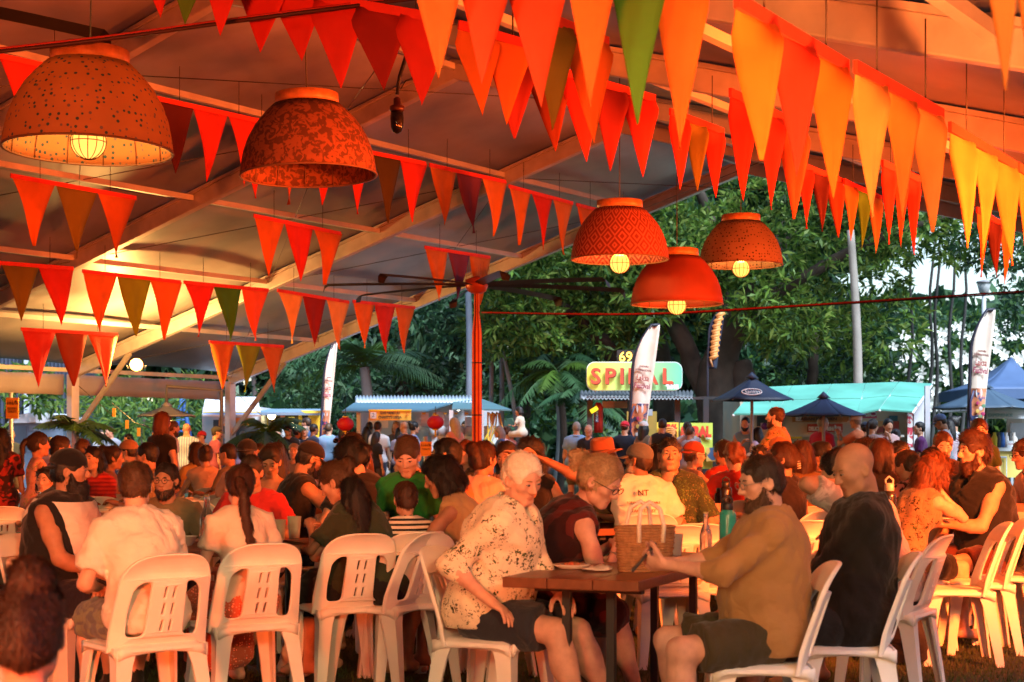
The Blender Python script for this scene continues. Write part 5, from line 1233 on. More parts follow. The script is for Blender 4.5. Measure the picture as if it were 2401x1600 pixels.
def head_fld(P, h, tight=True):
    fem = P.get('f', False); kid = P.get('kid'); w = P.get('fw', 1.0); f = Fld((-.11, -.13, -.16), (.11, .15, .13), h); z = .92 if fem or kid else 1.0
    f.put(ell((0, -.012, .030), (.0755, .096, .088)), .01)
    f.put(ell((0, .022, -.035), (.0615 * w * (.95 if fem or kid else 1), .070, .082)), .035)
    f.put(cone((-.038 * w * z, .018, -.078), (.038 * w * z, .018, -.078), .026 * w, .026 * w), .035)          # jaw
    f.put(cone((-.015 * z, .072, -.100), (.015 * z, .072, -.100), .0185 * z), .03)                    # chin
    f.put(cone((0, -.03, -.08), (0, -.02, -.15), .052 * (.86 if fem or kid else 1.)), .03)
    if not kid: f.put(cone((-.040, .074, .026), (.040, .074, .026), .011 * z), .022)                   # brow
    for s in (-1, 1):
        f.put(ell((s * .044, .060, -.018), (.022, .022, .020)), .025)                              # cheekbone
        f.put(ell((s * .031, .099, .010), (.0185, .016, .0125)), .012, sub=True)
        f.put(ell((s * .031, .080, .008), (.0165, .0125, .0125)), .006)                              # lids
        f.put(ell((s * .080, -.008, -.012), (.010, .021, .033), rot('Z', s * 22) @ rot('X', 12)), .008)  # ear
        f.put(ell((s * .085, -.002, -.008), (.006, .011, .019)), .005, sub=True)
        f.put(ell((s * .013, .100, -.030), (.0095, .011, .009)), .008)                              # nostril wing
    nz = .82 if kid else (.92 if fem else 1.0)
    f.put(cone((0, .086, .018), (0, .086 + .026 * nz, -.024), .0080, .0120 * nz), .012)
    f.put(ell((0, .083, -.060), (.024, .011, .0065)), .010); f.put(ell((0, .081, -.072), (.021, .011, .0075)), .010)
    f.put(ell((0, .096, -.0658), (.024, .008, .0024)), .003, sub=True)
    return f
def head_mesh(P, h):
    V, F = head_fld(P, h).mesh(); c = V[F].mean(1)
    lip = ((c[:, 0] / .023) ** 2 + ((c[:, 2] + .066) / .0105) ** 2 < 1) & (c[:, 1] > .07)
    return V, F, lip.astype(int)
def ribbons(V, F, n, length, down, Rh=None, hc=None, hs=1., fringe=0., hatted=np.array(False), width=.0035, seed=1, lift=.004, crown=(0, -.03, .11), wild=.25, waves=0.):
    """thin combed strands over a hair surface"""
    r = np.random.default_rng(seed); fi = r.integers(0, len(F), n); q = V[F[fi]]; wts = r.dirichlet((1, 1, 1, 1), n); p = (q * wts[..., None]).sum(1)
    nr = np.cross(q[:, 2] - q[:, 0], q[:, 3] - q[:, 1]); nr /= np.linalg.norm(nr, axis=1)[:, None] + 1e-9
    d = p - np.asarray(crown); d = d / (np.linalg.norm(d, axis=1)[:, None] + 1e-9) * (1 - down) + np.asarray([0, 0, -1.]) * down + r.normal(size=(n, 3)) * wild
    if hc is not None:
        q = (p - hc) @ Rh / hs; fr = (q[:, 1] > .015) & (q[:, 2] > .035) & (fringe <= 0); bd = np.asarray(Rh) @ np.array([0, -1., .15])
        d[fr] = bd + np.c_[r.normal(size=(n, 3))][fr] * wild + (np.sign(q[fr, 0])[:, None] * .35) * (np.asarray(Rh) @ np.array([1., 0, 0]))
    d -= nr * (d * nr).sum(1)[:, None]; d /= np.linalg.norm(d, axis=1)[:, None] + 1e-9
    sd = np.cross(d, nr); L_ = length * r.uniform(.6, 1.3, n)[:, None]
    a = p - nr * .002; b = p + d * L_ * .5 + nr * lift; c = p + d * L_ + nr * lift * r.uniform(-.5, 2.2, n)[:, None] + np.array([0, 0, -1.]) * L_ * down * .2
    if hc is not None:
        q = (c - hc) @ Rh / hs; q0 = (a - hc) @ Rh / hs
        ok = (~hatted | (q0[:, 2] < .0)) & ~((q[:, 1] > .035) & (q[:, 2] < .078 - fringe) & (q[:, 2] > -.13) & (np.abs(q[:, 0]) < .082)) & ~((np.abs(q[:, 0]) > .07) & (q[:, 1] > -.03) & (q[:, 2] < -.0) & (down < .5))
        a, b, c, sd = a[ok], b[ok], c[ok], sd[ok]; n = len(a)
    w2 = sd * width
    Vv = np.stack([a - w2, a + w2, b + w2, b - w2, c], 1).reshape(-1, 3); base = np.arange(n)[:, None] * 5
    quads = (base + np.array([[0, 1, 2, 3]])); tris = (base + np.array([[3, 2, 4]]))
    return Vv, [tuple(x) for x in quads.tolist()] + [tuple(x) for x in tris.tolist()]
def hair_mesh(J, P, lod):
    """returns (V, F, in_head_space)"""
    st = P.get('hair', 'short'); L = LOD[lod]; sd = P.get('seed', 1)
    if st in (None, 'bald'): return None
    h = L['r']; Rh, hc, hs = J['Rh'], J['hc'], J['hs']
    T = lambda p: hc + Rh @ (np.asarray(p, float) * hs)
    t = P.get('vol', .009 if st in ('short', 'buzz') else .012) * .8
    if P.get('cap') or P.get('hat'): t = .003
    if st == 'buzz': t = .005
    if st in ('pony', 'bun', 'braid') and 'vol' not in P: t = .011
    lo, hi = hc - .2, hc + .2; lo = lo.copy(); chains = []
    D = np.array([0, 0, -1.]); bk = -J['Rc'][:, 1]; ln = P.get('hl', .3)
    if st in ('long', 'bob', 'halfup'):
        lnn = ln if st != 'bob' else P.get('hl', .13); N = 6
        for an in (95, 130, 160, 180, -160, -130, -95):
            s0 = T((.078 * math.sin(R(an)), .085 * math.cos(R(an)) - .012, .0)); s1 = T((.084 * math.sin(R(an)), .098 * math.cos(R(an)) - .016, -.055))
            ch = [s0, s1]
            for q in range(N):
                f = (q + 1) / N; p = s1 + D * lnn * f + bk * (.028 * min(1, f * 2) if st != 'bob' else 0) + (J['nk'] - s1) * .12 * f * np.array([1, 1, 0]); ch.append(p)
            chains.append((ch, .030, .018 if st == 'long' else .022))
    if st == 'pony' or st == 'braid':
        s0 = T((0, -.105, P.get('pz', .035))); ch = [s0, s0 + Rh @ np.array([0, -.035, .0])]; N = 7
        for q in range(N): ch.append(s0 + Rh @ np.array([0, -.05, -.01]) + D * ln * (q + 1) / N + bk * .02 + np.array(P.get('pdx', (0, 0, 0))) * (q + 1) / N)
        chains.append((ch, .034, .014 if st == 'pony' else .02))
    if st == 'bun': bp_ = P.get('bunp', (0, -.105, P.get('pz', .07))); chains.append(([T(bp_), T(np.array(bp_) + [0, -.02, .015])], .042, .040))
    for ch, r0, r1 in chains:
        for c in ch: lo = np.minimum(lo, c - .07); hi = np.maximum(hi, c + .07)
    f = Fld(lo, hi, h); M = Rh
    f.put(ell(T((0, -.014, .034)), np.array((.0755 + t, .098 + t, .089 + t)) * hs, M), .01)
    if st in ('pony', 'bun', 'braid'): f.put(ell(T((0, -.045, -.010)), np.array((.070 + t * .6, .066 + t, .062)) * hs, M), .03)
    elif st not in ('short', 'buzz'): f.put(ell(T((0, -.05, -.02)), np.array((.072 + t * .6, .07 + t, .075)) * hs, M), .03)
    else: f.put(ell(T((0, -.045, -.015)), np.array((.070 + t * .5, .062 + t * .6, .065)) * hs, M), .03)
    if P.get('quiff'): f.put(ell(T((0, .02, .10)), np.array((.055, .075, .035 * P['quiff'])) * hs, M), .03)
    # face opening and ears
    hl = P.get('hline', .014)
    f.put(ell(T((0, .112, -.030 + hl)), np.array((.069, .072, .094)) * hs, M), .012, sub=True)
    if st in ('short', 'buzz'):
        for s in (-1, 1): f.put(ell(T((s * .085, .012, -.045)), np.array((.03, .040, .055)) * hs, M), .01, sub=True)
        f.cut(T((0, -.07, -.075)), Rh @ unit((0, .45, -1)))
    if P.get('balding'): f.put(ell(T((0, .05, .13)), np.array((.055, .10, .055)) * hs, M), .02, sub=True)
    for i, (ch, r0, r1) in enumerate(chains):
        n = len(ch)
        for q in range(n - 1):
            ra, rb = r0 + (r1 - r0) * q / (n - 1), r0 + (r1 - r0) * (q + 1) / (n - 1)
            if st == 'braid': ra = rb = r1 * (1.0 + .35 * (q % 2)); 
            f.put(cone(ch[q], ch[q + 1], ra, rb), .018 if st != 'braid' else .006)
    if lod < 2: f.noise(.0045 if st != 'buzz' else .001, 55 if lod == 0 else 40, sd, (1, 1, .35))
    if P.get('curly') and lod < 2: f.noise(.010, 48, sd + 5)
    return f.mesh()
def garment_top(J, P, T, lod):
    g = T.get('g', .010); sl = T.get('sleeve', .5); h = LOD[lod]['c']; w = P.get('w', 1.0); a = w ** .6 * (.9 if P.get('f') else 1.0) * (.88 if P.get('kid') else 1); Rc = J['Rc']
    pts = [J['p0'], J['p3'], J['shr'], J['shl']]; 
    if sl > .05: pts += [J['elr'], J['ell']]
    if sl > .6: pts += [J['wrr'], J['wrl']]
    pts = np.array(pts); f = Fld(pts.min(0) - .26, pts.max(0) + .2, h)
    for pr, k in torso_prims(J, P, g): f.put(pr, k + .01)
    f.put(ell(J['p0'] + [0, -.005, .04], (.165 * w + g + .014, .118 * w + g + .012 + P.get('belly', 0) * .4, .13)), .05)
    if T.get('loose'): f.put(cone(J['p2'], J['p0'] + [0, .0, -.02], .15 * w + T['loose'], .16 * w + T['loose']), .08)
    dress = T.get('dress')
    if dress:
        if P.get('sit', True):
            for s in 'rl': f.put(cone(J['hp' + s], J['hp' + s] * .1 + J['kn' + s] * .9, .115, .10), .06)
        else: f.put(cone(J['p0'] + [0, 0, .05], J['p0'] + [0, 0, -dress], .15, .23, flat=True), .05)
    for s in 'rl':
        sh, el, wr = J['sh' + s], J['el' + s], J['wr' + s]
        if sl > .05:
            e = min(sl, 1.0) if sl <= .6 else 1.0
            if sl <= .6: f.put(cone(sh, sh + (el - sh) * (sl * 1.35), .062 * a, .058 * a + .010, flat=True), .025)
            else:
                f.put(cone(sh, el, .058 * a, .050 * a), .025); f.put(cone(el, el + (wr - el) * min(1, (sl - .5) * 2.05), .050 * a, .038 * a), .02)
        else:
            o = T.get('arm', .055); f.put(ell(sh + Rc @ [(1 if s == 'r' else -1) * o, .0, -.02], (.055, .12, .085), Rc), .012, sub=True)
    if lod < 2 or T.get('wr'): f.noise(T.get('wr', .0055) * .9, 17, P.get('seed', 1) + 3, (1, 1, .8), True); f.noise(T.get('wr', .0055) * .55, 36, P.get('seed', 1) + 4, (1, 1, 1.1), True)
    # neck opening
    nb = J['p3'] + Rc @ [0, .012, .03]; up = Rc[:, 2]; nr = T.get('neck', .066)
    f.put(cone(nb - up * .035, nb + up * .16, nr * .8, nr * 1.7), .01, sub=True)
    if T.get('v'): f.put(cone(nb + Rc @ [0, .09, 0], nb + Rc @ [0, .12, -T['v']], .055, .008), .008, sub=True)
    if T.get('scoop'): f.put(ell(nb + Rc @ [0, .06, -.02], (.085, .10, T['scoop']), Rc), .01, sub=True)
    if T.get('strapless'): f.cut(J['p3'] - up * .13, up)
    hem = T.get('hem', .06 if P.get('sit', True) else .14)
    if not dress: f.cut(J['p0'] + np.array([0, 0, .02 - hem]), np.array([0, 0, -1.]))
    return f.mesh()
def garment_bottom(J, P, B, lod):
    h = LOD[lod]['c'] * (1.35 if lod else 1.0); w = P.get('w', 1.0); ln = B.get('len', .75); g = .008; k = B.get('kind', 'shorts'); sit = P.get('sit', True)
    pts = np.array([J['p0'], J['knr'], J['knl'], J['p0'] * .3 + .7 * J['p1'], J['hpr'], J['hpl']] + ([J['anr'], J['anl']] if ln > 1 else [])); f = Fld(pts.min(0) - .2, pts.max(0) + .2, h)
    f.put(ell(J['p0'] + [0, -.005, .03], (.165 * w + g, .118 * w + g, .13 + g)), .05)
    if P.get('belly'): f.put(ell(J['p0'] + [0, .03, .06], (.15 * w + g, .11 * w + g + P['belly'] * .6, .08)), .05)
    for s in 'rl':
        hp, kn, an = J['hp' + s], J['kn' + s], J['an' + s]
        if ln <= 1: f.put(cone(hp, hp + (kn - hp) * ln, .104 * w ** .7, (.082 + B.get('flare', .006)) * w ** .5, flat=True), .05)
        else: f.put(cone(hp, kn, .104 * w ** .7, .072), .05); f.put(cone(kn, kn + (an - kn) * min(.97, ln - 1), .072, .058, flat=True), .03)
    if k == 'skirt':
        a, b = (J['hpr'] + J['hpl']) / 2, (J['knr'] + J['knl']) / 2; ls = min(ln, 1)
        for q in (-.06, 0, .06): f.put(cone(a + [q, 0, 0], a + (b - a) * ls + [q * 1.4, 0, 0], .11 * w, .10), .06)
        if ln > 1 and sit:
            an = (J['anr'] + J['anl']) / 2
            for q in (-.08, 0, .08): f.put(cone(b + [q, 0, 0], b + (an - b) * (ln - 1) + [q * 1.3, 0, 0], .09, .10), .06)
    if lod < 2: f.noise(.005, 20, P.get('seed', 1) + 9, (1, 1, 1), True); f.noise(.0025, 42, P.get('seed', 1) + 8, (1, 1, 1), True)
    f.cut(J['p0'] + np.array([0, 0, .10]), np.array([0, 0, 1.]))
    return f.mesh()
def glasses(par, Mh, kind='round', c=(.03, .02, .015)):
    m = mat(c, .3, .05)
    for s in (-1, 1):
        n = 18; rx, rz = (.023, .021) if kind == 'round' else (.026, .017)
        o = MB(); o.tube([(s * .033 + rx * math.cos(2 * math.pi * q / n), .106, .006 + rz * math.sin(2 * math.pi * q / n)) for q in range(n + 1)], .0022, 5); rim = o.build('glasses_rim', m, par); rim.matrix_local = Mh
        if kind == 'sun':
            o = MB(); o.quad(*[(s * .033 + rx * math.cos(2 * math.pi * q / n), .106, .006 + rz * math.sin(2 * math.pi * q / n)) for q in range(n)]); x = o.build('lens', mat((.01, .01, .012), .08, .02), par); x.matrix_local = Mh
        o = MB(); o.tube([(s * .056, .106, .010), (s * .080, .06, .010), (s * .082, -.01, .004)], .0018, 4); x = o.build('glasses_temple', m, par); x.matrix_local = Mh
    o = MB(); o.tube([(-.011, .106, .008), (0, .109, .011), (.011, .106, .008)], .0018, 4); x = o.build('glasses_bridge', m, par); x.matrix_local = Mh
def cap(par, Mh, color, back=False, brim=True, c2=None):
    m = cloth(color, bump=.3); f = Fld((-.13, -.15, -.05), (.13, .15, .17), .010)
    f.put(ell((0, -.014, .045), (.090, .112, .092)), .01); f.cut((0, 0, .028), np.array([0, .16 if not back else -.16, -1.]) / 1.02)
    V, F = f.mesh(); x = link('cap_crown', mkmesh('cap_crown', V, F, m, True), par); x.matrix_local = Mh
    if brim:
        s = -1 if back else 1; rows = []
        for q in range(7):
            a = R(-62 + 124 * q / 6); row = []
            for t in (0, .5, 1.0): 
                row.append(Vector(((.080 + .0 * t) * math.sin(a), s * (.088 * math.cos(a) + .074 * t * (math.cos(a) ** .5)), .035 - .020 * t - .012 * (1 - math.cos(a)))))
            rows.append(row)
        o = MB(); o.sheet(rows); x = o.build('cap_brim', m if c2 is None else cloth(c2), par, solid=.006); x.matrix_local = Mh
def brimhat(par, Mh, color):
    m = cloth(color, bump=.35); o = MB()
    o.lathe([(.165, .012), (.150, .022), (.125, .018), (.100, .028), (.096, .05), (.092, .115), (.080, .135), (.05, .128), (.001, .118)], 24); o.V = [(x * .92, y * 1.12 - .012, z + .018 + .03 * abs(x / .16) ** 2) for x, y, z in o.V]
    x = o.build('hat', m, par, solid=.005); x.matrix_local = Mh
    o = MB(); o.lathe([(.099, .030), (.098, .055), (.095, .055), (.096, .030)], 24, closed=True); o.V = [(x * .93, y * 1.13 - .012, z + .022) for x, y, z in o.V]; x = o.build('hat_band', mat((.05, .02, .01), .6), par); x.matrix_local = Mh
PEOPLE = []
def person(label, u, v, d, heading, lod=1, top=None, bottom=None, skin='light', hc='dark', group=None, **P):
    """a person whose crown shows at photo pixel (u, v) at distance d; heading 0 looks away from the camera, 180 at it, 90 to the picture's left"""
    P.setdefault('seed', (int(u * 7 + v * 13) % 9973) + 1); sit = P.get('sit', True); J = limbs(P); T = at(u, v, d); P['_tight'] = -.010 if top and top.get('sleeve', .5) > .05 else -.004
    ref = .53 if sit else 0.; tz = J['top'][2] + (P.get('capz', 0))
    s = (T.z - ref) / (tz - ref); s = min(max(s, P.get('smin', .5 if P.get('kid') else .80)), 1.28)
    if P.get('s'): s = P['s']
    Rz = rot('Z', heading); off = Rz @ (J['top'] * s)
    z0 = P.get('z0', ref * (1 - s))
    sk = skinmat(skin); L = LOD[lod]
    Vs, Fs, mi = [], [], []; nv = 0
    def acc(V, F, k):
        nonlocal nv
        Vs.append(V); Fs.append(F + nv); mi.append(k if isinstance(k, np.ndarray) else np.full(len(F), k)); nv += len(V)
    acc(*body_mesh(J, P, lod), 0)
    for q in 'rl': acc(*hand_mesh(J, P, q, lod), 0)
    V, F, lp = head_mesh(P, L['h']); acc(J['hc'] + (V * J['hs']) @ J['Rh'].T, F, lp)
    lipm = mat(tuple(np.array(SKIN[skin]) * (.80, .58, .56)), .45, .05)
    me = mkmesh('person', np.concatenate(Vs), np.concatenate(Fs), [sk, lipm], True, np.concatenate(mi))
    root = link('person', me, None, (T.x - off[0], T.y - off[1], z0), (0, 0, R(heading)), label=label, cat='person', group=group); root.scale = (s, s, s)
    Mh = Matrix.Translation(J['hc'].tolist()) @ Matrix(J['Rh'].tolist()).to_4x4() @ Matrix.Scale(J['hs'], 4)
    # eyes and brows
    if lod < 2 or P.get('eyes'):
        for q in (-1, 1):
            o = MB(); o.sphere((q * .031, .0845, .0075), .0126, 10, 6, (1.15, 1, .44)); e = o.build('eye', mat((.26, .22, .20), .25, .05), root); e.matrix_local = Mh
            gx = P.get('gaze', 0) * .004
            o = MB(); o.sphere((q * .031 + gx, .0945, .0070), .0060, 8, 5, (1, .6, .88)); x = o.build('iris', mat((.02, .012, .008), .15, .05), e); x.matrix_parent_inverse = Matrix()
            if hc and not P.get('nobrow'):
                o = MB(); o.tube([(q * .014, .0930, .0255), (q * .030, .0925, .0305), (q * .046, .0820, .0275)], [.0030, .0042, .0018], 5); x = o.build('eyebrow', hairmat(hc if hc not in ('white',) else 'sand'), root); x.matrix_local = Mh
    hm = hair_mesh(J, P, lod)
    if hm is not None and len(hm[0]):
        V, F = hm; st = P.get('hair', 'short'); hme = link('hair', mkmesh('hair', V, F, hairmat(hc), True), root)
        if lod < 2 and st != 'buzz':
            cr = J['hc'] + J['Rh'] @ np.array([0, -.02, .11]); short = st == 'short'
            RV, RF = ribbons(V, F, (2200 if lod == 0 else 380) * (1 if short else 2), P.get('rl', .026 if short else (.035 if st in ('pony', 'bun', 'braid') else .07)), .35 if short else (.45 if st in ('pony', 'bun', 'braid') else .7), Rh=J['Rh'], hc=J['hc'], hs=J['hs'], fringe=P.get('fringe', 0.), hatted=np.array(bool(P.get('cap') or P.get('hat'))), width=.0019 if lod == 0 else .0032, seed=P['seed'], crown=cr, wild=P.get('wild', .22), lift=.004)
            x = link('hair_strands', mkmesh('hair_strands', RV, RF, hairmat(hc)), hme); x['kind'] = 'stuff'
    if P.get('beard'):
        b = P['beard']; f = Fld((-.1, -.04, -.24), (.1, .14, .02), max(.006, L['r'] * .8)); 
        f.put(ell((0, .026, -.085), (.0665, .066 + b * .35, .050 + b)), .02); f.put(ell((0, .065, -.112 - b * .6), (.036 + b * .2, .032 + b * .2, .032 + b)), .03)
        for q in (-1, 1): f.put(cone((q * .068, .018, -.02), (q * .058, .035, -.075), .011, .018), .015)
        f.put(cone((-.024, .092, -.050), (.024, .092, -.050), .0075), .008)
        f.put(ell((0, .112, -.030), (.045, .045, .022)), .01, sub=True); f.put(ell((0, .105, -.067), (.023, .032, .0105)), .004, sub=True)
        for q in (-1, 1): f.put(ell((q * .045, .080, -.028), (.034, .05, .034)), .012, sub=True)
        f.noise(.0025, 70, P['seed'])
        V, F = f.mesh(); x = link('beard', mkmesh('beard', V, F, hairmat(P.get('bc', hc)) if not P.get('bm') else mat(tuple(np.array(SKIN[skin]) * P['bm'] + np.array(HAIRC[P.get('bc', hc)]) * (1 - P['bm'])), .7, .35, 120., .4, 260.), True), root); x.matrix_local = Mh
        if lod == 0:
            RV, RF = ribbons(V, F, 900, .022, .6, width=.0022, seed=3, crown=(0, 0, .05), wild=.35); q = link('beard_strands', mkmesh('beard_strands', RV, RF, hairmat(P.get('bc', hc))), x); q['kind'] = 'stuff'
    if P.get('stubble'):
        pass
    if top:
        V, F = garment_top(J, P, top, lod); mm = top['m']; fi = None; mats_ = [mm]
        if top.get('m2') is not None:      # raglan shoulders in a second cloth
            q = (V - J['p3']) @ J['Rc']; mk = np.maximum(np.abs(q[:, 0]) - (.125 + .25 * (q[:, 2] + .25)), q[:, 2] - .015)
            mm = mm.copy(); nn = mm.node_tree.nodes; ll = mm.node_tree.links; hsn = [x for x in nn if x.type == 'HUE_SAT'][0]; at_ = nn.new('ShaderNodeAttribute'); at_.attribute_name = 'yoke'
            gt = nn.new('ShaderNodeMath'); gt.operation = 'GREATER_THAN'; gt.inputs[1].default_value = 0.; ll.new(at_.outputs['Fac'], gt.inputs[0]); mx_ = nn.new('ShaderNodeMix'); mx_.data_type = 'RGBA'; mx_.inputs[6].default_value = hsn.inputs['Color'].default_value; mx_.inputs[7].default_value = (*top['m2'], 1); ll.new(gt.outputs[0], mx_.inputs[0]); ll.new(mx_.outputs[2], hsn.inputs['Color']); mats_ = [mm]
        tp = link(top.get('name', 'shirt'), mkmesh('shirt', V, F, mats_, True, fi), root)
        if top.get('m2') is not None: tp.data.attributes.new('yoke', 'FLOAT', 'POINT').data.foreach_set('value', mk.astype(np.float32))
        if top.get('text'):
            for (txt, sz, px, pz, colr) in top['text']:
                bsd = -1 if top.get('tback', True) else 1
                R3 = Matrix(J['Rc'].tolist()); base = Vector((J['p2'] + J['Rc'] @ np.array([px, bsd * (.118 * P.get('w', 1) + .024), pz])).tolist())
                x = text_obj('print', txt, sz, cloth(colr), tp); rt_ = R3 @ Matrix.Rotation(R(90), 3, 'X') @ (Matrix.Identity(3) if bsd < 0 else Matrix.Rotation(R(180), 3, 'Y')); x.matrix_local = Matrix.Translation(base) @ rt_.to_4x4()
        if top.get('collar'):
            n = 14; rows = []
            for q in range(n + 1):
                a = R(-150 + 300 * q / n); c0 = J['p3'] + J['Rc'] @ np.array([.070 * math.sin(a), -.075 * math.cos(a) + .005, .035 - .02 * (1 - math.cos(a)) * .5]); c1 = J['p3'] + J['Rc'] @ np.array([.100 * math.sin(a), -.105 * math.cos(a) + .008, .005 - .03 * (1 - math.cos(a)) * .5])
                rows.append([Vector(c0.tolist()), Vector(((c0 + c1) / 2 + J['Rc'][:, 2] * .012).tolist()), Vector(c1.tolist())])
            o = MB(); o.sheet(rows); o.build('collar', mm, tp, solid=.006)
        if top.get('buttons'):
            for q in range(5):
                p = J['p2'] + J['Rc'] @ np.array([0.012, .128 * P.get('w', 1) + (P.get('belly', 0) * (q / 4)), .10 - .065 * q]); o = MB(); o.sphere(p.tolist(), .006, 8, 5); o.build('button', mat((.3, .2, .1), .4), tp)
    if bottom:
        V, F = garment_bottom(J, P, bottom, lod); link({'skirt': 'skirt', 'pants': 'trousers'}.get(bottom.get('kind'), 'shorts'), mkmesh('bottom', V, F, bottom['m'], True), root)
    if P.get('shoes'):
        for q in 'rl':
            an = J['an' + q]; ff = unit(P.get('fdir_' + q, (0.12 if q == 'r' else -.12, 1, 0))); f = Fld(an - .25, an + .25, .013 if lod < 2 else .02)
            f.put(cone(an + [0, 0, -.03] - ff * .045, an + ff * .11 + [0, 0, -.045], .045, .046), .02); f.put(cone(an + ff * .11 + [0, 0, -.045], an + ff * .175 + [0, 0, -.052], .046, .032), .02); f.put(cone(an + [0, 0, -.02], an + (J['kn' + q] - an) * P.get('sock', .12), .048, .046, flat=True), .02); f.cut(an + [0, 0, -.082], np.array([0, 0, -1.]))
            V, F = f.mesh(); link('shoe', mkmesh('shoe', V, F, cloth(P['shoes']), True), root)
    if P.get('glasses'): glasses(root, Mh, P['glasses'], P.get('gcol', (.03, .02, .015)))
    if P.get('shades_up'):
        Mu = Mh @ Matrix.Translation((0, -.035, .075)) @ Matrix.Rotation(R(38), 4, 'X'); glasses(root, Mu, 'sun', (.02, .02, .02))
    if P.get('cap'): cap(root, Mh, P['cap'], P.get('capback', False), P.get('capbrim', True), P.get('cap2'))
    if P.get('hat'): brimhat(root, Mh, P['hat'])
    if P.get('lastfn'): P['lastfn'](root, J, Mh)
    if P.get('ch') is not None: root['chair_heading'] = P['ch']
    PEOPLE.append((root, J, s)); return root, J, s
def wpt(root, p):
    """person-space point -> world"""
    s = root.scale[0]; return Matrix.Translation(root.location) @ Matrix.Rotation(root.rotation_euler[2], 4, 'Z') @ Vector([x * s for x in p])
# ------------------------------------------------------------------ seating in the foreground
def xy(u, d): return (u - 1200.5) / FPX * d
T_FG = table((.57, 7.55), 21.8, 1.8, .60, 'brown wooden table with a woven basket on it, nearest to the camera')
table((2.95, 12.3), 33, 1.9, .7, 'wooden table before the bearded man in the loose black top', WOOD)
table((-1.85, 8.85), 62, 1.5, .62, 'wooden table between the bearded man in the cap and the man in round glasses', WOOD2)
table((-.75, 9.5), 70, 1.5, .62, 'wooden table with the pale green bottle behind the braid', WOOD2)
table((.0, 10.9), 70, 1.9, .7, 'wooden table behind the boy in the green shirt', WOOD2)
table((1.05, 11.3), 60, 1.9, .7, 'wooden table with the red paper cup, before the man in the patterned green shirt', WOOD)
table((-2.6, 12.2), 60, 1.9, .7, 'wooden table with the smiling woman in the red cardigan', WOOD2)
table((-1.9, 15.6), 60, 1.9, .7, 'wooden table behind the standing woman with the red bob', WOOD2)
table((-3.3, 9.6), 60, 1.8, .7, 'wooden table at the picture edge behind the bearded man', WOOD2)
table((.2, 14.4), 60, 1.9, .7, 'wooden table in the middle of the crowd with a clear bottle', WOOD2)
table((2.4, 14.2), 60, 1.9, .7, 'wooden table behind the bald man', WOOD)
table((4.2, 14.4), 60, 1.9, .7, 'wooden table at the right edge with a black bottle', WOOD)
W_ = lambda c, **k: cloth(c, **k)
white = W_((.70, .66, .58)); black = W_((.012, .012, .013)); navy = W_((.02, .028, .06)); red = W_((.55, .03, .025)); olive = W_((.10, .09, .035)); khaki = W_((.11, .10, .045))
fg = 'diners seated at the tables'
# man in cap, raglan singlet
person('bearded man in a backward black cap and white singlet with black shoulders', 163, 1070, 8.3, -112, 0, dict(m=white, m2=(.012, .012, .013), sleeve=0, arm=.05, g=.016, loose=.02, name='singlet', text=[('DARWIN', .032, -.07, .05, (.4, .05, .03))], tback=False), dict(m=W_((.02, .02, .035)), len=.86, flare=.02), skin='tan', hc='black', hair='short', vol=.012, beard=.05, w=1.22, belly=.02, head=(2, 26, 0), cap=(.010, .010, .011), capback=True, capz=.012, hand_r=(.12, .40, .66), hand_l=(-.10, .42, .68), foot_l=(-.05, .38, .42), kpole_l=(-.6, .6, .6), fdir_l=(.8, .3, -.2), shoes=(.02, .02, .02), smin=.9, lean=6)
person('man with his back turned in a white t-shirt and grey green shorts', 319, 1088, 7.25, 36, 0, dict(m=white, sleeve=.55, g=.016, hem=.08, wr=.007), dict(m=W_((.20, .22, .15), pattern='blotch', col2=(.12, .13, .14), pscale=9), len=.92, flare=.02), skin='fair', hc='brown', hair='short', vol=.016, w=1.12, lean=15, head=(6, -34, 0), hand_r=(.10, .40, .72), hand_l=(-.14, .34, .68), shoes=(.012, .012, .012), sock=.35)
person('woman with a long brown braid, pale t-shirt and coral skirt, seen from behind', 566, 1096, 8.0, 30, 0, dict(m=W_((.66, .56, .46)), sleeve=.38, g=.009, hem=.05), dict(m=W_((.60, .13, .07), pattern='dots', col2=(.75, .40, .25), pscale=60), kind='skirt', len=1.75), f=True, skin='fair', hc='auburn', hair='braid', hl=.40, pz=.01, vol=.016, lean=12, head=(10, -22, 4), pdx=(.05, -.05, 0), hand_r=(.10, .30, .70), hand_l=(-.08, .32, .70), w=.98)
person('man in round dark glasses and olive t-shirt facing the camera across the table', 390, 1090, 9.4, 176, 0, dict(m=W_((.20, .17, .09)), sleeve=.5), dict(m=navy), skin='olive', hc='black', hair='short', vol=.012, beard=.001, bm=.30, glasses='round', head=(4, -8, 0), w=1.05, fw=1.06, nobrow=False)
person('person in a bright red t-shirt hidden behind the braid', 588, 1072, 10.2, 172, 0, dict(m=red, sleeve=.5), dict(m=navy), skin='tan', hc='dark', hair='short', head=(12, 0, 0), w=1.2, hand_r=(.2, .36, .82))
person('woman with brown hair pinned up bending over her drink', 770, 1090, 8.9, 64, 0, dict(m=W_((.03, .045, .025)), sleeve=.4), dict(m=black, kind='skirt', len=1.2), f=True, skin='light', hc='brown', hair='bun', pz=.05, lean=28, head=(30, 10, 0), hand_r=(.05, .45, .84), hand_l=(-.05, .50, .86), curl_r=55, curl_l=55, hl=.1)
person('woman with long loose black hair slumped in her chair, seen from behind', 822, 1146, 8.75, 26, 0, dict(m=W_((.028, .035, .018)), sleeve=.5), dict(m=black, kind='skirt', len=1.6), f=True, skin='brown', hc='black', hair='long', hl=.34, lean=2, side=9, head=(8, 14, -6), w=.95, smin=.72)
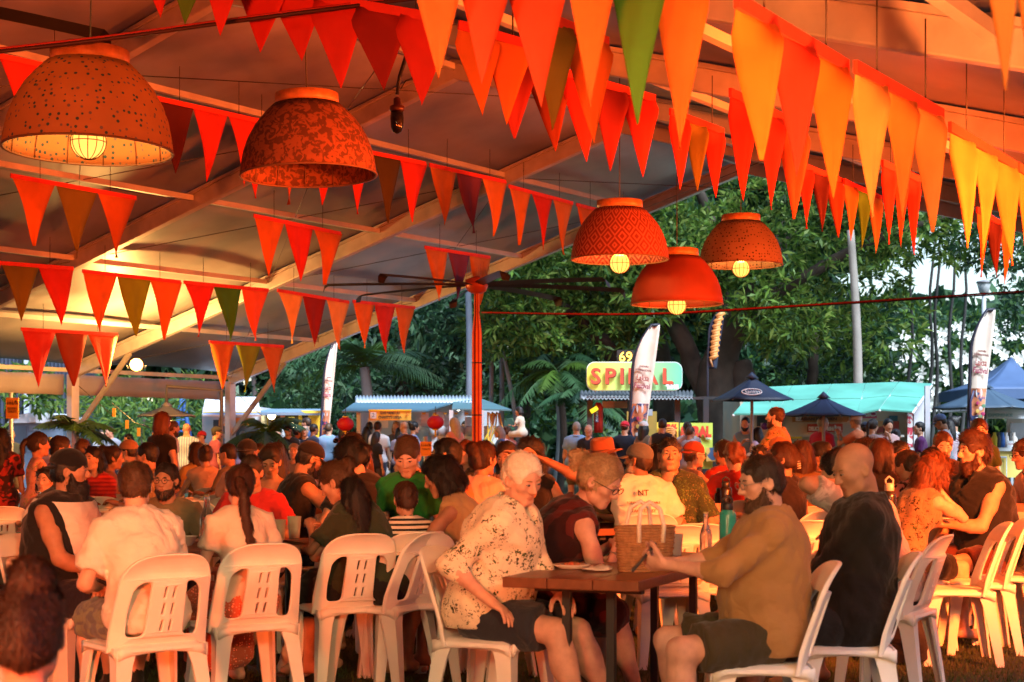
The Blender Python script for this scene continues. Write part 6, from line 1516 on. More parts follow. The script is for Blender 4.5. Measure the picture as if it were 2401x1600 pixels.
person('boy in a green t-shirt standing and looking down', 952, 1030, 9.2, 176, 0, dict(m=W_((.02, .20, .035)), sleeve=.55, text=[('WATERS', .045, 0, .03, (.35, .33, .15))], tback=False), dict(m=navy, len=.8), kid=True, sit=False, skin='fair', hc='brown', hair='short', vol=.012, fringe=.02, hline=.0, head=(26, 0, 0), hand_r=(.10, .28, .92), hand_l=(-.24, .1, .88))
person('small child in a striped t-shirt, seen from behind', 950, 1133, 8.95, 18, 0, dict(m=W_((.70, .62, .50), pattern='stripe_z', col2=(.02, .02, .02), pscale=24), sleeve=.5), dict(m=navy), kid=True, skin='light', hc='auburn', hair='short', vol=.012, head=(8, 0, 0), lean=8)
person('woman with a short dark bob and tan singlet leaning towards the child', 1020, 1076, 9.0, 74, 0, dict(m=W_((.45, .28, .12)), sleeve=0, scoop=.05, name='singlet'), dict(m=navy), f=True, skin='tan', hc='black', hair='bob', hl=.03, vol=.02, lean=24, head=(22, 6, 0), hand_r=(.16, .52, .82), hand_l=(-.05, .55, .84))
FLOR = W_((.72, .64, .46), pattern='floral', col2=(.045, .045, .014), pscale=27)
person('white haired man in a cream leaf print shirt and dark shorts, side on', 1232, 1070, 7.15, -116, 0, dict(m=FLOR, sleeve=.62, g=.018, collar=True, buttons=True, hem=.07, v=.10, loose=.01, wr=.006), dict(m=W_((.025, .03, .042)), len=.80, flare=.02), skin='fair', hc='white', hair='short', vol=.014, twist=4, lean=15, head=(24, -24, 6), w=1.14, belly=.035, hand_r=(.27, .15, .63), hdir_r=(-.1, .8, -.45), palm_r=(0, -.3, -1), curl_r=22, hand_l=(.06, .42, .66), pole_r=(.35, -1, -.1), foot_r=(.12, .56, .08), foot_l=(-.12, .62, .08))
person('blonde woman with a ponytail and glasses leaning over the basket', 1432, 1078, 7.75, -80, 0, dict(m=W_((.09, .014, .012), pattern='stripe_x', col2=(.03, .008, .008), pscale=13), sleeve=0, scoop=.05, arm=.045, dress=.5, name='dress'), None, f=True, skin='fair', hc='blonde', hair='pony', hl=.05, pz=.05, lean=33, head=(32, -38, 0), glasses='oval', hand_r=(.06, .46, .80), hand_l=(-.08, .50, .82), curl_r=48, curl_l=48, twist=12, foot_r=(.12, .55, .08))
person('man pointing with a backward grey cap and white printed t-shirt, back turned', 1500, 1040, 11.2, 8, 0, dict(m=white, sleeve=.5, g=.016, text=[('NT', .06, -.02, .06, (.03, .02, .02)), ('TOP END ROUND TABLE', .022, -.02, -.01, (.10, .05, .03)), ('TAKE IT EASY', .03, -.02, -.07, (.12, .06, .04))]), dict(m=navy), skin='brown', hc='dark', hair='short', head=(-2, 48, 0), w=1.25, cap=(.10, .11, .11), capback=False, cap2=(.35, .20, .10), capz=.012, hand_l=(-.68, .12, 1.22), shr_l=.03, hdir_l=(-.8, .1, .40), curl_l=8, pole_l=(-.3, -.2, -1), beard=.002, bc='grey', bm=.4)
person('man in a patterned dark green shirt looking at the camera', 1570, 1029, 11.4, 168, 0, dict(m=W_((.035, .055, .022), pattern='floral', col2=(.20, .17, .06), pscale=38), sleeve=.6, g=.018, v=.12, name='shirt'), dict(m=navy), skin='olive', hc='black', hair='short', vol=.010, w=1.2, fw=1.08, head=(0, 12, 0), hand_l=(-.2, .25, .62))
person('young woman in a backward cap, profile to the right, by the red paper cup', 1628, 1036, 14.6, -70, 1, dict(m=W_((.55, .30, .18)), sleeve=.4), dict(m=navy), f=True, skin='fair', hc='red', hair='short', vol=.015, cap=(.35, .06, .03), capback=True, capz=.01, glasses='oval', head=(4, 0, 0), hand_r=(.10, .34, 1.0), hand_l=(-.05, .36, 1.0), curl_r=50, curl_l=50)
person('bearded man in a tan polo and glasses, reading his phone', 1775, 1072, 6.45, 88, 0, dict(m=W_((.36, .20, .075)), sleeve=.62, g=.018, collar=True, hem=.09, loose=.015, wr=.006), dict(m=W_((.055, .045, .022)), len=.80, flare=.02), skin='fair', hc='dark', hair='short', vol=.006, beard=.008, bc='brown', bm=.10, glasses='oval', gcol=(.25, .22, .18), w=1.06, belly=.04, lean=-3, head=(14, 16, 0), hand_l=(-.10, .44, .86), hand_r=(.02, .45, .86), curl_l=55, curl_r=55, palm_l=(.8, 0, .5), palm_r=(-.8, 0, .5), foot_l=(-.20, .40, .08), foot_r=(.14, .36, .08), kpole_l=(-.5, 1, .4))
person('bald man in a black polo shirt looking down beside the tan polo', 1988, 1043, 7.0, 84, 0, dict(m=W_((.014, .012, .010)), sleeve=.62, g=.018, collar=True, hem=.12, loose=.005, wr=.0055), dict(m=W_((.02, .02, .022)), len=.9), skin='tan', hc='sand', hair='bald', w=1.05, belly=.035, lean=-7, hunch=.25, head=(22, 26, 0), hand_l=(-.02, .30, .62), hand_r=(.08, .30, .62), fw=1.06)
person('bearded long haired man in a loose black sleeveless v-neck top', 2282, 1017, 10.9, 112, 0, dict(m=black, sleeve=0, v=.16, arm=.075, g=.018, loose=.02), dict(m=W_((.08, .02, .015)), len=.7), skin='light', hc='auburn', hair='short', vol=.020, quiff=1.0, beard=.014, bc='auburn', w=1.12, lean=10, head=(4, -4, 0), hand_l=(-.04, .42, .76), hand_r=(.10, .36, .62), hdir_r=(0, .3, -1), foot_l=(-.18, .50, .08), foot_r=(.18, .45, .08), rl=.06)
person('woman with curly red hair resting her face on her hand', 2205, 1074, 10.4, -58, 0, dict(m=W_((.22, .14, .08), pattern='floral', col2=(.02, .015, .012), pscale=24), sleeve=0, arm=.05), dict(m=black), f=True, skin='fair', hc='red', hair='long', hl=.14, curly=True, vol=.026, lean=22, head=(26, -4, 8), hand_r=(.06, .30, 1.04), hand_l=(-.06, .32, .80), curl_r=60)
person('boy with short red brown hair behind the bearded man', 2212, 1016, 13.4, 172, 1, dict(m=W_((.03, .015, .02)), sleeve=.5), dict(m=navy), kid=True, skin='fair', hc='auburn', hair='short', vol=.014, head=(14, 6, 0), sit=False)
person('boy in a dark green t-shirt standing at the back by the feather flag', 2296, 984, 17.5, 176, 1, dict(m=W_((.03, .055, .015)), sleeve=.5), dict(m=navy), kid=True, sit=False, skin='fair', hc='auburn', hair='short', vol=.020, fringe=.02, hline=0., head=(4, -6, 0), hand_r=(.10, .22, 1.30), curl_r=45)
person('person with glasses on a cord at the picture edge', 2398, 1033, 13.2, 96, 1, dict(m=W_((.45, .30, .25)), sleeve=.5), dict(m=navy), skin='light', hc='auburn', hair='short', vol=.022, curly=True, glasses='oval', lean=16, head=(12, 0, 0), w=1.1, hand_l=(-.05, .45, .86))
person('smiling woman in profile behind the bald man', 2030, 1030, 12.6, -72, 1, dict(m=W_((.60, .10, .06)), sleeve=.4), dict(m=navy), f=True, skin='fair', hc='dark', hair='bob', hl=.02, vol=.016, head=(2, 0, 0), lean=12)
person('woman in a dark crochet top with dark red hair, back turned', 2066, 1035, 12.3, -14, 1, dict(m=W_((.10, .05, .03), pattern='dots', col2=(.03, .015, .01), pscale=60), sleeve=0, arm=.05), dict(m=black), f=True, skin='light', hc='auburn', hair='bob', hl=.06, vol=.02, head=(8, 0, 0))
person('man in a black striped t-shirt covering his face with his hand', 2112, 1036, 13.2, 160, 1, dict(m=W_((.015, .013, .012), pattern='stripe_z', col2=(.10, .03, .02), pscale=14), sleeve=.5), dict(m=navy), skin='tan', hc='black', hair='short', head=(12, 24, 0), w=1.15, hand_r=(.02, .20, 1.20), hdir_r=(-.6, .1, .5))
person('person in a pink and black patterned shirt leaning on the table', 2118, 1060, 12.0, 20, 1, dict(m=W_((.50, .22, .18), pattern='blotch', col2=(.02, .01, .01), pscale=10), sleeve=.5), dict(m=navy), skin='tan', hc='dark', hair='short', head=(24, 20, 0), lean=30)
person('woman with black pinned up hair behind the curly red hair', 2186, 1053, 11.7, -40, 1, dict(m=W_((.16, .05, .03)), sleeve=.3), dict(m=black), f=True, skin='olive', hc='black', hair='bun', pz=.02, head=(10, 16, 0))
def clawclip(root, J, Mh):
    m = mat((.70, .58, .42), .3, .05)
    for k in range(7):
        o = MB(); z = .03 - .018 * k; o.tube([(-.045, -.122, z), (-.02, -.140, z + .006), (.0, -.138, z), (.02, -.140, z + .006), (.045, -.122, z)], .0045, 5); q = o.build('claw_clip', m, root); q.matrix_local = Mh
person('woman in a black singlet with a cream claw clip in her auburn hair', 1836, 1042, 11.6, 42, 0, dict(m=W_((.018, .012, .012)), sleeve=0, arm=.05, scoop=.03), dict(m=navy), f=True, skin='tan', hc='auburn', hair='bun', pz=.0, vol=.02, head=(2, 34, 0), lastfn=clawclip, lean=6)
person('woman with a brown bob and olive top, back turned', 1880, 1038, 12.5, 4, 1, dict(m=W_((.16, .09, .03)), sleeve=.6, g=.02), dict(m=navy), f=True, skin='light', hc='auburn', hair='bob', hl=.08, vol=.024, head=(4, 0, 0), w=1.15)
person('man in an orange cap behind the standing man in the print shirt', 1824, 1026, 17.0, 70, 1, dict(m=W_((.35, .12, .06)), sleeve=.5), dict(m=navy), skin='tan', hc='dark', hair='short', cap=(.50, .16, .06), capz=.01, head=(6, 0, 0))
person('woman with straight black hair behind the tan polo', 1781, 1046, 16.0, 175, 1, dict(m=black, sleeve=.4), dict(m=navy), f=True, skin='olive', hc='black', hair='bob', hl=.08, head=(10, 0, 0))
person('person with curly red hair and red t-shirt, back turned', 1720, 1042, 13.8, 6, 1, dict(m=W_((.42, .03, .02)), sleeve=.5), dict(m=navy), skin='fair', hc='red', hair='short', vol=.024, curly=True, head=(8, 10, 0))
person('dark haired boy in a red t-shirt, back turned', 1693, 1034, 15.6, 30, 1, dict(m=W_((.36, .03, .025)), sleeve=.5), dict(m=navy), skin='tan', hc='dark', hair='short', head=(8, 10, 0))
person('person with black glasses and dark hair between the claw clip and the bald man', 1920, 1039, 12.8, 40, 1, dict(m=W_((.10, .06, .03)), sleeve=.5), dict(m=navy), skin='tan', hc='black', hair='short', vol=.018, glasses='oval', head=(8, 30, 0))
person('person in a pale mottled shirt with a hand to the forehead behind the bald man', 1946, 1062, 8.6, 60, 0, dict(m=W_((.52, .42, .38), pattern='blotch', col2=(.36, .28, .26), pscale=12), sleeve=.6, g=.018), dict(m=navy), skin='tan', hc='black', hair='short', head=(30, 14, 0), lean=22, w=1.1, hand_l=(-.12, .26, 1.10), pole_l=(-1, .2, -.3), hdir_l=(.4, -.2, .6))
# ------------------------------------------------------------------ diners further back, left to right
def M_(label, u, v, d, hd, topc, hc, hair='short', **k):
    sl = k.pop('sleeve', .5); tk = k.pop('topk', {}); t = dict(m=topc if not isinstance(topc, tuple) else W_(topc), sleeve=sl); t.update(tk)
    k.setdefault('lod', 1); lod = k.pop('lod'); b = k.pop('bottom', dict(m=navy))
    return person(label, u, v, d, hd, lod, t, b, hc=hc, hair=hair, **k)
M_('girl with a long dark plait in a pink floral dress, standing', 90, 1016, 15.0, -62, W_((.60, .30, .22), pattern='floral', col2=(.35, .06, .05), pscale=30), 'dark', 'pony', kid=True, sit=False, f=True, sleeve=0, skin='tan', hl=.3, topk=dict(dress=.35, name='dress'), bottom=None, hand_r=(.16, .28, .86))
M_('man in a red t-shirt with his hand over his mouth', 142, 1024, 15.6, -70, (.40, .03, .022), 'dark', skin='light', head=(4, 0, 0), hand_r=(.02, .20, 1.12), curl_r=45, hdir_r=(-.4, .1, .6))
M_('person with short brown hair seen from behind, left of the first post', 193, 1032, 16.0, 10, (.55, .30, .18), 'brown', skin='tan')
M_('smiling dark haired woman in a red striped cardigan', 220, 1049, 14.6, 165, W_((.50, .03, .02), pattern='stripe_z', col2=(.30, .015, .012), pscale=26), 'black', 'bob', f=True, sleeve=.98, skin='light', hl=.06, head=(2, -14, 0), eyes=True, hand_l=(-.10, .38, .84), hand_r=(.16, .36, .82))
M_('woman with a bun in profile right of the red cardigan', 267, 1048, 15.2, -75, (.30, .12, .07), 'dark', 'bun', f=True, skin='tan', head=(6, 0, 0), sleeve=.2)
M_('man in a brown cap looking down', 299, 1033, 17.0, 80, (.40, .18, .10), 'dark', cap=(.35, .18, .09), capz=.01, skin='light', head=(8, 0, 0), beard=.004, bc='grey')
M_('man with thick dark hair in a checked shirt facing left', 345, 1040, 14.2, 78, W_((.22, .14, .07), pattern='blotch', col2=(.30, .20, .10), pscale=30), 'black', skin='tan', head=(4, 0, 0))
M_('woman in a black top with a red bob, standing with her back turned', 381, 970, 18.5, -34, (.014, .012, .012), 'red', 'bob', sit=False, f=True, sleeve=.25, skin='fair', vol=.026, hl=.06, bottom=dict(m=black, kind='pants', len=1.9), w=1.08)
M_('child peering out beside the black cap', 108, 1098, 12.2, 170, (.30, .12, .08), 'black', 'bob', kid=True, f=True, skin='light', hl=.05, eyes=True)
M_('dark haired woman with a black shoulder bag at the left picture edge', 4, 1006, 15.2, 10, W_((.04, .015, .015), pattern='blotch', col2=(.30, .03, .025), pscale=9), 'black', 'long', sit=False, f=True, hl=.3, topk=dict(dress=.5, name='dress'), bottom=None)
M_('woman with a small bun and pale top, seen from behind', 481, 1046, 17.5, 20, (.58, .36, .24), 'brown', 'bun', f=True, sleeve=.1, skin='light', hand_r=(.2, .3, .95))
M_('woman with brown hair and a mustard shirt beside the small bun', 461, 1038, 18.5, 40, (.34, .22, .07), 'brown', 'bob', f=True, skin='light')
M_('dark haired man in profile at the end of the red table', 532, 1042, 16.8, 72, (.22, .16, .10), 'dark', skin='tan', head=(8, 0, 0))
M_('man in a backward black cap and pale pink shirt', 580, 1031, 14.4, -20, (.55, .30, .24), 'black', cap=(.012, .012, .014), capback=True, capz=.01, skin='brown', w=1.1)
M_('woman with sunglasses next to the backward black cap', 606, 1042, 15.0, 178, (.35, .12, .08), 'dark', 'bob', f=True, glasses='sun', skin='light')
M_('young woman with bare shoulders looking down at her plate', 632, 1052, 12.0, 172, (.03, .015, .015), 'dark', 'bun', f=True, sleeve=0, skin='tan', topk=dict(strapless=True, arm=.05), head=(26, 10, 0), lod=0, pz=.04, smin=.75)
M_('woman with very long dark hair behind the bare shoulders', 648, 1040, 13.8, 20, (.10, .05, .04), 'dark', 'long', f=True, hl=.4, skin='tan')
M_('tattooed man in a black singlet and cap looking at his phone', 740, 1039, 11.6, -64, (.014, .012, .013), 'black', cap=(.012, .010, .011), capz=.012, sleeve=0, topk=dict(arm=.06, name='singlet'), glasses='sun', skin='tan', beard=.003, bm=.35, w=1.18, head=(26, 0, 0), hand_r=(.08, .38, .98), hand_l=(-.06, .38, .98), curl_r=50, curl_l=50, lod=0)
M_('man in a grey t-shirt at the tent edge looking at the camera', 690, 1041, 22.5, 178, (.16, .17, .20), 'grey', skin='fair', eyes=True)
M_('woman with sunglasses pushed up into dark hair and a black top', 812, 1035, 10.6, 34, (.016, .013, .013), 'black', 'bun', f=True, shades_up=True, skin='light', pz=.0, vol=.022, head=(22, 24, 0), lean=22, lod=0, sleeve=.35)
M_('person with smooth dark hair in front of the queue', 826, 1021, 12.4, 12, (.05, .03, .03), 'dark', 'bob', f=True, hl=.08, vol=.022)
M_('girl with an orange lit face behind the sunglasses', 849, 1048, 15.0, 176, (.30, .12, .08), 'red', 'long', f=True, kid=True, skin='fair', hl=.2, eyes=True)
M_('man in an orange t-shirt clasping his hands before his face', 1046, 1030, 10.8, 72, (.50, .16, .06), 'black', skin='tan', w=1.15, head=(2, 4, 0), hand_l=(-.03, .32, 1.06), hand_r=(.03, .32, 1.06), curl_l=55, curl_r=55, lod=0)
M_('blonde woman in a camouflage top', 1094, 1034, 15.2, 120, W_((.16, .10, .05), pattern='blotch', col2=(.04, .03, .015), pscale=18), 'red', 'bob', f=True, skin='fair', hl=.05)
M_('woman with dark hair up and a pale top raising her fist to her cheek', 1134, 1039, 11.0, -20, (.58, .38, .28), 'auburn', 'bun', f=True, skin='tan', pz=.06, w=1.1, head=(4, -22, 0), hand_r=(.20, .26, 1.20), hdir_r=(-.3, .0, 1), curl_r=62, lod=0, pole_r=(.5, .4, -1))
M_('girl in a pale striped top looking at her hands', 1185, 1039, 14.6, 160, W_((.52, .30, .24), pattern='stripe_x', col2=(.30, .14, .10), pscale=26), 'dark', 'bob', f=True, kid=True, skin='light', head=(18, 0, 0), hand_r=(.06, .3, .98), hand_l=(-.06, .3, .98))
M_('woman in glasses and a black singlet behind the pointing hand', 1243, 1030, 11.4, 172, (.016, .013, .013), 'black', 'bob', f=True, sleeve=0, glasses='oval', skin='tan', hl=.10, topk=dict(arm=.05, scoop=.05), head=(4, -4, 0), lod=0, hand_r=(.12, .34, .86), curl_r=55)
M_('person in a brown felt hat', 1411, 1029, 12.0, 120, W_((.05, .03, .02), pattern='blotch', col2=(.30, .16, .06), pscale=14), 'black', 'bob', f=True, hat=(.22, .07, .03), capz=.035, skin='brown', hl=.08, head=(10, 20, 0))
M_('person with dark hair between the grey cap and the patterned green shirt', 1540, 1046, 12.6, 20, (.03, .02, .02), 'black', 'bob', f=True, hl=.06)
M_('man in an open orange print shirt standing holding a tray', 1818, 954, 18.4, 64, W_((.40, .20, .08), pattern='floral', col2=(.10, .03, .015), pscale=26), 'auburn', sit=False, skin='fair', w=1.2, belly=.03, beard=.012, balding=True, head=(2, 4, 0), topk=dict(collar=True, g=.02, v=.1, hem=.20), hand_l=(-.12, .40, 1.12), hand_r=(.16, .38, 1.10), bottom=dict(m=khaki, len=.8))
# blurred head close to the camera at the lower left corner
person('out of focus dark head with a top bun at the lower corner', 62, 1352, 3.3, 6, 0, dict(m=W_((.50, .20, .10)), sleeve=.3), dict(m=navy), f=True, skin='fair', hc='dark', hair='bun', bunp=(.02, -.03, .128), vol=.012, s=.9, z0=-.19)
# ------------------------------------------------------------------ people standing and queuing outside, in daylight
def gab(u):
    for k in range(-60, 400):
        q = node(4, k * .05)
        if 1200.5 + FPX * q.x / q.y >= u: return q.y
    return 22.
def B_(label, u, v, d, hd, topc, hc='dark', hair='short', bc=None, **k):
    d = max(d, gab(u) + random.uniform(.5, 2.0) if u > 520 else d); sl = k.pop('sleeve', .5); tk = k.pop('topk', {}); t = dict(m=topc if not isinstance(topc, tuple) else W_(topc), sleeve=sl, hem=.12); t.update(tk)
    k.setdefault('sit', False); b = k.pop('bottom', dict(m=W_(bc or random.choice([(.03, .04, .07), (.05, .05, .05), (.16, .13, .09), (.04, .06, .10)])), kind='pants', len=random.choice([.8, .85, 1.9, 1.9])))
    k.setdefault('w', random.uniform(.98, 1.18)); k.setdefault('head', (random.uniform(0, 10), random.uniform(-25, 25), 0))
    return person(label, u, v, d, hd, 2, t, b, hc=hc, hair=hair, **k)
B_('grey cropped man in a blue shirt by the yellow sign', 25, 1008, 28, 10, (.06, .11, .20), 'grey')
B_('woman in a pale pink top by the portable toilet', 114, 1026, 27, 150, (.55, .36, .40), 'dark', 'bob', f=True)
B_('dark haired man in front of the palm by the first post', 256, 1001, 33, 160, (.30, .36, .45))
B_('woman in a flowered top in front of the palm', 238, 1008, 34, 170, W_((.40, .40, .45), pattern='floral', col2=(.30, .05, .10), pscale=20), 'dark', 'long', f=True)
B_('dark haired bearded man in a white shirt beside the red bob', 408, 988, 25, -60, (.60, .62, .66), 'brown', beard=.004)
B_('bald man in a blue and white striped shirt, back turned', 438, 993, 29, 5, W_((.20, .30, .58), pattern='stripe_x', col2=(.55, .60, .72), pscale=22), 'grey', 'bald', w=1.25, sleeve=.6)
B_('person in a red cap and white top', 473, 1011, 31, 150, (.50, .52, .60), 'dark', cap=(.50, .02, .03), capz=.01)
B_('man in a maroon t-shirt and dark cap', 509, 1001, 29, -60, (.26, .06, .10), 'dark', cap=(.05, .05, .04), capz=.01)
B_('man in a steel blue t-shirt with a bag strap', 528, 1000, 30, 20, (.09, .14, .22), 'dark')
B_('woman in a lavender top beside the second post', 569, 1012, 30, 0, (.42, .36, .52), 'grey', 'bob', f=True)
B_('woman in a black and white spotted top', 652, 1004, 28, 160, W_((.60, .60, .62), pattern='dots', col2=(.03, .03, .04), pscale=24), 'dark', 'bun', f=True)
B_('tall man with sunglasses on his head in a blue polo', 718, 980, 29, 80, (.05, .10, .24), 'dark', topk=dict(collar=True), skin='light')
B_('older man in a navy polo', 715, 999, 25, 160, (.02, .03, .06), 'grey', balding=True, skin='fair', eyes=True)
B_('woman in a grey singlet with dark hair tied back', 698, 1003, 25.5, -70, (.22, .25, .32), 'black', 'bun', f=True, sleeve=0, skin='tan')
B_('dark haired young man between the blue polo and the flag', 737, 995, 27, -60, (.03, .05, .12), 'black', skin='brown')
B_('man in a light blue t-shirt by the far feather flag, back turned', 771, 993, 25, -10, (.22, .36, .55), 'brown')
B_('woman with white sunglasses on her head in a red top', 810, 991, 29, -70, (.45, .03, .05), 'black', 'long', f=True, shades_up=True, hl=.2)
B_('child in a blue cap low in the queue', 790, 1023, 23, 70, (.30, .32, .38), 'dark', kid=True, cap=(.04, .06, .12), capz=.01)
B_('woman in black with long straight black hair, back turned', 859, 1001, 24.5, 5, (.012, .013, .016), 'black', 'long', f=True, hl=.42)
B_('man in a black t-shirt before the laksa banner', 866, 990, 29, -10, (.02, .022, .028), 'dark')
B_('man in a white t-shirt at the laksa counter', 886, 989, 30, -12, (.62, .66, .72), 'dark')
B_('woman in a black dress with a shoulder bag', 884, 1013, 23.5, -50, (.014, .014, .018), 'black', 'long', f=True, hl=.2, topk=dict(dress=.4, name='dress'))
B_('curly haired girl in a white dress', 902, 1038, 22.5, -20, (.62, .62, .64), 'brown', 'long', f=True, kid=True, topk=dict(dress=.3, name='dress'), bottom=None, sleeve=.3)
B_('woman with a dark bob and pink sleeves in the queue', 936, 1003, 23, 20, (.35, .26, .32), 'black', 'bob', f=True)
B_('blonde stallholder behind the laksa counter', 929, 988, 34, 170, (.45, .34, .22), 'sand', 'long', f=True)
B_('man with a ruddy bald head at the counter', 947, 989, 30, 60, (.04, .03, .05), 'dark', 'bald', skin='tan')
B_('woman in a blue and maroon vest turning right', 972, 990, 28, -70, W_((.10, .20, .55), pattern='blotch', col2=(.50, .52, .60), pscale=5), 'black', 'bun', f=True)
B_('long haired blonde woman in an orange top', 1064, 980, 22.5, 32, (.58, .20, .13), 'blonde', 'long', f=True, hl=.34, sleeve=0, bc=(.02, .025, .05), hand_l=(-.1, .3, 1.1))
B_('stallholder in a white shirt behind the counter', 1090, 988, 35, 175, (.55, .58, .62), 'dark')
B_('older woman in a blue dress', 1168, 1000, 28, 100, (.05, .16, .42), 'grey', 'bob', f=True, topk=dict(dress=.4, name='dress'), sleeve=0)
B_('woman with dark red pinned hair in a pink t-shirt carrying a girl', 1190, 1001, 23, -12, W_((.60, .34, .46), pattern='stripe_x', col2=(.66, .50, .58), pscale=30), 'auburn', 'bun', f=True, bc=(.02, .02, .03), w=1.2)
B_('girl in a cream dress carried on the shoulders', 1216, 972, 23, 60, (.62, .58, .46), 'black', 'bob', f=True, kid=True, sit=True, topk=dict(dress=.3, name='dress'), bottom=None, s=.62, z0=1.16, hl=.05)
B_('man in a light blue polo standing with his back turned', 1352, 990, 23, -4, (.20, .36, .62), 'grey', topk=dict(collar=True), w=1.25, bottom=dict(m=khaki, len=.9))
B_('bald man in a navy t-shirt facing the light blue polo', 1380, 996, 25, 150, (.02, .025, .05), 'grey', 'bald', glasses='oval', skin='fair')
B_('man in a red cap and navy t-shirt walking', 1466, 988, 22.5, -10, (.012, .018, .035), 'dark', cap=(.55, .02, .04), capback=True, capz=.01, bc=(.02, .08, .28), beard=.006)
B_('woman in a white cap behind the near feather flag', 1510, 988, 25, -40, (.20, .12, .08), 'black', 'long', f=True, cap=(.60, .60, .62), capz=.01, sleeve=0)
B_('muscular man in a black singlet', 1554, 983, 23.5, -20, (.02, .022, .03), 'dark', sleeve=0, topk=dict(arm=.06, name='singlet'), skin='light', w=1.2)
B_('dark haired man in white before the yellow spiral panel', 1611, 990, 27, 0, (.55, .60, .68), 'dark')
B_('boy in a white t-shirt before the yellow spiral panel', 1620, 1001, 25, -50, (.60, .64, .72), 'brown')
B_('man in a light blue singlet eating under the black umbrella', 1748, 979, 22.5, 170, (.16, .30, .52), 'black', sleeve=0, topk=dict(arm=.06, name='singlet'), skin='light', beard=.003, hand_r=(.05, .26, 1.30), hand_l=(-.12, .34, 1.12), w=1.2)
B_('dark haired woman in a lilac singlet', 1776, 1003, 21.5, 40, (.50, .38, .55), 'black', 'long', f=True, sleeve=0, hl=.2)
B_('man in a bright red t-shirt', 1930, 978, 21.5, -50, (.50, .02, .05), 'grey', skin='light', text=None, w=1.15)
B_('man in a white cap taking a photo with his phone', 2006, 971, 20, 60, (.55, .15, .06), 'grey', cap=(.66, .66, .68), capz=.01, hand_l=(-.04, .34, 1.44), hand_r=(.05, .34, 1.44), curl_l=50, curl_r=50, skin='light')
B_('person in a navy cap and shirt, back turned', 2028, 990, 20.5, 20, (.015, .02, .04), 'black', cap=(.012, .016, .035), capback=True, capz=.01, text=None)
B_('young woman with dark hair behind the navy cap', 2048, 984, 25, -60, (.50, .40, .42), 'dark', 'pony', f=True)
B_('woman in a pale pink dress touching her mouth', 2083, 983, 24, 170, (.56, .38, .38), 'black', 'pony', f=True, topk=dict(dress=.5, name='dress'), bottom=None, hand_l=(-.03, .18, 1.42), hdir_l=(.3, 0, 1))
B_('small child with a high bun', 2100, 1008, 22, 10, (.56, .44, .34), 'black', 'bun', f=True, kid=True, pz=.05)
B_('man in a purple t-shirt and cream trousers, profile left', 2156, 990, 24.5, 82, (.10, .02, .12), 'black', glasses='oval', skin='light', bottom=dict(m=W_((.45, .38, .30)), kind='pants', len=1.9), hand_l=(-.16, .2, .86))
B_('man in a blue cap and white t-shirt looking down', 2198, 973, 20.5, 75, (.62, .66, .70), 'dark', cap=(.10, .16, .32), capz=.01, skin='tan', head=(26, 0, 0), hand_l=(-.14, .40, 1.05))
B_('dark haired woman in a pale pink striped shirt', 2224, 985, 22, 30, W_((.55, .44, .48), pattern='stripe_x', col2=(.36, .24, .30), pscale=24), 'black', 'long', f=True, hl=.2)
B_('man with a dark bun in a pale t-shirt', 2234, 977, 24, 60, (.52, .54, .60), 'black', 'bun')
B_('person in dark clothes behind the yellow stall counter', 676, 996, 33, 175, (.02, .02, .02), 'dark', cap=(.02, .02, .02), capz=.01)
B_('woman in a white blouse beyond the first post', 300, 1018, 30, 120, (.50, .54, .60), 'black', 'bob', f=True)
B_('person in a violet top under the grey umbrella', 366, 1004, 32, 30, (.36, .16, .40), 'dark', 'bob', f=True)
# ------------------------------------------------------------------ a chair under every seated diner that is near enough to show one
for (root, J, s) in list(PEOPLE):
    if abs(J['p0'][2] - .53) > .01 or root.location.y > 17.5 or root.location.y < 4: continue
    if 'shoulders' in root['label'] and 'carried' in root['label']: continue
    h = root.get('chair_heading', math.degrees(root.rotation_euler[2])); f = Vector((-math.sin(R(h)), math.cos(R(h)), 0)); p = root.location + f * .02
    wds = root['label'].split()[:9]
    while wds[-1] in ('and', 'in', 'a', 'the', 'with', 'of', 'at', 'his', 'her', 'on', 'behind', 'between', 'beside', 'to', 'by', 'before', 'over', 'next', 'under', 'dark', 'black', 'red', 'white', 'tan', 'first', 'loose', 'long', 'pale', 'his', 'up', 'second', 'brown'): wds.pop()
    chair(p.x, p.y, h, 'white plastic chair under the ' + ' '.join(wds))
for u, d, h, lab in ((1012, 9.5, -55, 'empty white chair between the striped child and the white haired man'), (2245, 9.7, 84, 'empty white chair in front of the bearded man in black, nearest of its row'), (2295, 10.2, 84, 'empty white chair, middle of the row at the picture edge'), (2350, 10.7, 84, 'empty white chair, last of the row at the picture edge'),
                     (1768, 7.25, 80, 'empty white chair with a pink jacket between the tan and black polos'), (28, 9.3, -30, 'empty white chair at the picture edge behind the bearded man in the cap'), (232, 14.6, 15, 'empty white chair below the red cardigan'), (20, 12.4, 10, 'empty white chair at the left picture edge further back'), (458, 13.6, 5, 'empty white chair left of the braid, nearest of the far three'), (500, 15.2, 20, 'empty white chair left of the braid, middle of the far three'), (540, 16.4, 10, 'empty white chair left of the braid, farthest of three'), (660, 14.0, -10, 'empty white chair before the bare shouldered woman'),
                     (1228, 11.2, 10, 'empty white chair just behind the white haired man'), (1560, 9.6, 14, 'empty white chair behind the woven basket'), (1640, 9.8, -6, 'empty white chair behind the teal bottle'), (1866, 10.2, 8, 'empty white chair below the claw clip'), (2112, 14.4, 20, 'empty white chair behind the curly red hair'), (1182, 13.6, 100, 'empty white chair beyond the raised fist'), (400, 12.6, 200, 'empty white chair behind the round glasses')):
    chair(xy(u, d), d, h, lab)
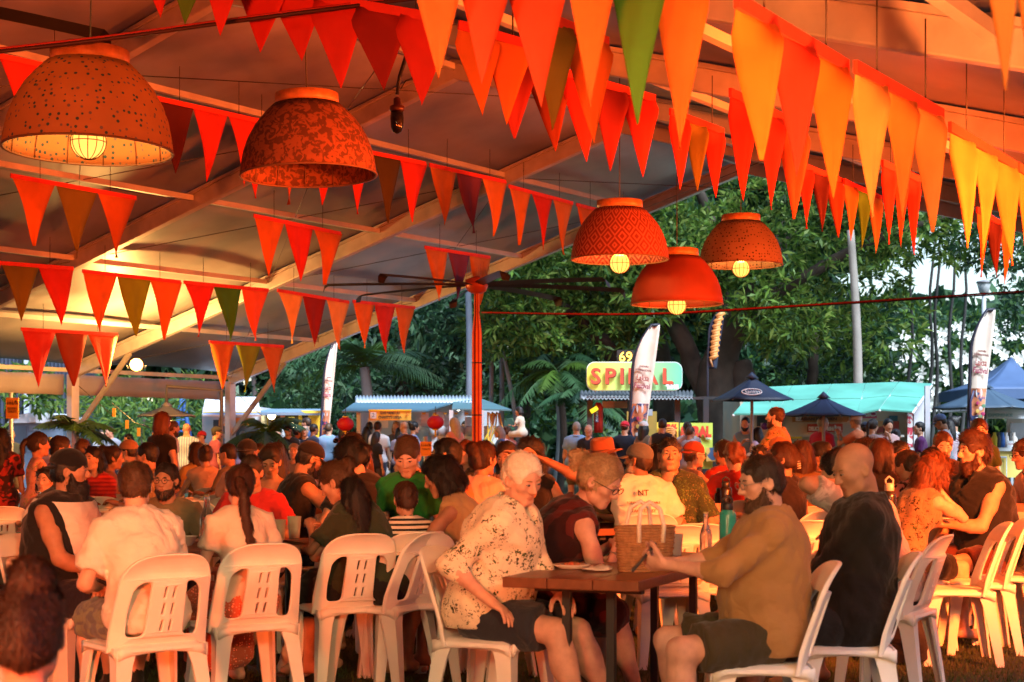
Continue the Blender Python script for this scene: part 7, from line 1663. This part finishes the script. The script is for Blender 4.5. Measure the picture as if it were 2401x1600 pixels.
# ------------------------------------------------------------------ woven basket bag
def basket(p):
    root = empty('basket_bag', p, R(18), label='woven cane basket with two white looped handles on the near table', cat='basket')
    m = mat((.38, .19, .075), .8, .35, 40., .7, 120.); seg = 26
    for k in range(17):          # each course of the weave
        z = .006 + .0118 * k; a, b = .118 + .018 * (k / 16), .062 + .010 * (k / 16); o = MB()
        o.tube([(a * math.cos(2 * math.pi * q / seg) * (1 + .018 * (1 if (q + k) % 2 else -1)), b * math.sin(2 * math.pi * q / seg) * (1 + .03 * (1 if (q + k) % 2 else -1)), z) for q in range(seg + 1)], .0068, 5); o.build('woven_course', m, root)
    o = MB(); o.lathe([(1, 0), (.001, 0)], 24); o.V = [(x * .116, y * .06, .004) for x, y, z in o.V]; o.build('bottom', m, root)
    for s in (-1, 1):
        o = MB(); o.tube([(-.055, s * .068, .13), (-.058, s * .075, .20), (-.045, s * .06, .275), (0, s * .05, .305), (.045, s * .06, .275), (.058, s * .075, .20), (.055, s * .068, .13)], .0105, 7); o.build('handle', mat((.78, .70, .56), .5, .1), root)
basket((xy(1512, 7.12), 7.12, .74))
bowl((xy(1605, 7.3), 7.3, .74), .062, (.66, .55, .36), 'small printed paper bowl beside the basket'); bowl((xy(1462, 7.75), 7.75, .74), .07, (.45, .42, .38), 'bowl behind the basket under the reaching hand')
bottle((xy(1706, 8.0), 8.0, .74), .27, .042, (.03, .34, .28), 'teal steel bottle with a black lid behind the tan polo', loop=True); bottle((xy(1655, 7.9), 7.9, .74), .22, .03, (.8, .8, .78), 'clear glass bottle beside the teal bottle', clear=True, name='glass_bottle')
bottle((xy(717, 13.2), 13.2, .74), .27, .038, (.42, .52, .30), 'pale green steel bottle on the table behind the braid', capc=(.06, .03, .02), loop=True); bottle((xy(485, 8.95), 8.95, .74), .27, .04, (.75, .72, .66), 'tall clear carafe on the table before the round glasses', clear=True, name='glass_bottle')
bottle((xy(280, 8.4), 8.4, .74), .20, .032, (.05, .02, .012), 'dark brown bottle beside the white t-shirt'); cup((xy(655, 9.4), 9.4, .74), .12, .04, (.55, .42, .30), 'cup of pale drink between the braid and the bending woman', drink=(.5, .25, .1)); cup((xy(1676, 11.4), 11.4, .74), .14, .043, (.66, .30, .18), 'paper cup with a red swirl on the far table', drink=(.2, .02, .01))
bottle((xy(1702, 12.0), 12.0, .74), .28, .045, (.02, .015, .015), 'black drink bottle behind the paper cup', loop=True); bottle((xy(1688, 12.4), 12.4, .74), .22, .04, (.025, .018, .018), 'second black bottle behind the paper cup'); bottle((xy(2085, 9.4), 9.4, .74), .33, .04, (.012, .012, .013), 'tall black bottle with a steel cap right of the bald man', capc=(.4, .38, .35), loop=True)
bottle((xy(1076, 13.9), 13.9, .74), .24, .032, (.8, .8, .78), 'clear bottle in front of the camouflage top', clear=True, name='glass_bottle'); bottle((xy(2352, 12.6), 12.6, .74), .24, .045, (.02, .015, .015), 'black bottle at the right edge table', loop=True); bottle((xy(92, 12.1), 12.1, .74), .2, .035, (.75, .72, .7), 'clear bottle at the left edge table', clear=True, name='glass_bottle')
bowl((xy(2210, 10.9), 10.9, .74), .09, (.66, .58, .50), 'white food tray on the table beside the curly red hair'); bowl((xy(2150, 10.7), 10.7, .74), .08, (.60, .52, .45), 'second pale bowl on the right hand table'); bowl((xy(1580, 11.2), 11.2, .74), .08, (.62, .52, .42), 'bowl on the table before the patterned green shirt'); bowl((xy(258, 12.0), 12.0, .74), .08, (.62, .5, .4), 'bowl before the smiling woman in red')
cup((xy(1120, 10.9), 10.9, .74), .12, .04, (.62, .5, .42), 'paper cup behind the short dark bob'); cup((xy(880, 10.6), 10.6, .74), .13, .042, (.60, .45, .35), 'pale cup behind the black hair'); bowl((xy(760, 9.3), 9.3, .74), .075, (.55, .42, .3), 'bowl under the bending woman'); bowl((xy(430, 8.9), 8.9, .74), .08, (.60, .52, .44), 'plate bowl between the white t-shirt and the braid')
def phone(p, rot_, label):
    root = empty('phone', p, label=label, cat='phone'); root.rotation_euler = rot_; MB().box((0, 0, 0), (.072, .009, .150)).build('case', mat((.02, .015, .02), .3, .05), root, bevel=.004); MB().box((0, -.0055, 0), (.064, .002, .138)).build('screen', mat((.05, .05, .06), .1, .05), root)
for (root, J, s) in PEOPLE:
    if 'tan polo and glasses, reading' in root['label']:
        q = wpt(root, (J['wrl'] + J['wrr']) / 2 + np.array([.0, .10, .03])); phone(q, (R(-40), 0, root.rotation_euler[2] + R(180)), 'dark phone in the hands of the tan polo man')
    if 'looking at his phone' in root['label']:
        q = wpt(root, (J['wrl'] + J['wrr']) / 2 + np.array([.0, .09, .05])); phone(q, (R(-30), 0, root.rotation_euler[2] + R(180)), 'dark phone held up by the tattooed man')
    if 'taking a photo' in root['label']:
        q = wpt(root, (J['wrl'] + J['wrr']) / 2 + np.array([.0, .07, .06])); phone(q, (R(0), 0, root.rotation_euler[2] + R(180)), 'phone held up by the man in the white cap')
    if 'holding a tray' in root['label']:
        q = wpt(root, (J['wrl'] + J['wrr']) / 2 + np.array([.0, .10, .02])); r0 = empty('food_tray', q, root.rotation_euler[2], label='cardboard food tray carried by the standing man', cat='tray'); MB().box((0, 0, 0), (.34, .24, .02)).build('base', mat((.45, .25, .12), .7, .15), r0); 
        for sy in (-1, 1): MB().box((0, sy * .12, .02), (.34, .01, .05)).build('rim', mat((.45, .25, .12), .7, .15), r0)
# ------------------------------------------------------------------ bags on the grass
def softbag(name, p, r, m, label, cat, seed, sq=(1, 1, 1)):
    f = Fld((-.35, -.3, -.05), (.35, .3, .45), .016); f.put(ell((0, 0, r[2] * .8), r), .03); f.noise(.022, 16, seed); f.noise(.008, 40, seed + 1); f.cut((0, 0, 0), np.array([0, 0, -1.])); V, F = f.mesh(); return V, F
def bag(name, u, v, r, m, label, cat, seed):
    d = FPX * 1.3 / (v - YH); V, F = softbag(name, None, r, m, label, cat, seed, None); root = empty(name, (xy(u, d), d, 0), R(seed * 40), label=label, cat=cat); link('body', mkmesh('bag', V, F, m, True), root); return root
b = bag('backpack', 2120, 1555, (.20, .13, .16), cloth((.02, .018, .02)), 'black and red backpack lying on the grass behind the bald man', 'backpack', 3)
for k, pth in enumerate(([(-.1, -.14, .02), (-.05, -.22, .10), (.08, -.20, .16), (.14, -.08, .22)], [(.05, -.15, .03), (.2, -.2, .12), (.26, -.06, .16), (.18, .05, .2)])): MB().tube(pth, .016, 6).build('strap', cloth((.55, .03, .02)), b)
V, F = softbag('', None, (.14, .10, .07), None, '', '', 9); link('red_flap', mkmesh('flap', V, F, cloth((.50, .03, .02)), True), b, (.10, -.06, .10))
bag('paper_bag', 2080, 1475, (.15, .10, .09), mat((.52, .42, .34), .8, .1, 20., .5, 30.), 'crumpled pale paper bag under the right hand table', 'bag', 5)
bag('plastic_bag', 700, 1582, (.14, .10, .10), mat((.68, .58, .46), .4, .1, 20., .4, 30.), 'white plastic bag on the grass behind the third chair', 'bag', 7)
bag('shoulder_bag', 1392 - 470, 1500, (.14, .09, .14), cloth((.05, .015, .012)), 'dark red handbag on the grass beneath the tables', 'bag', 2)
bag('pink_jacket', 1690, 1330, (.10, .08, .14), cloth((.40, .05, .06)), 'red jacket heap beyond the phone', 'jacket', 6)

# ------------------------------------------------------------------ clutter on the tables
def napkin(p, label, seed, c=(.66, .60, .52)):
    r = np.random.default_rng(seed); root = empty('paper_napkin', p, r.uniform(0, 6), label=label, cat='napkin'); P = [[Vector((x * .022, y * .022, .004 + abs(r.normal()) * .010)) for x in range(-3, 4)] for y in range(-3, 4)]
    m = MB(); m.sheet(P); m.build('sheet', mat(c, .8, .08, 20., .2, 60.), root, solid=.002)
def plate(p, r, label, food=(.30, .12, .03)):
    root = empty('paper_plate', p, label=label, cat='plate'); MB().lathe([(r * .6, 0), (r * .65, .003), (r, .018), (r * .99, .021), (r * .6, .006), (.001, .006)], 24).build('dish', mat((.62, .56, .48), .6, .06), root)
    for k in range(7): MB().sphere((r * .4 * math.cos(k * 2.4) * (k / 7), r * .4 * math.sin(k * 2.4) * (k / 7), .014 + .004 * (k % 3)), .018, 8, 5, (1, 1, .6)).build('morsel', mat(tuple(q * random.uniform(.6, 1.5) for q in food), .5, .4, 60.), root)
napkin((xy(1400, 7.15), 7.15, .742), 'crumpled napkin on the near table left of the basket', 1); napkin((xy(1560, 7.75), 7.75, .742), 'napkin behind the basket on the near table', 2)
plate((xy(1340, 7.25), 7.25, .742), .085, 'paper plate with scraps at the left end of the near table'); cup((xy(1585, 8.1), 8.1, .74), .11, .036, (.62, .55, .46), 'paper cup behind the printed bowl on the near table', drink=(.3, .15, .05))
plate((xy(2200, 11.6), 11.6, .742), .1, 'paper plate on the table of the curly red haired woman'); napkin((xy(2170, 11.2), 11.2, .742), 'napkin by the pale bowls', 4); cup((xy(2140, 12.2), 12.2, .74), .13, .04, (.60, .52, .45), 'paper cup in front of the covered face')
plate((xy(430, 9.1), 9.1, .742), .1, 'paper plate in front of the round glasses'); cup((xy(520, 8.9), 8.9, .74), .12, .04, (.64, .60, .55), 'clear plastic cup beside the tall carafe', drink=(.35, .2, .05)); napkin((xy(380, 8.7), 8.7, .742), 'napkin beside the white t-shirt', 5)
cup((xy(690, 9.6), 9.6, .74), .13, .042, (.66, .55, .40), 'second cup by the bending woman', drink=(.5, .3, .1)); plate((xy(1090, 11.0), 11.0, .742), .1, 'paper plate behind the dark bob'); cup((xy(1610, 11.6), 11.6, .74), .12, .04, (.6, .5, .4), 'plain cup left of the swirl cup'); plate((xy(250, 12.4), 12.4, .742), .1, 'paper plate under the red cardigan')
